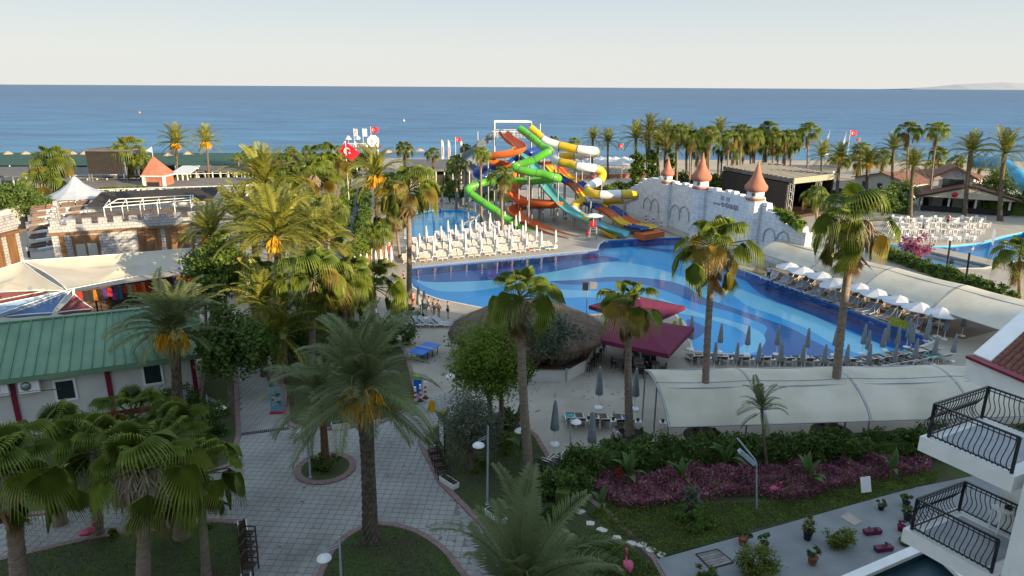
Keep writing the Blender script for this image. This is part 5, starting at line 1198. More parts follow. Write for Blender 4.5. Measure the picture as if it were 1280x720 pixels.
# ---- thatched bar and maroon parasols
def thatch_bar():
    c = G(660,448); t = thing('thatched_bar','pool bar with a low conical weathered thatch roof and white counter','bar',(c.x,c.y,0)); n = 48; random.seed(8)
    rx, ry = 6.5, 5.0; mb = MB(); prof = [(1.0,2.15),(1.03,2.45),(.98,2.85),(.8,3.55),(.6,4.2),(.42,4.65),(.2,4.9),(.0,5.0)]
    vs = []; 
    for r,z in prof:
        for j in range(n): a = 2*PI*j/n; k = 1+random.uniform(-.012,.012); vs.append((rx*r*math.cos(a)*k,ry*r*math.sin(a)*k,z+random.uniform(-.04,.04)))
    K = len(prof); mb.add(vs,[(i*n+j,i*n+(j+1)%n,(i+1)*n+(j+1)%n,(i+1)*n+j) for i in range(K-1) for j in range(n)],0,True); mb.build('thatch_roof', M['thatch'], t)
    st = MB()                                  # loose straws over the roof and hanging fringe
    for i in range(5200):
        a = random.uniform(0,2*PI); f = random.random()**.6; i0 = min(int(f*0+0),0); r = .15+.85*f
        zz = 5.0-(5.0-2.85)*(r**1.5) if r < .98 else 2.6
        p = Vector((rx*r*math.cos(a),ry*r*math.sin(a),zz+.03)); o = Vector((math.cos(a)*rx,math.sin(a)*ry,-2.2)).normalized(); o = (o+Vector((random.gauss(0,.25),random.gauss(0,.25),random.gauss(0,.12)))).normalized()
        s_ = Vector((-math.sin(a),math.cos(a),0))*.018; L = random.uniform(.3,.7); st.add([p-s_,p+s_,p+o*L+Vector((0,0,.05))],[(0,1,2)],0)
    for i in range(1500):
        a = random.uniform(0,2*PI); p = Vector((rx*1.02*math.cos(a),ry*1.02*math.sin(a),random.uniform(2.2,2.5))); s_ = Vector((-math.sin(a),math.cos(a),0))*.03; L = random.uniform(.3,.65); st.add([p-s_,p+s_,p+Vector((math.cos(a)*.05,math.sin(a)*.05,-L))],[(0,1,2)],1)
    tag(st.build('straw', [M['thatch'],M['thatch_edge']], t), kind='stuff')
    cn = MB(); P_ = [G(664,476),G(706,476),G(728,464),G(740,440)]
    P_ = [p-t.location for p in P_]
    for i in range(3): a_,b_ = P_[i],P_[i+1]; cn.bar((a_.x,a_.y,.55),(b_.x,b_.y,.55),.5,1.1)
    cn.bar(P_[0]+Vector((0,0,.55)),P_[0]+Vector((-3,1,.55)),.5,1.1); cn.build('counter', M['wall'], t)
    ct = MB()
    for i in range(3): a_,b_ = P_[i],P_[i+1]; ct.bar((a_.x,a_.y,1.13),(b_.x,b_.y,1.13),.75,.07)
    ct.build('counter_top', M['darkwood'], t)
    for i in range(10): a = 2*PI*i/10; ps = MB(); ps.tube([(rx*.86*math.cos(a),ry*.86*math.sin(a),0),(rx*.86*math.cos(a),ry*.86*math.sin(a),2.6)],.1,6); ps.build('post', M['wood'], t)
    ib = MB(); ib.lathe([(2.6,0),(2.6,2.2)],(0,0.4,0),12); ib.build('bar_core', M['darkwood'], t)
thatch_bar()
def sq_parasol(label, corners, z, pk):
    P = [G(c[0],c[1],z) for c in corners]; c = sum(P,Vector())/4; O = Vector((c.x,c.y,0)); t = thing('square_parasol',label,'parasol',O,0,'maroon square parasols beside the thatched bar'); mb = MB()
    P = [p-O for p in P]; top = Vector((0,0,pk)); v = [top]; m_ = []
    for i in range(4):
        a,b = P[i],P[(i+1)%4]; mb.add([top,top.lerp(a,.5)+Vector((0,0,-.02)),top.lerp(b,.5)+Vector((0,0,-.02)),a,(a+b)/2*1.0-Vector((0,0,.06)),b],[(0,1,2),(1,3,4),(1,4,2),(2,4,5)],0)
        mb.add([a,b,b-Vector((0,0,.35)),a-Vector((0,0,.35))],[(0,3,2,1)],0)
    mb.build('canopy', M['maroon_cloth'], t)
    rb = MB()
    for p in P: rb.bar(top-Vector((0,0,.12)),p-Vector((0,0,.08)),.05)
    rb.build('rib', M['steel'], t); q = MB(); q.tube([(0,0,0),(0,0,pk)],.07,8); q.build('pole', M['white'], t); q = MB(); q.box((0,0,.12),(1.1,1.1,.24)); q.build('base', M['white'], t)
sq_parasol('front maroon square parasol over the dark chairs',[(739,422),(836,443),(868,409),(768,394)],2.7,3.6)
sq_parasol('rear maroon square parasol at the pool edge',[(736,382),(812,403),(857,383),(788,368)],2.7,3.5)

# ---- balconies and tiled roof of the hotel wing at the right
def wing():
    U = 13.0; Lw = 10.1
    def slab(z, corners, nm):
        P = [G(c[0],c[1],z) for c in corners]; return P
    def balcony(z, L_, B_, N_, far_end):
        t = thing
        Lp, Bp, Np = G(*L_,z), G(*B_,z), G(*N_,z); e1 = (Np-Lp); e2 = (Bp-Lp); Fp = Np+e2
        bal = MB(); bal.prism([p.xy for p in (Lp,Np,Fp,Bp)],z-.42,z); bo = bal.build('balcony', M['white'], hb)
        fl = MB(); q = [Lp+(e1.normalized()+e2.normalized())*.34, Np+(e2.normalized()-e1.normalized())*.34, Fp-(e1.normalized()+e2.normalized())*.34, Bp+(e1.normalized()-e2.normalized())*.34]
        fl.add([p+Vector((0,0,.012)) for p in q],[(0,1,2,3)]); fl.build('balcony_floor', mat('balcony_tile_%d'%int(z),(.33,.35,.38),.5,(.27,.29,.32),2), bo)
        ch = (e1.normalized()+e2.normalized())*.14
        cs = [Lp+ch, Np+Vector(e2.normalized()*.14)-e1.normalized()*.14, Bp+e1.normalized()*.14-e2.normalized()*.14, Fp-e1.normalized()*.02-e2.normalized()*.14]
        rail = MB(); H_ = .98
        runs = [(cs[0],cs[1],-e2.normalized()),(cs[0],cs[2],-e1.normalized()),(cs[2],cs[3],e2.normalized())]
        for a,b,o in runs:
            for zz,r in ((H_,.028),(.08,.02),(H_-.1,.015)): rail.bar(a+Vector((0,0,zz)),b+Vector((0,0,zz)),r*2,r*1.6)
        for p in cs[:3]: rail.bar(p,p+Vector((0,0,H_)),.06)
        rail.build('hand_rail', M['black'], bo)
        bm_ = {}
        for a,b,o in runs:
            k = max(3,int((b-a).length/.125))
            for i in range(k):
                p = a.lerp(b,(i+.5)/k); key = (round(o.x,3),round(o.y,3))
                if key not in bm_:      # belly-shaped wrought iron baluster
                    mb = MB(); mb.tube([o*x+Vector((0,0,h)) for h,x in ((.04,0),(.14,.12),(.26,.20),(.38,.19),(.52,.10),(.66,.02),(.8,-.01),(H_,0))],.013,5); bm_[key] = mb.mesh('baluster', M['black'])
                put('baluster', bm_[key], bo, p)
        return bo, Lp, Np, Bp, Fp, e1, e2
    b1 = balcony(U,(1150,545),(1224,519),(1268,597),None)
    b2 = balcony(Lw,(1129,660),(1196,634),(1242,722),None)
    # party wall pier, building body beyond
    e1, e2 = b1[5], b1[6]; Fp = b1[4]; Bp = b1[3]
    w = MB(); pr = [G(1243,650,Lw).xy, G(1300,690,Lw).xy, G(1370,660,Lw).xy, G(1292,622,Lw).xy]
    w.prism(pr,0,U-.42); 
    w.build('pier', M['white'], hb)
    w = MB(); a = Fp; w.prism([(Fp+e1*.0).xy, (b1[2]+e1*.1-e2*.02).xy, (b1[2]+e1*2-e2).xy, (Fp+e1*3+e2*2).xy, (Fp+e2*.6).xy],0,U+3.2); w.build('wing_wall', M['white'], hb)
    # tiled roof beyond the balconies
    z0 = 12.2
    c0 = G(1216,445,z0); c1 = G(1300,495,z0-.4); r0 = G(1286,384,z0+1.2)
    s1 = Vector((c1.x-c0.x,c1.y-c0.y,0)); s2 = r0-c0
    par = MB(); wv = Vector((s2.y,-s2.x,0)).normalized()
    q0 = c0; q1 = c0+s2*1.4; inn = s1.normalized()*.75
    vs = [q0,q0+inn,q1+inn,q1]; vs = [v+Vector((0,0,.12)) for v in vs]; low = [v-Vector((0,0,.75)) for v in vs]
    par.add(vs+low,[(0,1,2,3),(7,6,5,4),(0,4,5,1),(1,5,6,2),(2,6,7,3),(3,7,4,0)]); par.build('parapet', M['white'], hb)
    fas = MB(); a_, b_ = c0+Vector((0,0,-.45)), c0+s1*1.6+Vector((0,0,-.45)); fas.bar(a_,b_,.5,.9); fas.build('eave_fascia', M['white'], hb)
    fas = MB(); fas.bar(a_+Vector((0,0,.5))-s2.normalized()*.12,b_+Vector((0,0,.5))-s2.normalized()*.12,.55,.1); fas.build('gutter', M['maroon'], hb)
    rt = MB(); d1 = s1.normalized(); d2 = s2.normalized(); Lx = s1.length*1.5; Ly = s2.length*1.4
    base = c0+inn+d2*.05
    nx = int(Lx/.24); ny = int(Ly/.36); nn = d1.cross(d2).normalized(); nn = nn if nn.z > 0 else -nn
    rf = MB(); vs = [base-nn*.05, base+d1*Lx-nn*.05, base+d1*Lx+d2*Ly-nn*.05, base+d2*Ly-nn*.05]; rf.add(vs,[(0,1,2,3)]); rfo = rf.build('roof', M['tileroof'], hb)
    tm = MB(); M4 = Matrix((d1,d2,nn)).transposed()
    sec = [(-.115,.0),(-.07,.05),(-.0,.07),(.07,.05),(.115,.0)]
    tm.add([M4@Vector((x,0,z+.03)) for x,z in sec]+[M4@Vector((x*.92,.40,z)) for x,z in sec]+[M4@Vector((x,0,0)) for x,z in (sec[0],sec[-1])],[(i,i+1,6+i,5+i) for i in range(4)]+[(0,10,11,4,3,2,1)],0,True)
    tme = tm.mesh('roof_tile', M['tileroof']); cnt = 0; random.seed(4)
    for i in range(nx):
        for j in range(ny):
            if cnt >= 295: break
            p = base+d1*(.12+i*.24)+d2*(j*.36)+nn*random.uniform(-.008,.012)
            put('roof_tile', tme, rfo, p); cnt += 1
    b_ = MB(); b_.prism([(c0+s1*1.1+s2*.1).xy,(c0+s1*1.9+s2*.05).xy,(c0+s1*1.9+s2*1.5).xy,(c0+s1*1.1+s2*1.4).xy],0,z0-.55); b_.build('wing_body', M['white'], hb)
    # dark glass fronted lower terrace with white cap
    zt = 6.6; g0, g1, g2 = G(1161,681,zt), G(1020,742,zt), G(1184,703,zt); cap = MB(); cap.bar(g0,g1,.34,.14); cap.bar(g0,g2+(g2-g0)*2,.3,.14); cap.build('parapet_cap', M['white'], hb)
    gl = MB(); gl.bar(g0-Vector((0,0,1.2))+Vector((0,-.1,0)),g1-Vector((0,0,1.2))+Vector((0,-.1,0)),.1,2.2); gl.bar(g0-Vector((0,0,1.2)),g2+(g2-g0)*2-Vector((0,0,1.2)),.1,2.2); gl.build('glass_panel', mat('dark_teal_glass',(.015,.045,.06),.15,(.012,.035,.05),1), hb)
    fl = MB(); fl.prism([g0.xy,g1.xy,(g1+Vector((2,-3,0))).xy,(g2+(g2-g0)*2).xy],zt-2.4,zt-.35); fl.build('lower_roof', mat('dark_teal_deck',(.02,.055,.07),.4,(.016,.045,.058),1), hb)
    # small table and vent box on the balcony pier ledge
    t = thing('balcony_table','small white table with a dark ashtray on the lower balcony','table',G(1252,663,Lw)); q = MB(); q.box((0,0,.68),(.6,.42,.05)); q.build('tabletop', M['plastic'], t)
    for x,y in ((-.25,-.17),(.25,-.17),(.25,.17),(-.25,.17)): q = MB(); q.bar((x,y,.012),(x,y,.66),.04); q.build('leg', M['plastic'], t)
    tag(put('ashtray', (lambda z_: (z_.lathe([(.0,0),(.09,0),(.1,.05),(.085,.05),(.07,.02),(.0,.02)],n=14), z_.mesh('ashtray', M['black']))[1])(MB()), None, G(1252,663,Lw)+Vector((0.05,0,.705))), 'round dark ashtray on the balcony table','ashtray')
wing()
# ================================================================== WATER SLIDES
M['s_green'] = mat('green_fibreglass', (0.10,0.42,0.03), 0.25, (0.085,0.36,0.025), 0.6, 4, spec=.5)
M['s_dgreen'] = mat('deep_green_fibreglass', (0.03,0.26,0.06), 0.3, (0.025,0.21,0.05), 0.6, 4, spec=.5)
M['s_orange'] = mat('orange_fibreglass', (0.62,0.14,0.03), 0.3, (0.52,0.11,0.025), 0.6, 4, spec=.5)
M['s_yellow'] = mat('yellow_fibreglass', (0.70,0.46,0.02), 0.3, (0.60,0.38,0.015), 0.6, 4, spec=.5)
M['s_white'] = mat('white_fibreglass', (0.74,0.75,0.77), 0.3, (0.66,0.67,0.69), 0.6, 4, spec=.5)
M['s_blue'] = mat('blue_fibreglass', (0.02,0.07,0.34), 0.3, (0.015,0.055,0.27), 0.6, 4, spec=.5)
M['s_teal'] = mat('teal_fibreglass', (0.10,0.40,0.42), 0.3, (0.085,0.34,0.36), 0.6, 4, spec=.5)
flange = mat('flange_grey', (0.20,0.22,0.20), .5)
def spath(P, k=8): return spline([PY(*p) for p in P], k)
def frame_at(path, i):
    d = (path[min(i+1,len(path)-1)]-path[max(i-1,0)]).normalized(); s_ = d.cross(Vector((0,0,1)))
    s_ = s_.normalized() if s_.length > 1e-3 else Vector((1,0,0)); u = s_.cross(d).normalized(); return d, s_, u
def open_chute(mb, path, r, lo, hi, mi=0, n=11, deep=1.0, th=.07):
    inner = []; outer = []
    for i in range(lo,hi+1):
        d, s_, u = frame_at(path,i); a_ = []; b_ = []
        for j in range(n):
            t = PI+PI*j/(n-1); a_.append(path[i]+s_*r*math.cos(t)+u*r*deep*math.sin(t)); b_.append(path[i]+s_*(r+th)*math.cos(t)+u*(r*deep+th)*math.sin(t))
        inner.append(a_[::-1]); outer.append(b_)
    mb.grid(inner, mi); mb.grid(outer, mi)
    rows = [[inner[i][0],outer[i][-1]] for i in range(len(inner))]; mb.grid(rows, mi); rows = [[outer[i][0],inner[i][-1]] for i in range(len(inner))]; mb.grid(rows, mi)
def slide(label, P, r, cols, step, kind='tube', split=None, sup=True, deep=1.0, mouth=True):
    path = spath(P); O = Vector((path[-1].x,path[-1].y,0)); path = [p-O for p in path]; t = thing('water_slide',label,'water slide',O)
    L = 0; last = 0; ci = 0; N = len(path)-1
    for i in range(1,N+1):
        L += (path[i]-path[i-1]).length
        if L >= step or i == N:
            mb = MB(); k = kind if split is None or last < split*N else 'chute'
            if k == 'tube':
                mb.tube(path[last:i+1], r, 14, 0, cap=False); d,s_,u = frame_at(path,i); mb.tube([path[i]-d*.07,path[i]+d*.07], r*1.08, 14, 1, cap=False)
                mb.tube(path[last:i+1][::-1], r*.93, 12, 0, cap=False)
            else: open_chute(mb, path, r, last, i, 0, 11, deep)
            if len(mb.v): mb.build('slide_section', [cols[ci % len(cols)], flange], t)
            ci += 1; last = i; L = 0
    if sup:
        acc = 0
        for i in range(4,N-3):
            acc += (path[i]-path[i-1]).length
            if acc > 5.5 and path[i].z-r > 1.0: acc = 0; s_ = MB(); s_.tube([(path[i].x,path[i].y,0),(path[i].x,path[i].y,path[i].z-r)],.11,6); s_.bar((path[i].x-.7,path[i].y,path[i].z-r-.1),(path[i].x+.7,path[i].y,path[i].z-r-.1),.14); s_.build('support_post', M['steel'], t)
    return t
slide('bright green tube slide ending in an open chute',[(650,161,119),(665,172,117),(679,184,115),(687,188,113.5),(677,194,113),(664,201,113),(648,206,113),(643,210,112),(657,214,111),(676,217,110.5),(690,220.5,110),(698,223,111),(690,225,113.5),(656,226,115),(617,226,115),(596,231,114),(585,237,113),(594,246,112),(607,255,111),(624,266,110),(634,274,109.5),(650,282,108),(672,290.5,106)],.62,[M['s_green'],M['s_green'],M['s_green']],2.6,'tube',.86)
slide('orange open slide winding down from the tower',[(630,163,120),(638,172,119),(647,178,117),(649,184,115.5),(632,189,115),(613,191,115.5),(607,195,117),(620,200,119),(640,204,119.5),(649,213,119),(646,228,118),(641,240,117),(650,247,115),(670,250,113),(690,251,112),(699,252,113),(690,253,115.5),(660,254,116),(643,259,114.5),(648,268,112),(665,277.5,110),(695,290,104.5),(717,296.5,101.4)],1.05,[M['s_orange']],3.2,'chute',deep=.95)
slide('yellow and white striped tube slide looping three times',[(664,161,121),(672,168,120),(680,175,119),(689,179,118.5),(700,182,118),(718,186,117),(735,188,116.5),(744,189,117.5),(741,192,120),(720,194,121),(700,196,120.5),(693,199,119),(700,202.5,117.5),(712,205,116.5),(722,208,115.5),(735,209.5,115),(747,211.5,115.5),(753,217,115.5),(750,225,114.5),(740,231,113.5),(735,237,112.5),(740,242,111),(751,243.5,110),(770,243,109.5),(786,243,109.8),(794,245.5,112),(780,249,113.5),(755,250,114),(733,251,114.5),(721,255,113.5),(717,262,112),(726,270,109),(740,278,106),(755,286,103),(769,293,101)],.72,[M['s_yellow'],M['s_white']],3.1,'tube',.93)
slide('teal open body slide dropping beside the yellow loops',[(647,189,121),(662,199,120),(672,214,118),(682,231,115.5),(700,251,111.5),(715,264,108),(737,274,105.5),(758,283,103.5),(783,290.5,101)],.95,[M['s_teal']],6,'chute',deep=.7)
slide('dark blue tube slide behind the orange slide',[(676,187,124),(662,191,123.5),(648,198,122),(636,205,121),(620,209,121),(602,212,121),(596,217,120),(610,222,121),(640,223,121),(652,230,120)],.7,[M['s_blue']],5,'tube')
# lane slide: four lanes, every coloured section a piece
def lanes():
    path = spath([(682,204,123),(692,210,122),(706,221,120),(722,234,118),(735,247,115.5),(748,257.5,113),(770,270,109),(790,280,106),(811,288.5,102.5)],6); O = Vector((path[-1].x,path[-1].y,0)); path = [p-O for p in path]; t = thing('water_slide','four lane racing slide in yellow, blue and orange','water slide',O)
    cols = [M['s_blue'],M['s_orange'],M['s_yellow']]; N = len(path)-1; sd0 = Vector((path[-1].y-path[0].y, path[0].x-path[-1].x,0)).normalized(); wv = .95
    for ln in range(4):
        off = sd0*(ln-1.5)*wv; k = 9
        for i in range(k):
            lo, hi = int(N*i/k), int(N*(i+1)/k); rows = []; rows2 = []
            for j in range(lo,hi+1):
                p = path[j]+off+Vector((0,0,.28*math.sin(j*.42))); rows.append([p-sd0*wv*.5+Vector((0,0,.35)),p-sd0*wv*.42,p,p+sd0*wv*.42,p+sd0*wv*.5+Vector((0,0,.35))]); rows2.append([q-Vector((0,0,.12)) for q in rows[-1]][::-1])
            mb = MB(); mb.grid(rows,0,True); mb.grid(rows2,0,True); mb.build('slide_section', cols[(i+ln//2) % 3], t)
    for j in range(3,N-6,6):
        for o in (-1.6,1.6): s_ = MB(); p = path[j]+sd0*o; s_.tube([(p.x,p.y,0),(p.x,p.y,p.z-.1)],.1,6); s_.build('support_post', M['steel'], t)
    e = MB(); p = path[-1]
    e.box((p.x,p.y-.5,.45),(4.4,2.2,.9),rz=math.atan2(sd0.y,sd0.x)); e.build('run_out', M['s_orange'], t)
lanes()
def tower():
    b0 = G(650,262); t = thing('slide_tower','tall steel slide tower with stairs and open platforms','tower',(b0.x,b0.y,0)); Yb = b0.y; zt = PY(640,165,Yb).z; zr = PY(640,152,Yb).z; x0 = PY(618,160,Yb).x-b0.x; x1 = PY(664,160,Yb).x-b0.x; x2 = PY(597,160,Yb).x-b0.x
    for x,y,h_ in [(x,y,zr if x != (x0+x1)/2 else zt) for x in (x0,(x0+x1)/2,x1) for y in (-1.5,3)]+[(x1+1.6,0,zr-.3),(x2,0,zt),(x2-2.5,0,zt*.8)]: p = MB(); p.tube([(x,y,0),(x,y,h_)],.13,6); p.build('post', M['steel'], t)
    r = MB(); r.bar((x0,-1.5,zr),(x1,-1.5,zr),.16); r.bar((x0,3,zr),(x1,3,zr),.16); r.bar((x0,-1.5,zr),(x0,3,zr),.16); r.bar((x1,-1.5,zr),(x1,3,zr),.16); r.build('roof_frame', M['white'], t)
    for f in (.35,.68,1.0):
        z = zt*f-.9; q = MB(); q.box(((x0+x1)/2,.8,z),(x1-x0+.6,5,.18)); q.build('platform', M['steel'], t); q = MB()
        for yy in (-1.7,3.2):
            q.bar((x0-.3,yy,z+1.1),(x1+.3,yy,z+1.1),.08); q.bar((x0-.3,yy,z+.6),(x1+.3,yy,z+.6),.05)
            for i in range(12): x = x0+(x1-x0)*i/11; q.bar((x,yy,z),(x,yy,z+1.1),.05)
        q.build('railing', M['white'], t)
    for k,(xa,za,xb,zb,y) in enumerate(((x2-3,zt*.62,x0,zt-.9,0.2),(x0,zt*.35-.9,x2-3,zt*.62,1.8),(x2-4,0,x0,zt*.35-.9,3.4))):
        q = MB(); n = 18
        for i in range(n): f = (i+.5)/n; q.box((xa+(xb-xa)*f,y,za+(zb-za)*f),(abs(xb-xa)/n*1.05,1.3,.09))
        for s_ in (-.7,.7): q.bar((xa,y+s_,za-.1),(xb,y+s_,zb-.1),.1,.25); q.bar((xa,y+s_,za+1.0),(xb,y+s_,zb+1.0),.07)
        q.build('stair_flight', M['steel'], t)
        nt = MB(); nt.add([(xa,y-.72,za),(xb,y-.72,zb),(xb,y-.72,zb+1.3),(xa,y-.72,za+1.3)],[(0,1,2,3)]); nt.build('stair_netting', M['net'] if 'net' in M else mat('grey_net',(.22,.27,.3),.8,trans=.3), t)
tower()
slide('pale blue and teal body slide at the right photo edge',[(1226,202,150),(1240,204,146),(1254,208,142),(1268,218,138),(1282,232,134),(1300,240,132)],1.5,[M['s_blue2']] if 's_blue2' in M else [mat('cyan_fibreglass',(0.03,0.30,0.50),.3,(0.025,0.25,0.43),.6,spec=.5)],6,'tube')
slide('teal side slide at the right photo edge',[(1234,202,152),(1246,205,149),(1258,212,146),(1275,222,143),(1296,234,140)],1.2,[M['s_teal']],6,'chute')
# ================================================================== SMALL OBJECTS
M['mesh_beige'] = mat('beige_sling', (0.46,0.40,0.34), 0.8, (0.40,0.34,0.28), 2)
M['mesh_brown'] = mat('brown_sling', (0.17,0.125,0.095), 0.8, (0.13,0.095,0.07), 2)
M['mesh_grey'] = mat('grey_sling', (0.36,0.37,0.40), 0.8, (0.30,0.31,0.34), 2)
M['umb_white'] = mat('white_parasol_cloth', (0.72,0.73,0.76), 0.8, (0.62,0.63,0.66), 1.2, 5, trans=0.2)
M['umb_grey'] = mat('grey_parasol_cloth', (0.30,0.33,0.35), 0.85, (0.23,0.255,0.275), 1.5, 5)
M['umb_cream'] = mat('cream_parasol_cloth', (0.70,0.70,0.71), 0.8, (0.62,0.62,0.63), 1.5, 5)
M['terracotta'] = mat('terracotta_pot', (0.36,0.15,0.09), 0.85, (0.28,0.11,0.065), 3)
M['pink'] = mat('flamingo_pink', (0.55,0.10,0.18), 0.6, (0.42,0.06,0.13), 4)
M['blue_paint'] = mat('blue_table_top', (0.01,0.16,0.62), 0.45, (0.008,0.13,0.52), 2)
M['red'] = mat('red_plastic', (0.52,0.015,0.03), 0.45, (0.43,0.012,0.024), 3)
M['yel'] = mat('yellow_plastic', (0.65,0.36,0.02), 0.5, (0.55,0.29,0.015), 3)
M['lamp_metal'] = mat('pale_blue_grey_paint', (0.36,0.43,0.48), 0.5, (0.30,0.37,0.42), 3)

def lounger_meshes():
    fr = MB(); L = 1.95; w = .33
    for s_ in (-1,1):
        fr.tube(spline([(s_*w,-L/2,.30),(s_*w,-.3,.34),(s_*w,.28,.34)],3),.032,5)
        fr.tube([(s_*w,.26,.34),(s_*w*.96,.62,.62),(s_*w*.9,.98,.92)],.030,5)
    fr.tube([(-w,-L/2,.30),(w,-L/2,.30)],.03,5); fr.tube([(-w*.9,.98,.92),(w*.9,.98,.92)],.03,5); fr.tube([(-w,.27,.34),(w,.27,.34)],.026,5)
    fr.tube([(-w,.75,.06),(-w*.95,.72,.69)],.022,4); fr.tube([(w,.75,.06),(w*.95,.72,.69)],.022,4)
    st = MB(); st.add([(-w,-L/2,.31),(w,-L/2,.31),(w,.27,.335),(-w,.27,.335)],[(0,1,2,3)])
    for i in range(7): y = -L/2+.08+i*.165; st.box((0,y,.335),(w*1.9,.11,.02))
    bk = MB(); d = Vector((0,.7,.57)).normalized()
    bk.add([(-w*.95,.29,.36),(w*.95,.29,.36),(w*.88,.97,.91),(-w*.88,.97,.91)],[(0,1,2,3)])
    lg = MB(); lg.tube([(0,0,0),(0,.05,.33)],.03,5)
    return fr, st, bk, lg
LF = lounger_meshes()
def lounger_proto(fm, sm, nm):
    t = thing('sun_lounger','white sun lounger','sun lounger'); LF[0].build('frame', fm, t); LF[1].build('seat', sm, t); LF[2].build('backrest', sm, t)
    me = LF[3].mesh('leg', fm)
    for x in (-.33,.33):
        for y in (-.75,.5): put('leg', me, t, (x,y,0))
    return t
protoL = {}
usedp = set()
def place(proto, label, group, loc, rz, sc=None):
    if id(proto) in usedp: o = copy_tree(proto)
    else: o = proto; usedp.add(id(proto))
    o.location = loc; o.rotation_euler = (0,0,rz); o['label'] = label
    if group: o['group'] = group
    if sc: o.scale = (sc,sc,sc)
    return o
PL = {k: lounger_proto(M['plastic'], M[m_], k) for k,m_ in (('beige','mesh_beige'),('brown','mesh_brown'),('grey','mesh_grey'))}
def folded_proto(cm, base):
    t = thing('folded_parasol','folded parasol','parasol'); p = MB(); p.tube([(0,0,0),(0,0,2.55)],.028,6); p.build('pole', M['plastic'], t)
    c = MB(); n = 10; vs = []; prof = [(.05,2.5),(.09,2.3),(.13,1.9),(.17,1.4),(.21,.95),(.19,.85)]
    for r,z in prof:
        for j in range(n*2): a = PI*j/n; q = r*(1.12 if j%2 else .8); vs.append((q*math.cos(a),q*math.sin(a),z))
    m_ = n*2; c.add(vs,[(i*m_+j,(i+1)*m_+j,(i+1)*m_+(j+1)%m_,i*m_+(j+1)%m_) for i in range(len(prof)-1) for j in range(m_)],0,True); c.add(vs[:m_],[tuple(range(m_))]); c.build('cloth', cm, t)
    b_ = MB(); b_.lathe([(.27,0),(.27,.07),(.06,.12)],n=12); b_.build('base', base, t); c = MB(); c.tube([(0,0,1.55),(0,0,1.6)],.175,10); c.build('strap', cm, t); return t
PU = {'white':folded_proto(M['umb_cream'],M['plastic']),'grey':folded_proto(M['umb_grey'],M['plastic'])}
def side_table():
    t = thing('side_table','small white side table','side table'); q = MB(); q.box((0,0,.44),(.46,.46,.04)); q.build('tabletop', M['plastic'], t); m_ = MB(); m_.bar((0,0,0),(0,0,.42),.045); me = m_.mesh('leg', M['plastic'])
    for x in (-.18,.18):
        for y in (-.18,.18): put('leg', me, t, (x,y,0))
    return t
PT = side_table()
def ash_bin():
    m_ = MB(); m_.lathe([(.07,0),(.10,.04),(.12,.18),(.11,.18),(.08,.05),(0,.05)],n=10); o = m_.build('ash_pot', M['black']); return tag(o,'small black ash pot','ash pot')
PA = ash_bin()
def row(line, n, proto, rz, rowname, pair=True, umb=None, tab=False, ash=False, umb_off=(0,.3), group=None, jit=.05, skip=()):
    """loungers along a line of ground points; a gap with table and folded parasol between pairs"""
    a, b = G(*line[0]), G(*line[1]); r = random.Random(int(line[0][0]*10+line[0][1])); d = b-a; k = 0
    u = 0; slots = []
    while len([s for s in slots if s[0] == 'L']) < n:
        slots.append(('L',u)); slots.append(('L',u+.8)) if pair else None; u += 1.65 if pair else .85
        slots.append(('T',u-.02)); u += .62 if pair else .2
    tot = u
    cl = ct = cu = 0
    for kind,u_ in slots:
        p = a+d*(u_/tot); c, s = math.cos(rz), math.sin(rz)
        if kind == 'L':
            if cl in skip: cl += 1; continue
            place(proto, f'{nth(cl)} white sun lounger from the left, {rowname}', group or f'sun loungers {rowname}'[:60], p+Vector((r.uniform(-jit,jit),r.uniform(-jit,jit),0)), rz+r.uniform(-.12,.12)); cl += 1
        else:
            if tab and ct < 40: 
                q = p+Vector((-s*.2,c*.2,0)); place(PT, f'{nth(ct)} small white side table from the left, {rowname}', f'side tables {rowname}'[:60], q, rz)
                if ash: place(PA, f'black ash pot on the {nth(ct)} side table from the left, {rowname}', f'ash pots {rowname}'[:60], q+Vector((0,0,.462)), 0)
                ct += 1
            if umb:
                q = p+Vector((-s*umb_off[1]+c*umb_off[0], c*umb_off[1]+s*umb_off[0],0)); place(PU[umb], f'{nth(cu)} folded {"cream" if umb == "white" else umb} parasol from the left, {rowname}', f'folded parasols {rowname}'[:60], q, r.uniform(0,6), r.uniform(.95,1.06)); cu += 1
HEAD_AWAY = R(8)
row(((507,328),(700,310)), 20, PL['beige'], R(14), 'front row by the far pool edge', umb='white', tab=True)
row(((511,317),(676,302)), 18, PL['beige'], R(14), 'second row back from the pool', umb='white')
row(((520,306.5),(662,295)), 16, PL['grey'], R(14), 'third row back from the pool', umb='white')
row(((548,298),(650,289)), 12, PL['grey'], R(16), 'fourth row back from the pool', umb='white')
row(((600,287),(655,283)), 6, PL['grey'], R(20), 'last row near the green chute', umb='white')
row(((582,283),(612,258)), 8, PL['grey'], R(-70), 'rows between kids pool and green tube', umb='white', umb_off=(0,-.4))
row(((520,256),(578,253)), 6, PL['grey'], R(10), 'hedge side of the kids pool', umb='white')
row(((866,452),(1078,456)), 16, PL['brown'], R(180), 'near edge of the pool', umb='grey', tab=True, ash=True, umb_off=(0,1.7))
row(((1080,456),(1172,441)), 9, PL['brown'], R(196), 'near corner of the pool', umb='grey', umb_off=(0,-1.0))
row(((1092,464),(1190,447)), 8, PL['brown'], R(200), 'second line at the near pool corner', umb='grey', umb_off=(.2,.6))
row(((958,349),(1160,417)), 18, PL['grey'], R(-55), 'under the open white parasols')
row(((985,349),(1195,414)), 18, PL['brown'], R(-55), 'shaded line below the far canopy', pair=True)
row(((713,529),(836,534)), 8, PL['brown'], R(180), 'deck beside the near canopy', tab=True, ash=True, skip=(6,7))
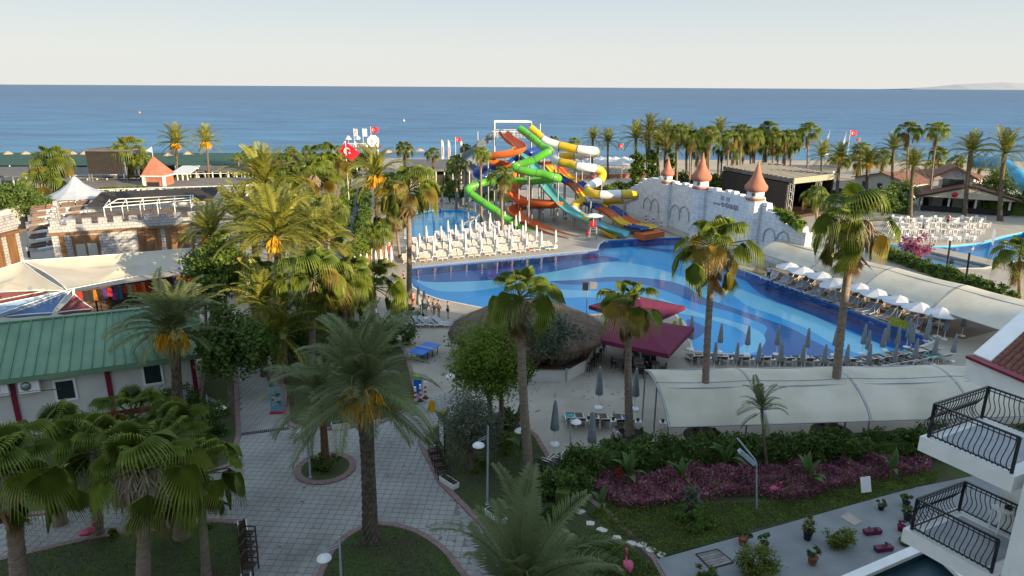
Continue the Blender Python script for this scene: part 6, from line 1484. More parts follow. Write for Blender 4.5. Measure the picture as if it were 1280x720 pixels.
row(((512,408),(566,408)), 6, PL['grey'], R(75), 'paved deck below the pool corner')
row(((688,583),(722,577)), 3, PL['brown'], R(150), 'deck at the hedge end', tab=False)
for i,(x,y,lb,c) in enumerate(((899,440,'folded grey parasol at the pool edge left of the tan skirted palm','grey'),(933,443,'folded grey parasol over the pool edge, second from the left','grey'),(970,443,'folded grey parasol over the pool edge, third from the left','grey'),(1007,446,'folded grey parasol over the pool edge, fourth from the left','grey'),(1042,444,'folded grey parasol beside the tallest palm trunk','grey'),(1077,442,'folded grey parasol right of the tallest palm trunk','grey'),(1106,438,'folded grey parasol near the pool corner','grey'),(1133,434,'folded grey parasol left of the yellow net panel','grey'),(1158,426,'folded grey parasol at the very pool corner','grey'),(1180,424,'folded grey parasol behind the pool corner','grey'),(1202,420,'folded grey parasol in front of the white roof parapet','grey'),(748,510,'folded grey parasol behind the deck loungers, left one','grey'),(793,512,'folded grey parasol behind the deck loungers, right one','grey'),(693,556,'folded grey parasol before the deck loungers, left one','grey'),(739,572,'folded grey parasol before the deck loungers, right one','grey'),(862,437,'large folded grey parasol beside the maroon parasols','grey'))):
    place(PU[c], lb, 'folded grey parasols around the pool', G(x,y), i*.9, 1.25 if i in (11,12,13,14,15) else 1.05)
for i in range(9):
    x = 440+i*6+random.uniform(-2,2); y = 346-i*1.5+random.uniform(-5,6); place(PU['white'], f'{nth(i)} closed white parasol from the left beside the brick kiosk', 'closed white parasols beside the brick kiosk', G(x,y), i, 1.1)
for i,(x,y) in enumerate(((524,392),(531,398),(455,402),(470,414))): place(PU['white' if i > 1 else 'grey'], ('folded parasol among the standing bathers','folded parasol right of the standing bathers','white folded parasol left of the squat palm','white folded parasol below the squat palm')[i], 'folded parasols near the pool corner', G(x,y), i, 1.15)
# open white parasols
def open_proto(cm):
    t = thing('open_parasol','open parasol','parasol'); c = MB(); n = 8; c.lathe([(1.42,1.98),(1.45,2.06),(1.0,2.27),(.5,2.45),(.03,2.6)],n=n,smooth=False); c.build('canopy', cm, t)
    r_ = MB()
    for i in range(n): a = 2*PI*i/n; r_.tube([(0,0,2.52),(1.4*math.cos(a),1.4*math.sin(a),2.02)],.012,4)
    r_.build('rib', M['steel'], t); p = MB(); p.tube([(0,0,0),(0,0,2.65)],.03,6); p.build('pole', M['plastic'], t); b_ = MB(); b_.lathe([(.32,0),(.32,.08),(.08,.14)],n=12); b_.build('base', M['plastic'], t); return t
PO = open_proto(M['umb_white'])
for i,(x,y,lb) in enumerate(((984,358,'open white parasol at the castle end of the row'),(1001,364,'second open white parasol from the castle end'),(1024,371,'third open white parasol from the castle end'),(1046,379,'tilted white parasol just left of the palm trunk'),(1071,387,'first open white parasol right of the palm trunk'),(1092,395,'second open white parasol right of the palm trunk'),(1119,404,'third open white parasol right of the palm trunk'),(1145,414,'open white parasol above the yellow net panel'),(1171,421,'last open white parasol at the balcony end of the row'))):
    o = place(PO, lb, 'open white parasols along the pool side', G(x,y), i*.4, 1.1)
    if i == 3: o.rotation_euler = (0,R(-14),0)
k = 0
for r_i,(y,x0,x1,n) in enumerate(((219.5,708,806,11),(215,712,800,11),(211.5,700,790,10))):
    for i in range(n):
        k += 1; x = x0+(x1-x0)*i/(n-1)+random.uniform(-1.5,1.5); place(PO, f'{nth(i)} white beach parasol from the left in the {("nearest","middle","farthest")[r_i]} row beyond the slides', 'white beach parasols beyond the slides', G(x,y), i*.3, 1.35)
m_ = MB(); a_, b_ = G(700,224), G(808,222); m_.bar((a_.x,a_.y,.5),(b_.x,b_.y,.5),.4,1.0); tag(m_.build('low_wall', M['orange']), 'low terracotta wall below the beach parasols', 'wall')
# white tables and chairs beside the small pool
def chair_proto(m, label, seatm=None):
    t = thing('chair',label,'chair'); s_ = MB(); s_.box((0,0,.45),(.44,.44,.04)); s_.build('seat', seatm or m, t)
    b_ = MB(); b_.box((0,.21,.72),(.44,.035,.46)); b_.build('backrest', seatm or m, t); l_ = MB(); l_.bar((0,0,0),(0,0,.44),.04); me = l_.mesh('leg', m)
    for x in (-.19,.19):
        for y in (-.19,.19): put('leg', me, t, (x,y,0))
    a_ = MB()
    for x in (-.22,.22): a_.bar((x,-.18,.45),(x,-.18,.66),.03); a_.bar((x,-.2,.66),(x,.2,.68),.045,.03)
    a_.build('armrest', m, t); return t
def table_proto(m, r=.5, sq=True):
    t = thing('table','table','table'); q = MB()
    if sq: q.box((0,0,.73),(r*2,r*2,.04))
    else: q.lathe([(r,.71),(r,.75)],n=16)
    q.build('tabletop', m, t); l_ = MB(); l_.bar((0,0,0),(0,0,.71),.05); me = l_.mesh('leg', m)
    for x in (-1,1):
        for y in (-1,1): put('leg', me, t, (x*r*.75,y*r*.75,0))
    return t
WC = chair_proto(M['plastic'],'white plastic chair'); WT = table_proto(M['plastic'],.45)
random.seed(12); ti = 0
for r_i,(y,x0,x1,n) in enumerate(((301,1122,1212,7),(292,1118,1222,8),(284,1114,1228,8),(277.5,1120,1225,7))):
    rn = ('nearest','second','third','farthest')[r_i]
    for i in range(n):
        x = x0+(x1-x0)*i/(n-1)+random.uniform(-2,2); p = G(x,y+random.uniform(-1,1)); rz = random.uniform(-.3,.3); ti += 1
        tl = f'{nth(i)} white dining table from the left, {rn} row by the small pool'
        place(WT, tl, 'white dining tables by the small pool', p, rz)
        for j in range(4 if n < 8 else 3):
            a = rz+j*PI/2; q = p+Vector((math.cos(a)*.78,math.sin(a)*.78,0)); place(WC, f'white plastic chair on the {("right","far","left","near")[j]} side of the {nth(i)} table, {rn} row', 'white chairs by the small pool', q, a-PI/2+random.uniform(-.2,.2))
for i in range(22):
    x = 140+i*8+random.uniform(-2,2); p = G(x,243.5-i*.12+random.uniform(-1,1),2.6); place(WC if i%3 else WT, f'{nth(i)} white seat or table from the left on the raised terrace', 'white furniture on the raised terrace', p, random.uniform(0,6), 1.15)
DC = chair_proto(M['black'],'dark chair'); DT = table_proto(mat('grey_table_top',(.16,.15,.14),.5,(.12,.11,.10),2),.42,False)
for i,(x,y) in enumerate(((778,462),(792,449),(806,452),(818,464),(800,468))):
    p = G(x,y); place(DT, f'{nth(i)} small dark round table from the left under the maroon parasols', 'dark tables under the maroon parasols', p, 0)
    for j in range(3): a = .6+j*2.1+i; place(DC, f'dark chair {("right of","behind","in front of")[j]} the {nth(i)} round table', 'dark chairs under the maroon parasols', p+Vector((math.cos(a)*.72,math.sin(a)*.72,0)), a-PI/2)
def stool():
    t = thing('bar_stool','bar stool','stool'); q = MB(); q.lathe([(.19,.72),(.2,.76),(0,.77)],n=12); q.build('seat', M['black'], t); l_ = MB(); 
    me = None
    for j in range(4):
        a = PI/4+j*PI/2; l_ = MB(); l_.bar((.2*math.cos(a),.2*math.sin(a),0),(.13*math.cos(a),.13*math.sin(a),.72),.035); l_.build('leg', M['black'], t)
    b_ = MB(); b_.box((0,.18,.95),(.34,.03,.3)); b_.build('backrest', M['black'], t); return t
PS = stool()
for i,(x,y) in enumerate(((732,462),(738,456),(743,449),(747,443),(750,437))): place(PS, f'{nth(i)} dark bar stool along the white bar counter, counted from the near end', 'bar stools at the thatched bar', G(x+5,y+3), R(-60))

# ---- lamp posts
def lamp(label, base, top, shade, double=True):
    b0 = G(*base); p = PY(top[0],top[1],b0.y); s_ = PY(shade[0],shade[1],b0.y); h = p.z; t = thing('street_lamp',label,'street lamp',b0); q = MB(); q.tube([(0,0,0),(p.x-b0.x,0,h)],[.06,.045],8); q.tube([(0,0,0),(0,0,.12)],.12,8); q.build('pole', M['lamp_metal'], t)
    dx = s_.x-b0.x; a_ = MB()
    for dz in (0,.16): a_.tube([((p.x-b0.x),0,h*.86+dz),(dx*1.0,0,s_.z+.22+dz*.6)],.018,5)
    a_.build('arm', M['lamp_metal'], t); d_ = MB(); d_.lathe([(.33,0),(.30,.07),(.16,.16),(.05,.22)],(dx,0,s_.z-.05),16); d_.build('lamp_shade', M['plastic'], t); return t
lamp('pale lamp post on the lawn beside the olive tree',(609,632),(610,533),(598,556))
lamp('pale lamp post on the rounded lawn',(428,752),(424,671),(405,697))
lamp('pale lamp post next to the round planting ring',(388,598),(384,533),(378,538))
lamp('slim lamp post on the deck left of the weeping tree',(572,508),(569,452),(563,470))
lamp('lamp post at the hedge end before the deck loungers',(713,586),(713,518),(720,527))
lamp('white lamp post at the right end of the green roofed house',(262,527),(258,494),(277,509))
lamp('lamp with a white disc behind the tall palm trunk',(655,590),(655,512),(650,538))
lamp('lamp post standing at the left hedge gap of the canopy',(817,580),(816,536),(812,548))
b0 = G(946,640); t = thing('flood_lamp','tall bent grey lamp post with a long boxy floodlight in the purple bed','street lamp',b0); tp = PY(946,575,b0.y); te = PY(923,550,b0.y); q = MB(); q.tube([(0,0,0),(tp.x-b0.x,0,tp.z-.2),(tp.x-b0.x-.12,0,tp.z+.05),(te.x-b0.x,.2,te.z)],.045,8); q.build('pole', M['lamp_metal'], t); l0 = PY(943,580,b0.y)-b0; l1 = PY(924,563,b0.y)-b0; q = MB(); q.bar(l0,l1,.28,.2); q.build('lamp_head', M['lamp_metal'], t); q = MB(); q.bar(l0-Vector((0,.02,.22)),l1-Vector((0,.02,.22)),.22,.1); q.build('lamp_glass', M['glass'], t)
# ---- dark timber chairs, planters
def armchair(label, p, rz, group):
    t = thing('timber_armchair',label,'armchair',p,rz,group); s_ = MB()
    for i in range(5): s_.box((0,-.2+i*.1,.42),(.56,.085,.03))
    s_.build('seat', M['darkwood'], t); b_ = MB()
    for i in range(5): b_.box((-.22+i*.11,.27+.03*0,.75),(.07,.03,.6))
    b_.bar((-.3,.28,1.05),(.3,.28,1.05),.05,.07); b_.build('backrest', M['darkwood'], t)
    for x in (-.29,.29):
        for y in (-.25,.27): l_ = MB(); l_.bar((x,y,0),(x,y,.62 if y < 0 else 1.05),.055); l_.build('leg', M['darkwood'], t)
        a_ = MB(); a_.bar((x,-.3,.64),(x,.27,.64),.07,.04); a_.build('armrest', M['darkwood'], t)
for i,(x,y) in enumerate(((541,569),(545,579),(549,589),(553,598))): armchair(('farthest','second','third','nearest')[i]+' dark timber armchair of the row beside the olive lawn', G(x,y,.02), R(-78), 'timber armchairs beside the olive lawn')
for i,(x,y) in enumerate(((311,676),(312,689),(313,702),(314,716))): armchair(('farthest','second','third','nearest')[i]+' dark timber armchair of the row beside the corner lawn', G(x,y,.02), R(86), 'timber armchairs beside the corner lawn')
def planter(label, a, b, flowers, n=140):
    p = G(*a,.1); q = G(*b,.1); c = (p+q)/2; d = q-p; rz = math.atan2(d.y,d.x); L = d.length; t = thing('planter_box',label,'planter',(c.x,c.y,.02),rz,'white planter troughs along the paving'); mb = MB(); mb.box((0,0,.2),(L,.42,.4),taper=1.06); mb.build('trough', M['white'], t); s_ = MB(); s_.box((0,0,.405),(L*.98,.34,.03)); s_.build('soil', M['soil'], t)
    r = random.Random(int(a[0])); f = MB(); leaves(f,(0,0,.5),(L*.42,.16,.12),n,.1,r,[0,0,1]); f.build('flowers', [M['leaf_dark'],flowers], t)
planter('white planter trough below the timber armchairs',(553,600),(570,611),M['leaf_mid'])
planter('white planter trough with purple flowers beside the lamp post',(610,641),(630,655),M['leaf_purple'])
planter('small white planter trough above the timber armchairs',(530,553),(540,563),M['leaf_mid'])
planter('white planter trough left of three below the central lawn',(378,540),(400,537),M['leaf_pink'])
planter('white planter trough beneath the central lawn, middle of three',(415,535),(437,532),M['leaf_purple'])
planter('white planter trough behind the big date palm trunk',(455,531),(474,527),M['leaf_mid'])
planter('white planter trough with dark purple flowers by the corner lawn',(303,657),(305,672),M['leaf_purple'])
planter('white planter trough at the bottom edge of the corner lawn',(308,724),(309,738),M['leaf_mid'])
# ---- signs, bollards, table tennis, bins
b0 = G(553,562); t = thing('sign_board','white sign board in a black frame beside the olive tree','sign',b0,R(-68)); q = MB(); q.box((0,0,1.15),(1.0,.05,1.5)); q.build('panel', M['white'], t); q = MB()
for x in (-.53,.53): q.bar((x,0,0),(x,0,1.98),.07)
q.bar((-.53,0,1.95),(.53,0,1.95),.07); q.bar((-.53,0,.38),(.53,0,.38),.07); q.build('frame', M['black'], t)
for i,(x,y,lb) in enumerate(((540,514,'yellow wet floor sign standing farther up the path'),(553,528,'yellow wet floor sign half hidden by the lawn plants'))):
    t = thing('floor_sign',lb,'floor sign',G(x,y),R(20+30*i),'yellow folding floor signs')
    for s_ in (-1,1): q = MB(); q.add([(-.24,s_*.22,0),(.24,s_*.22,0),(.17,s_*.03,.85),(-.17,s_*.03,.85)]+[(-.24,s_*.2,0),(.24,s_*.2,0),(.17,s_*.01,.85),(-.17,s_*.01,.85)],[(0,1,2,3),(7,6,5,4),(0,4,5,1),(1,5,6,2),(2,6,7,3),(3,7,4,0)]); q.build('sign_panel', M['yel'], t)
def bollard(label, base, h, r, group):
    t = thing('striped_bollard',label,'bollard',G(*base),0,group); q = MB(); q.lathe([(r*2.6,0),(r*2.6,.08),(r*1.3,.14)],n=10); q.build('foot', M['black'] if r > .05 else M['red'], t); k = 7
    for i in range(k): q = MB(); q.tube([(0,0,.12+(h-.12)*i/k),(0,0,.12+(h-.12)*(i+1)/k)],r*(1.05 if i%2 else 1),8); q.build('stripe', M['plastic'] if i%2 or i == k-1 else M['red'], t)
for i,(x,y) in enumerate(((519.5,505),(526,502),(532,498))): bollard(('nearest','middle','farthest')[i]+' red and white striped bollard by the blue bin', (x,y), 1.35, .085, 'striped bollards by the blue bin')
for i,(x,y) in enumerate(((807,281),(816,285),(826,289.5),(692,275),(707,274))): bollard(('striped red post at the lane slide end, left of three','striped red post at the lane slide end, middle of three','striped red post at the lane slide end, right of three','striped red post in front of the teal slide, left','striped red post in front of the teal slide, right')[i],(x,y),2.2,.12,'striped posts at the slides')
c = G(531,446); t = thing('tennis_table','bright blue table tennis table on the deck','table',c,R(62)); 
for s_ in (-1,1): q = MB(); q.box((s_*.69,0,.76),(1.36,1.5,.04)); q.build('tabletop_half', M['blue_paint'], t)
q = MB(); q.box((0,0,.86),(.02,1.75,.15)); q.build('net', M['white'], t)
for x in (-1.1,-.35,.35,1.1):
    for y in (-.55,.55): q = MB(); q.bar((x,y,0),(x,y,.74),.05); q.build('leg', M['black'], t)
b0 = G(523,491); t = thing('waste_bin','tall blue waste bin with a lime green lid','bin',b0); q = MB(); q.box((0,0,.6),(.55,.55,1.2),taper=1.08); q.build('body', M['blue_paint'], t); q = MB(); q.box((-.1,0,1.3),(.62,.6,.2),taper=.7); q.build('lid', mat('lime_plastic',(.22,.50,.03),.5), t)
b0 = G(347,516); t = thing('poster_stand','small pale blue poster stand on the left path','poster stand',b0,R(4)); q = MB(); q.box((0,0,1.0),(.85,.06,1.9)); q.build('panel', mat('poster_blue',(.10,.34,.50),.6,(.16,.30,.36),4,contrast=(.45,.55)), t); q = MB(); q.box((.02,-.05,1.05),(.6,.04,.95)); q.build('poster', mat('poster_print',(.30,.38,.36),.6,(.05,.10,.07),5,6,contrast=(.45,.55)), t); q = MB(); q.box((0,0,.06),(.95,.5,.12)); q.build('foot', M['red'], t)
b0 = G(364,510); t = thing('wooden_easel','little wooden easel beside the poster stand','easel',b0); q = MB()
for s_ in (-1,1): q.bar((s_*.32,0,0),(s_*.18,.05,1.0),.06)
q.bar((-.25,0,.55),(.25,0,.55),.06); q.bar((-.18,.05,1.0),(.18,.05,1.0),.06); q.bar((0,.45,0),(0,.08,.95),.05); q.build('frame', M['wood'], t)
b0 = G(1079,622); t = thing('notice_board','small tilted white notice board at the garden edge','sign',b0,R(12)); q = MB(); q.bar((0,0,0),(0,.05,.8),.06); q.build('post', M['steel'], t); q = MB(); q.box((0,-.02,.85),(.62,.05,.85),M=Matrix.Rotation(R(-18),3,'X')); q.build('panel', M['white'], t)
# ---- flamingos
def flamingo(label, base, h, rz):
    t = thing('flamingo_statue',label,'flamingo',G(*base,.1),rz); s_ = h/1.3; q = MB()
    q.tube(spline([(-.42,0,.62),(-.25,0,.70),(0,0,.76),(.2,0,.74),(.32,0,.80),(.42,0,.98),(.36,0,1.14),(.40,0,1.27),(.50,0,1.28)],4),[s for s in [.02,.05,.08,.11,.14,.16,.17,.175,.17,.165,.155,.14,.12,.10,.08,.065,.055,.05,.048,.045,.044,.043,.042,.042,.042,.043,.045,.048,.052,.055,.055,.05,.04]],8); q.v = [(x*s_,y*s_*1.15,z*s_) for x,y,z in q.v]; q.build('body', M['pink'], t)
    q = MB(); q.tube([(.5*s_,0,1.28*s_),(.60*s_,0,1.24*s_),(.64*s_,0,1.16*s_)],[.035,.028,.008],6); q.build('beak', M['black'], t)
    for y in (-.06,.06): q = MB(); q.tube([(.02*s_,y*s_,.66*s_),(.05*s_,y*s_,.34*s_),(0,y*s_,0)],.014,5); q.build('leg', M['pink'], t)
    w = MB(); w.lathe([(0,-.32),(.10,-.1),(.13,.1),(.06,.28),(0,.34)],n=8); 
    for y in (-.15,.15): ww = MB(); ww.merge(w, Matrix.Translation((-.05*s_,y*s_,.78*s_))@Matrix.Rotation(R(80),4,'Y')@Matrix.Scale(s_*.9,4)); ww.build('wing', M['pink'], t)
flamingo('pink flamingo statue beside the stone path at lower left',(112,682),1.35,R(5)); flamingo('pink flamingo statue lying low in the purple flower bed',(966,622),1.0,R(-8)); flamingo('pink flamingo statue at the bottom of the garden bed',(784,722),1.25,R(95))
# ---- terrace things
def pot(label, base, potm, r, h, ph, pr, leafm, tr=0.0, n=420, cat='potted plant'):
    t = thing('potted_plant',label,cat,G(*base,.16)); q = MB(); q.lathe([(r*.7,0),(r,h*.92),(r*1.08,h*.93),(r*1.08,h),(r*.92,h),(r*.88,h*.9),(0,h*.9)],n=14); q.build('pot', potm, t); f = MB(); rr = random.Random(int(base[0])); leaves(f,(0,0,h+tr+ph*.5),(pr,pr,ph*.5),n,.12,rr); 
    if tr: f.tube([(0,0,h*.9),(0,0,h+tr+ph*.3)],.03,5)
    f.build('foliage', leafm, t)
pot('bushy lime plant in a black pot on the terrace',(1009,674),M['black'],.24,.5,.75,.34,M['leaf_lime'])
pot('small plant in a terracotta pot on the terrace',(1015,705),M['terracotta'],.24,.42,.5,.3,M['leaf_dark'])
pot('leafy plant in a dark pot beside the round terrace shrub',(955,686),M['black'],.2,.38,.5,.32,M['leaf_dark'])
pot('dark shrub in a terracotta pot at the terrace edge',(928,680),M['terracotta'],.24,.4,.65,.35,M['leaf_dark'])
pot('tiny dark potted bush near the notice board',(1101,637),M['black'],.18,.28,.35,.22,M['leaf_dark'])
pot('dark round potted bush at the balcony corner',(1132,633),M['black'],.2,.3,.45,.3,M['leaf_dark'])
pot('dark potted bush left of the lower balcony',(1134,650),M['black'],.22,.3,.45,.34,M['leaf_dark'])
for i,(x,y) in enumerate(((1090,667),(1104,688))): 
    t = thing('flower_trough',('magenta flower trough nearer the garden','magenta flower trough nearer the dark glass parapet')[i],'planter',G(x,y,.16),R(10),'magenta flower troughs'); q = MB(); q.box((0,0,.12),(.85,.28,.24),taper=1.1); q.build('trough', mat('magenta_plastic',(.13,.01,.055),.5) if i == 0 else bpy.data.materials['magenta_plastic'], t); f = MB(); leaves(f,(0,0,.32),(.36,.12,.10),160,.09,random.Random(i),[0,0,1]); f.build('flowers', [M['leaf_dark'],M['leaf_purple']], t)
pot('small purple flower pot under the balcony edge',(1126,663),M['maroon'],.2,.3,.3,.2,M['leaf_purple'],n=160); pot('low green bowl plant under the balcony edge',(1131,680),M['leaf_dark'],.3,.2,.3,.34,M['leaf_dark'],n=260)
for lb,b_,rp,mt_,n in (('round clipped lime shrub beside the terrace hatch',(944,716),(26,17),'leaf_lime',2600),('spreading lime shrub in the middle of the terrace',(1050,683),(18,13),'leaf_lime',1700),('small shrub at the terrace bottom edge',(882,724),(15,9),'leaf_mid',800),('lime shrub at the lower terrace edge',(965,738),(14,12),'leaf_lime',700)): shrub(lb,b_,rp,M[mt_],n,.11,z=.16)
c = [G(x,y,.17) for x,y in ((870,693),(897,687),(917,703),(888,711))]; t = thing('floor_hatch','square grey timber hatch set in the terrace','hatch',c[0]); O = c[0]
fr = MB()
for i in range(4): a_,b_ = c[i]-O,c[(i+1)%4]-O; fr.bar(a_,b_,.08,.06)
fr.build('frame', M['black'], t); pl = mat('grey_timber',(.30,.27,.25),.9,(.19,.17,.16),2,6,rnd=.25)
for i in range(6): q = MB(); a_ = c[0].lerp(c[3],(i+.5)/6)-O; b_ = c[1].lerp(c[2],(i+.5)/6)-O; w_ = (c[3]-c[0]).length/6*.86; q.bar(a_,b_,w_,.05); q.build('plank', pl, t)
c = [G(x,y,.17) for x,y in ((1050,646),(1060,640),(1079,652),(1068,657))]; q = MB(); q.prism([p.xy for p in c],.16,.185); tag(q.build('access_cover', mat('sandstone_cover',(.42,.36,.30),.9,(.34,.29,.24),2)), 'tan access cover set in the terrace', 'cover')
# stepping stones
for i,(x,y) in enumerate(((725,640),(738,655),(752,663),(771,673),(790,680),(802,682),(813,688),(826,694))):
    r = random.Random(i); q = MB(); p = G(x,y,.1); q.prism([(p.x+.28*r.uniform(.7,1.2)*math.cos(a),p.y+.22*r.uniform(.7,1.2)*math.sin(a)) for a in [k*PI/4 for k in range(8)]],.09,.16); tag(q.build('stepping_stone', M['coping']), f'{nth(i)} pale stepping stone of the curved garden path from the hedge', 'stone', 'stepping stones in the garden bed')
# ---- banana plants
def bleaf(L, W_, e0, droop):
    mb = MB(); N = 8; p = Vector((0,0,0)); rows = []
    for i in range(N+1):
        t = i/N; a = R(e0-droop*t*t); w = W_*math.sin(PI*min(1,max(0,(t-.12)/.88))**.75) if t > .12 else .02
        s_ = Vector((0,1,0)); u = Vector((-math.sin(a),0,math.cos(a))); rows.append([p-s_*w+u*w*.35, p.copy(), p+s_*w+u*w*.35]); p = p+Vector((math.cos(a),0,math.sin(a)))*(L/N)
    mb.grid(rows); return mb
BL = [bleaf(*a).mesh('leaf', mat('banana_leaf_%d'%i,c,.45,tuple(x*.7 for x in c),1.2,4,trans=.35)) for i,(a,c) in enumerate((((1.7,.24,82,35),(0.10,.19,.05)),((1.6,.26,65,80),(.09,.17,.045)),((1.4,.22,45,95),(.12,.20,.05))))]
def banana(label, base, s_, n, red=False):
    t = thing('banana_plant',label,'plant',G(*base,.1)); r = random.Random(int(base[0])); q = MB(); q.tube([(0,0,0),(0,0,.8*s_)],[.1*s_,.06*s_],7); q.build('stem', M['leaf_lime'], t)
    for i in range(n): o = put('leaf', BL[i%3], t, (0,0,.6*s_+.03*i), 0, s_*r.uniform(.8,1.1)); o.rotation_euler = (r.uniform(-.2,.2),0,i*2.4+r.uniform(-.4,.4))
    if red: f = MB(); leaves(f,(-.45*s_,-.15,1.0*s_),(.25,.2,.42),160,.22,r); f.build('flower', M['leaf_red'], t)
banana('broad leaved plant with a big red bloom by the hedge',(785,610),1.0,7,True); banana('upright broad leaved plant left of the tall lamp',(852,612),.9,5); banana('broad leaved plant right behind the tall lamp',(905,592),1.0,6); banana('broad leaved plant in front of the right hedge',(1008,612),1.0,7); banana('single broad leaved plant at the purple bed end',(1112,600),.9,5); banana('yellowish broad leaved plant near the upper balcony',(1138,572),1.1,5); banana('broad leaved plant on the lawn beside the path kerb',(556,545),.9,4); banana('small broad leaved plant left of the purple bed',(752,640),.7,4); banana('broad leaved plant behind the tall palm base',(650,575),.8,5)

# ---- brick kiosk, misc
a_, b_ = G(455,336), G(478,326); d = b_-a_; t = thing('brick_kiosk','small orange brick kiosk with a sloping brown roof','kiosk',a_); q = MB(); q.bar((0,0,1.3),(d.x,d.y,1.3),.3,2.6); q.bar((d.x,d.y,1.3),(d.x-.8,d.y+4.5,1.3),.3,2.6); q.build('wall', brick_mat('orange_brick',(.50,.22,.12),(.42,.17,.09),(.34,.2,.14),.5,.2,.02), t, uv=True); q = MB(); q.add([(-.5,-.7,2.5),(d.x+.5,d.y-.7,2.5),(d.x-.8,d.y+4.8,3.3),(-1.2,4.8,3.3)],[(0,1,2,3)]); q.add([(-.5,-.7,2.35),(d.x+.5,d.y-.7,2.35),(d.x-.8,d.y+4.8,3.15),(-1.2,4.8,3.15)],[(3,2,1,0)]); q.build('roof', M['darkwood'], t)
a_, b_ = G(1110,407), G(1134,413); q = MB(); t = thing('net_panel','yellow patterned net panel on the pool edge','panel',a_); d = b_-a_; q.bar((0,0,.5),(d.x,d.y,.5),.03,.8); q.build('net', mat('yellow_net',(.50,.42,.02),.7,(.20,.25,.03),6,contrast=(.4,.6)), t); q = MB(); q.bar((0,0,0),(0,0,.95),.05); q.build('post', M['steel'], t); q = MB(); q.bar((d.x,d.y,0),(d.x,d.y,.95),.05); q.build('post', M['steel'], t)
b0 = G(733,392); t = thing('loudspeaker','black loudspeaker on a pole beside the thatch roof','loudspeaker',b0); h = PY(731,386,b0.y).z+.3; q = MB(); q.tube([(0,0,0),(0,0,2.6)],.05,6); q.build('pole', M['steel'], t); q = MB(); q.box((-.2,0,2.9),(.55,.45,.8)); q.build('cabinet', M['black'], t); q = MB(); q.box((.6,.1,2.95),(.7,.4,.6)); q.build('control_box', M['steel'], t)
b0 = G(846,408); t = thing('inflatable_ring_stand','yellow and white folded inflatable at the pool edge','inflatable',b0); 
for i,(x,z,c_,rt) in enumerate(((-.3,.3,'yel2',.3),(.05,.4,'w',.15),(.3,.45,'yel2',-.1))): q = MB(); q.box((x,0,z),(.3,.25,.6+.15*i),M=Matrix.Rotation(rt,3,'Y'),taper=.8); q.build('panel', M['plastic'] if c_ == 'w' else mat('lime_yellow_vinyl_%d'%i,(.50,.55,.05),.5), t)
# lifeguard chair
b0 = G(741,300); t = thing('lifeguard_chair','tall lifeguard chair with a pale parasol beside the slides','lifeguard chair',b0); q = MB()
for x in (-.6,.6):
    for y in (-.6,.6): q.tube([(x,y,0),(x*.7,y*.7,2.1)],.05,5)
for z in (.6,1.2,1.7): q.bar((-.55,-.55,z),(.55,-.55,z),.05)
q.build('frame', M['steel'], t); q = MB(); q.box((0,0,2.1),(1.0,1.0,.08)); q.box((0,.45,2.5),(.9,.06,.7)); q.build('seat', M['red'], t); q = MB(); q.tube([(0,.3,2.1),(0,.3,3.9)],.04,5); q.lathe([(1.5,3.6),(.8,3.85),(0,4.0)],(0,.3,0),8,smooth=False); q.build('parasol', M['umb_cream'], t)
# white ladder frame stack at the small pool
a_ = G(1240,305); t = thing('white_pool_rail','white slatted pool entry rail beside the small pool','rail',a_,R(60)); q = MB()
for i in range(5):
    z = .3+i*.42; q.bar((-1.6,0,z),(1.6,0,z),.07)
for i in range(9): q.bar((-1.6+i*.4,0,0),(-1.6+i*.4,0,2.0),.06)
q.build('slats', M['white'], t)
for i,(x,y) in enumerate(((1182,345),(1206,360))): 
    b0 = G(x,y); p = PY(x+6,y-44,b0.y); q = MB(); q.tube([(0,0,0),(p.x-b0.x,0,p.z)],.12,6); q.build('cable_pole', M['black'], None, b0); tag(bpy.data.objects[-1] if False else COL.objects[-1],('black cable wrapped pole behind the hedge, left one','black cable wrapped pole behind the hedge, right one')[i],'pole')
# ---- flags, beach tower, boats, buoys
def crescent(mb, c, r, ax, up, o):
    c = Vector(c); n = 14; A_ = [c+ax*r*math.cos(R(45)+i*R(270)/n)+up*r*math.sin(R(45)+i*R(270)/n)+o for i in range(n+1)]; B_ = [c+ax*(r*.25+r*.8*math.cos(R(52)+i*R(256)/n))+up*r*.8*math.sin(R(52)+i*R(256)/n)+o for i in range(n+1)]
    mb.add(A_+B_,[(i,i+1,n+2+i,n+1+i) for i in range(n)]); s_ = []; sc_ = c+ax*r*.95
    for i in range(10): a = PI+i*PI/5; q = r*(.42 if i%2 == 0 else .17); s_.append(sc_+ax*q*math.cos(a)+up*q*math.sin(a)+o)
    mb.add([sc_+o]+s_,[(0,1+i,1+(i+1)%10) for i in range(10)])
def flag(label, base, top, wh, m, emb=True, rot=0.0, side=1, drop=0.0):
    b0 = G(*base); p = PY(top[0],top[1],b0.y); h = p.z; k = b0.y/FPX; W_, H_ = wh[0]*k, wh[1]*k; t = thing('flag',label,'flag',b0); q = MB(); q.tube([(0,0,0),(0,0,h+.15)],.06,6); q.build('pole', M['white'], t)
    ax = Vector((side*math.cos(rot),0,-math.sin(rot))); up = Vector((side*math.sin(rot),0,math.cos(rot))); rows = []
    for i in range(9):
        f = i/8; o = Vector((0,math.sin(f*7)*.12*W_*f,0)); a_ = Vector((0,0,h))+ax*W_*f+o; rows.append([a_-up*H_, a_-up*H_*.5, a_])
    q = MB(); q.grid(rows); cl = q.build('cloth', m, t)
    if emb:
        e = MB(); c = Vector((0,0,h))+ax*W_*.38-up*H_*.5; 
        crescent(e,c,H_*.27,ax,up,Vector((0,-.1*W_-.05,0))); e.build('crescent_and_star', M['white'], cl)
mred = mat('flag_red',(.55,.01,.03),.7,(.46,.008,.025),1)
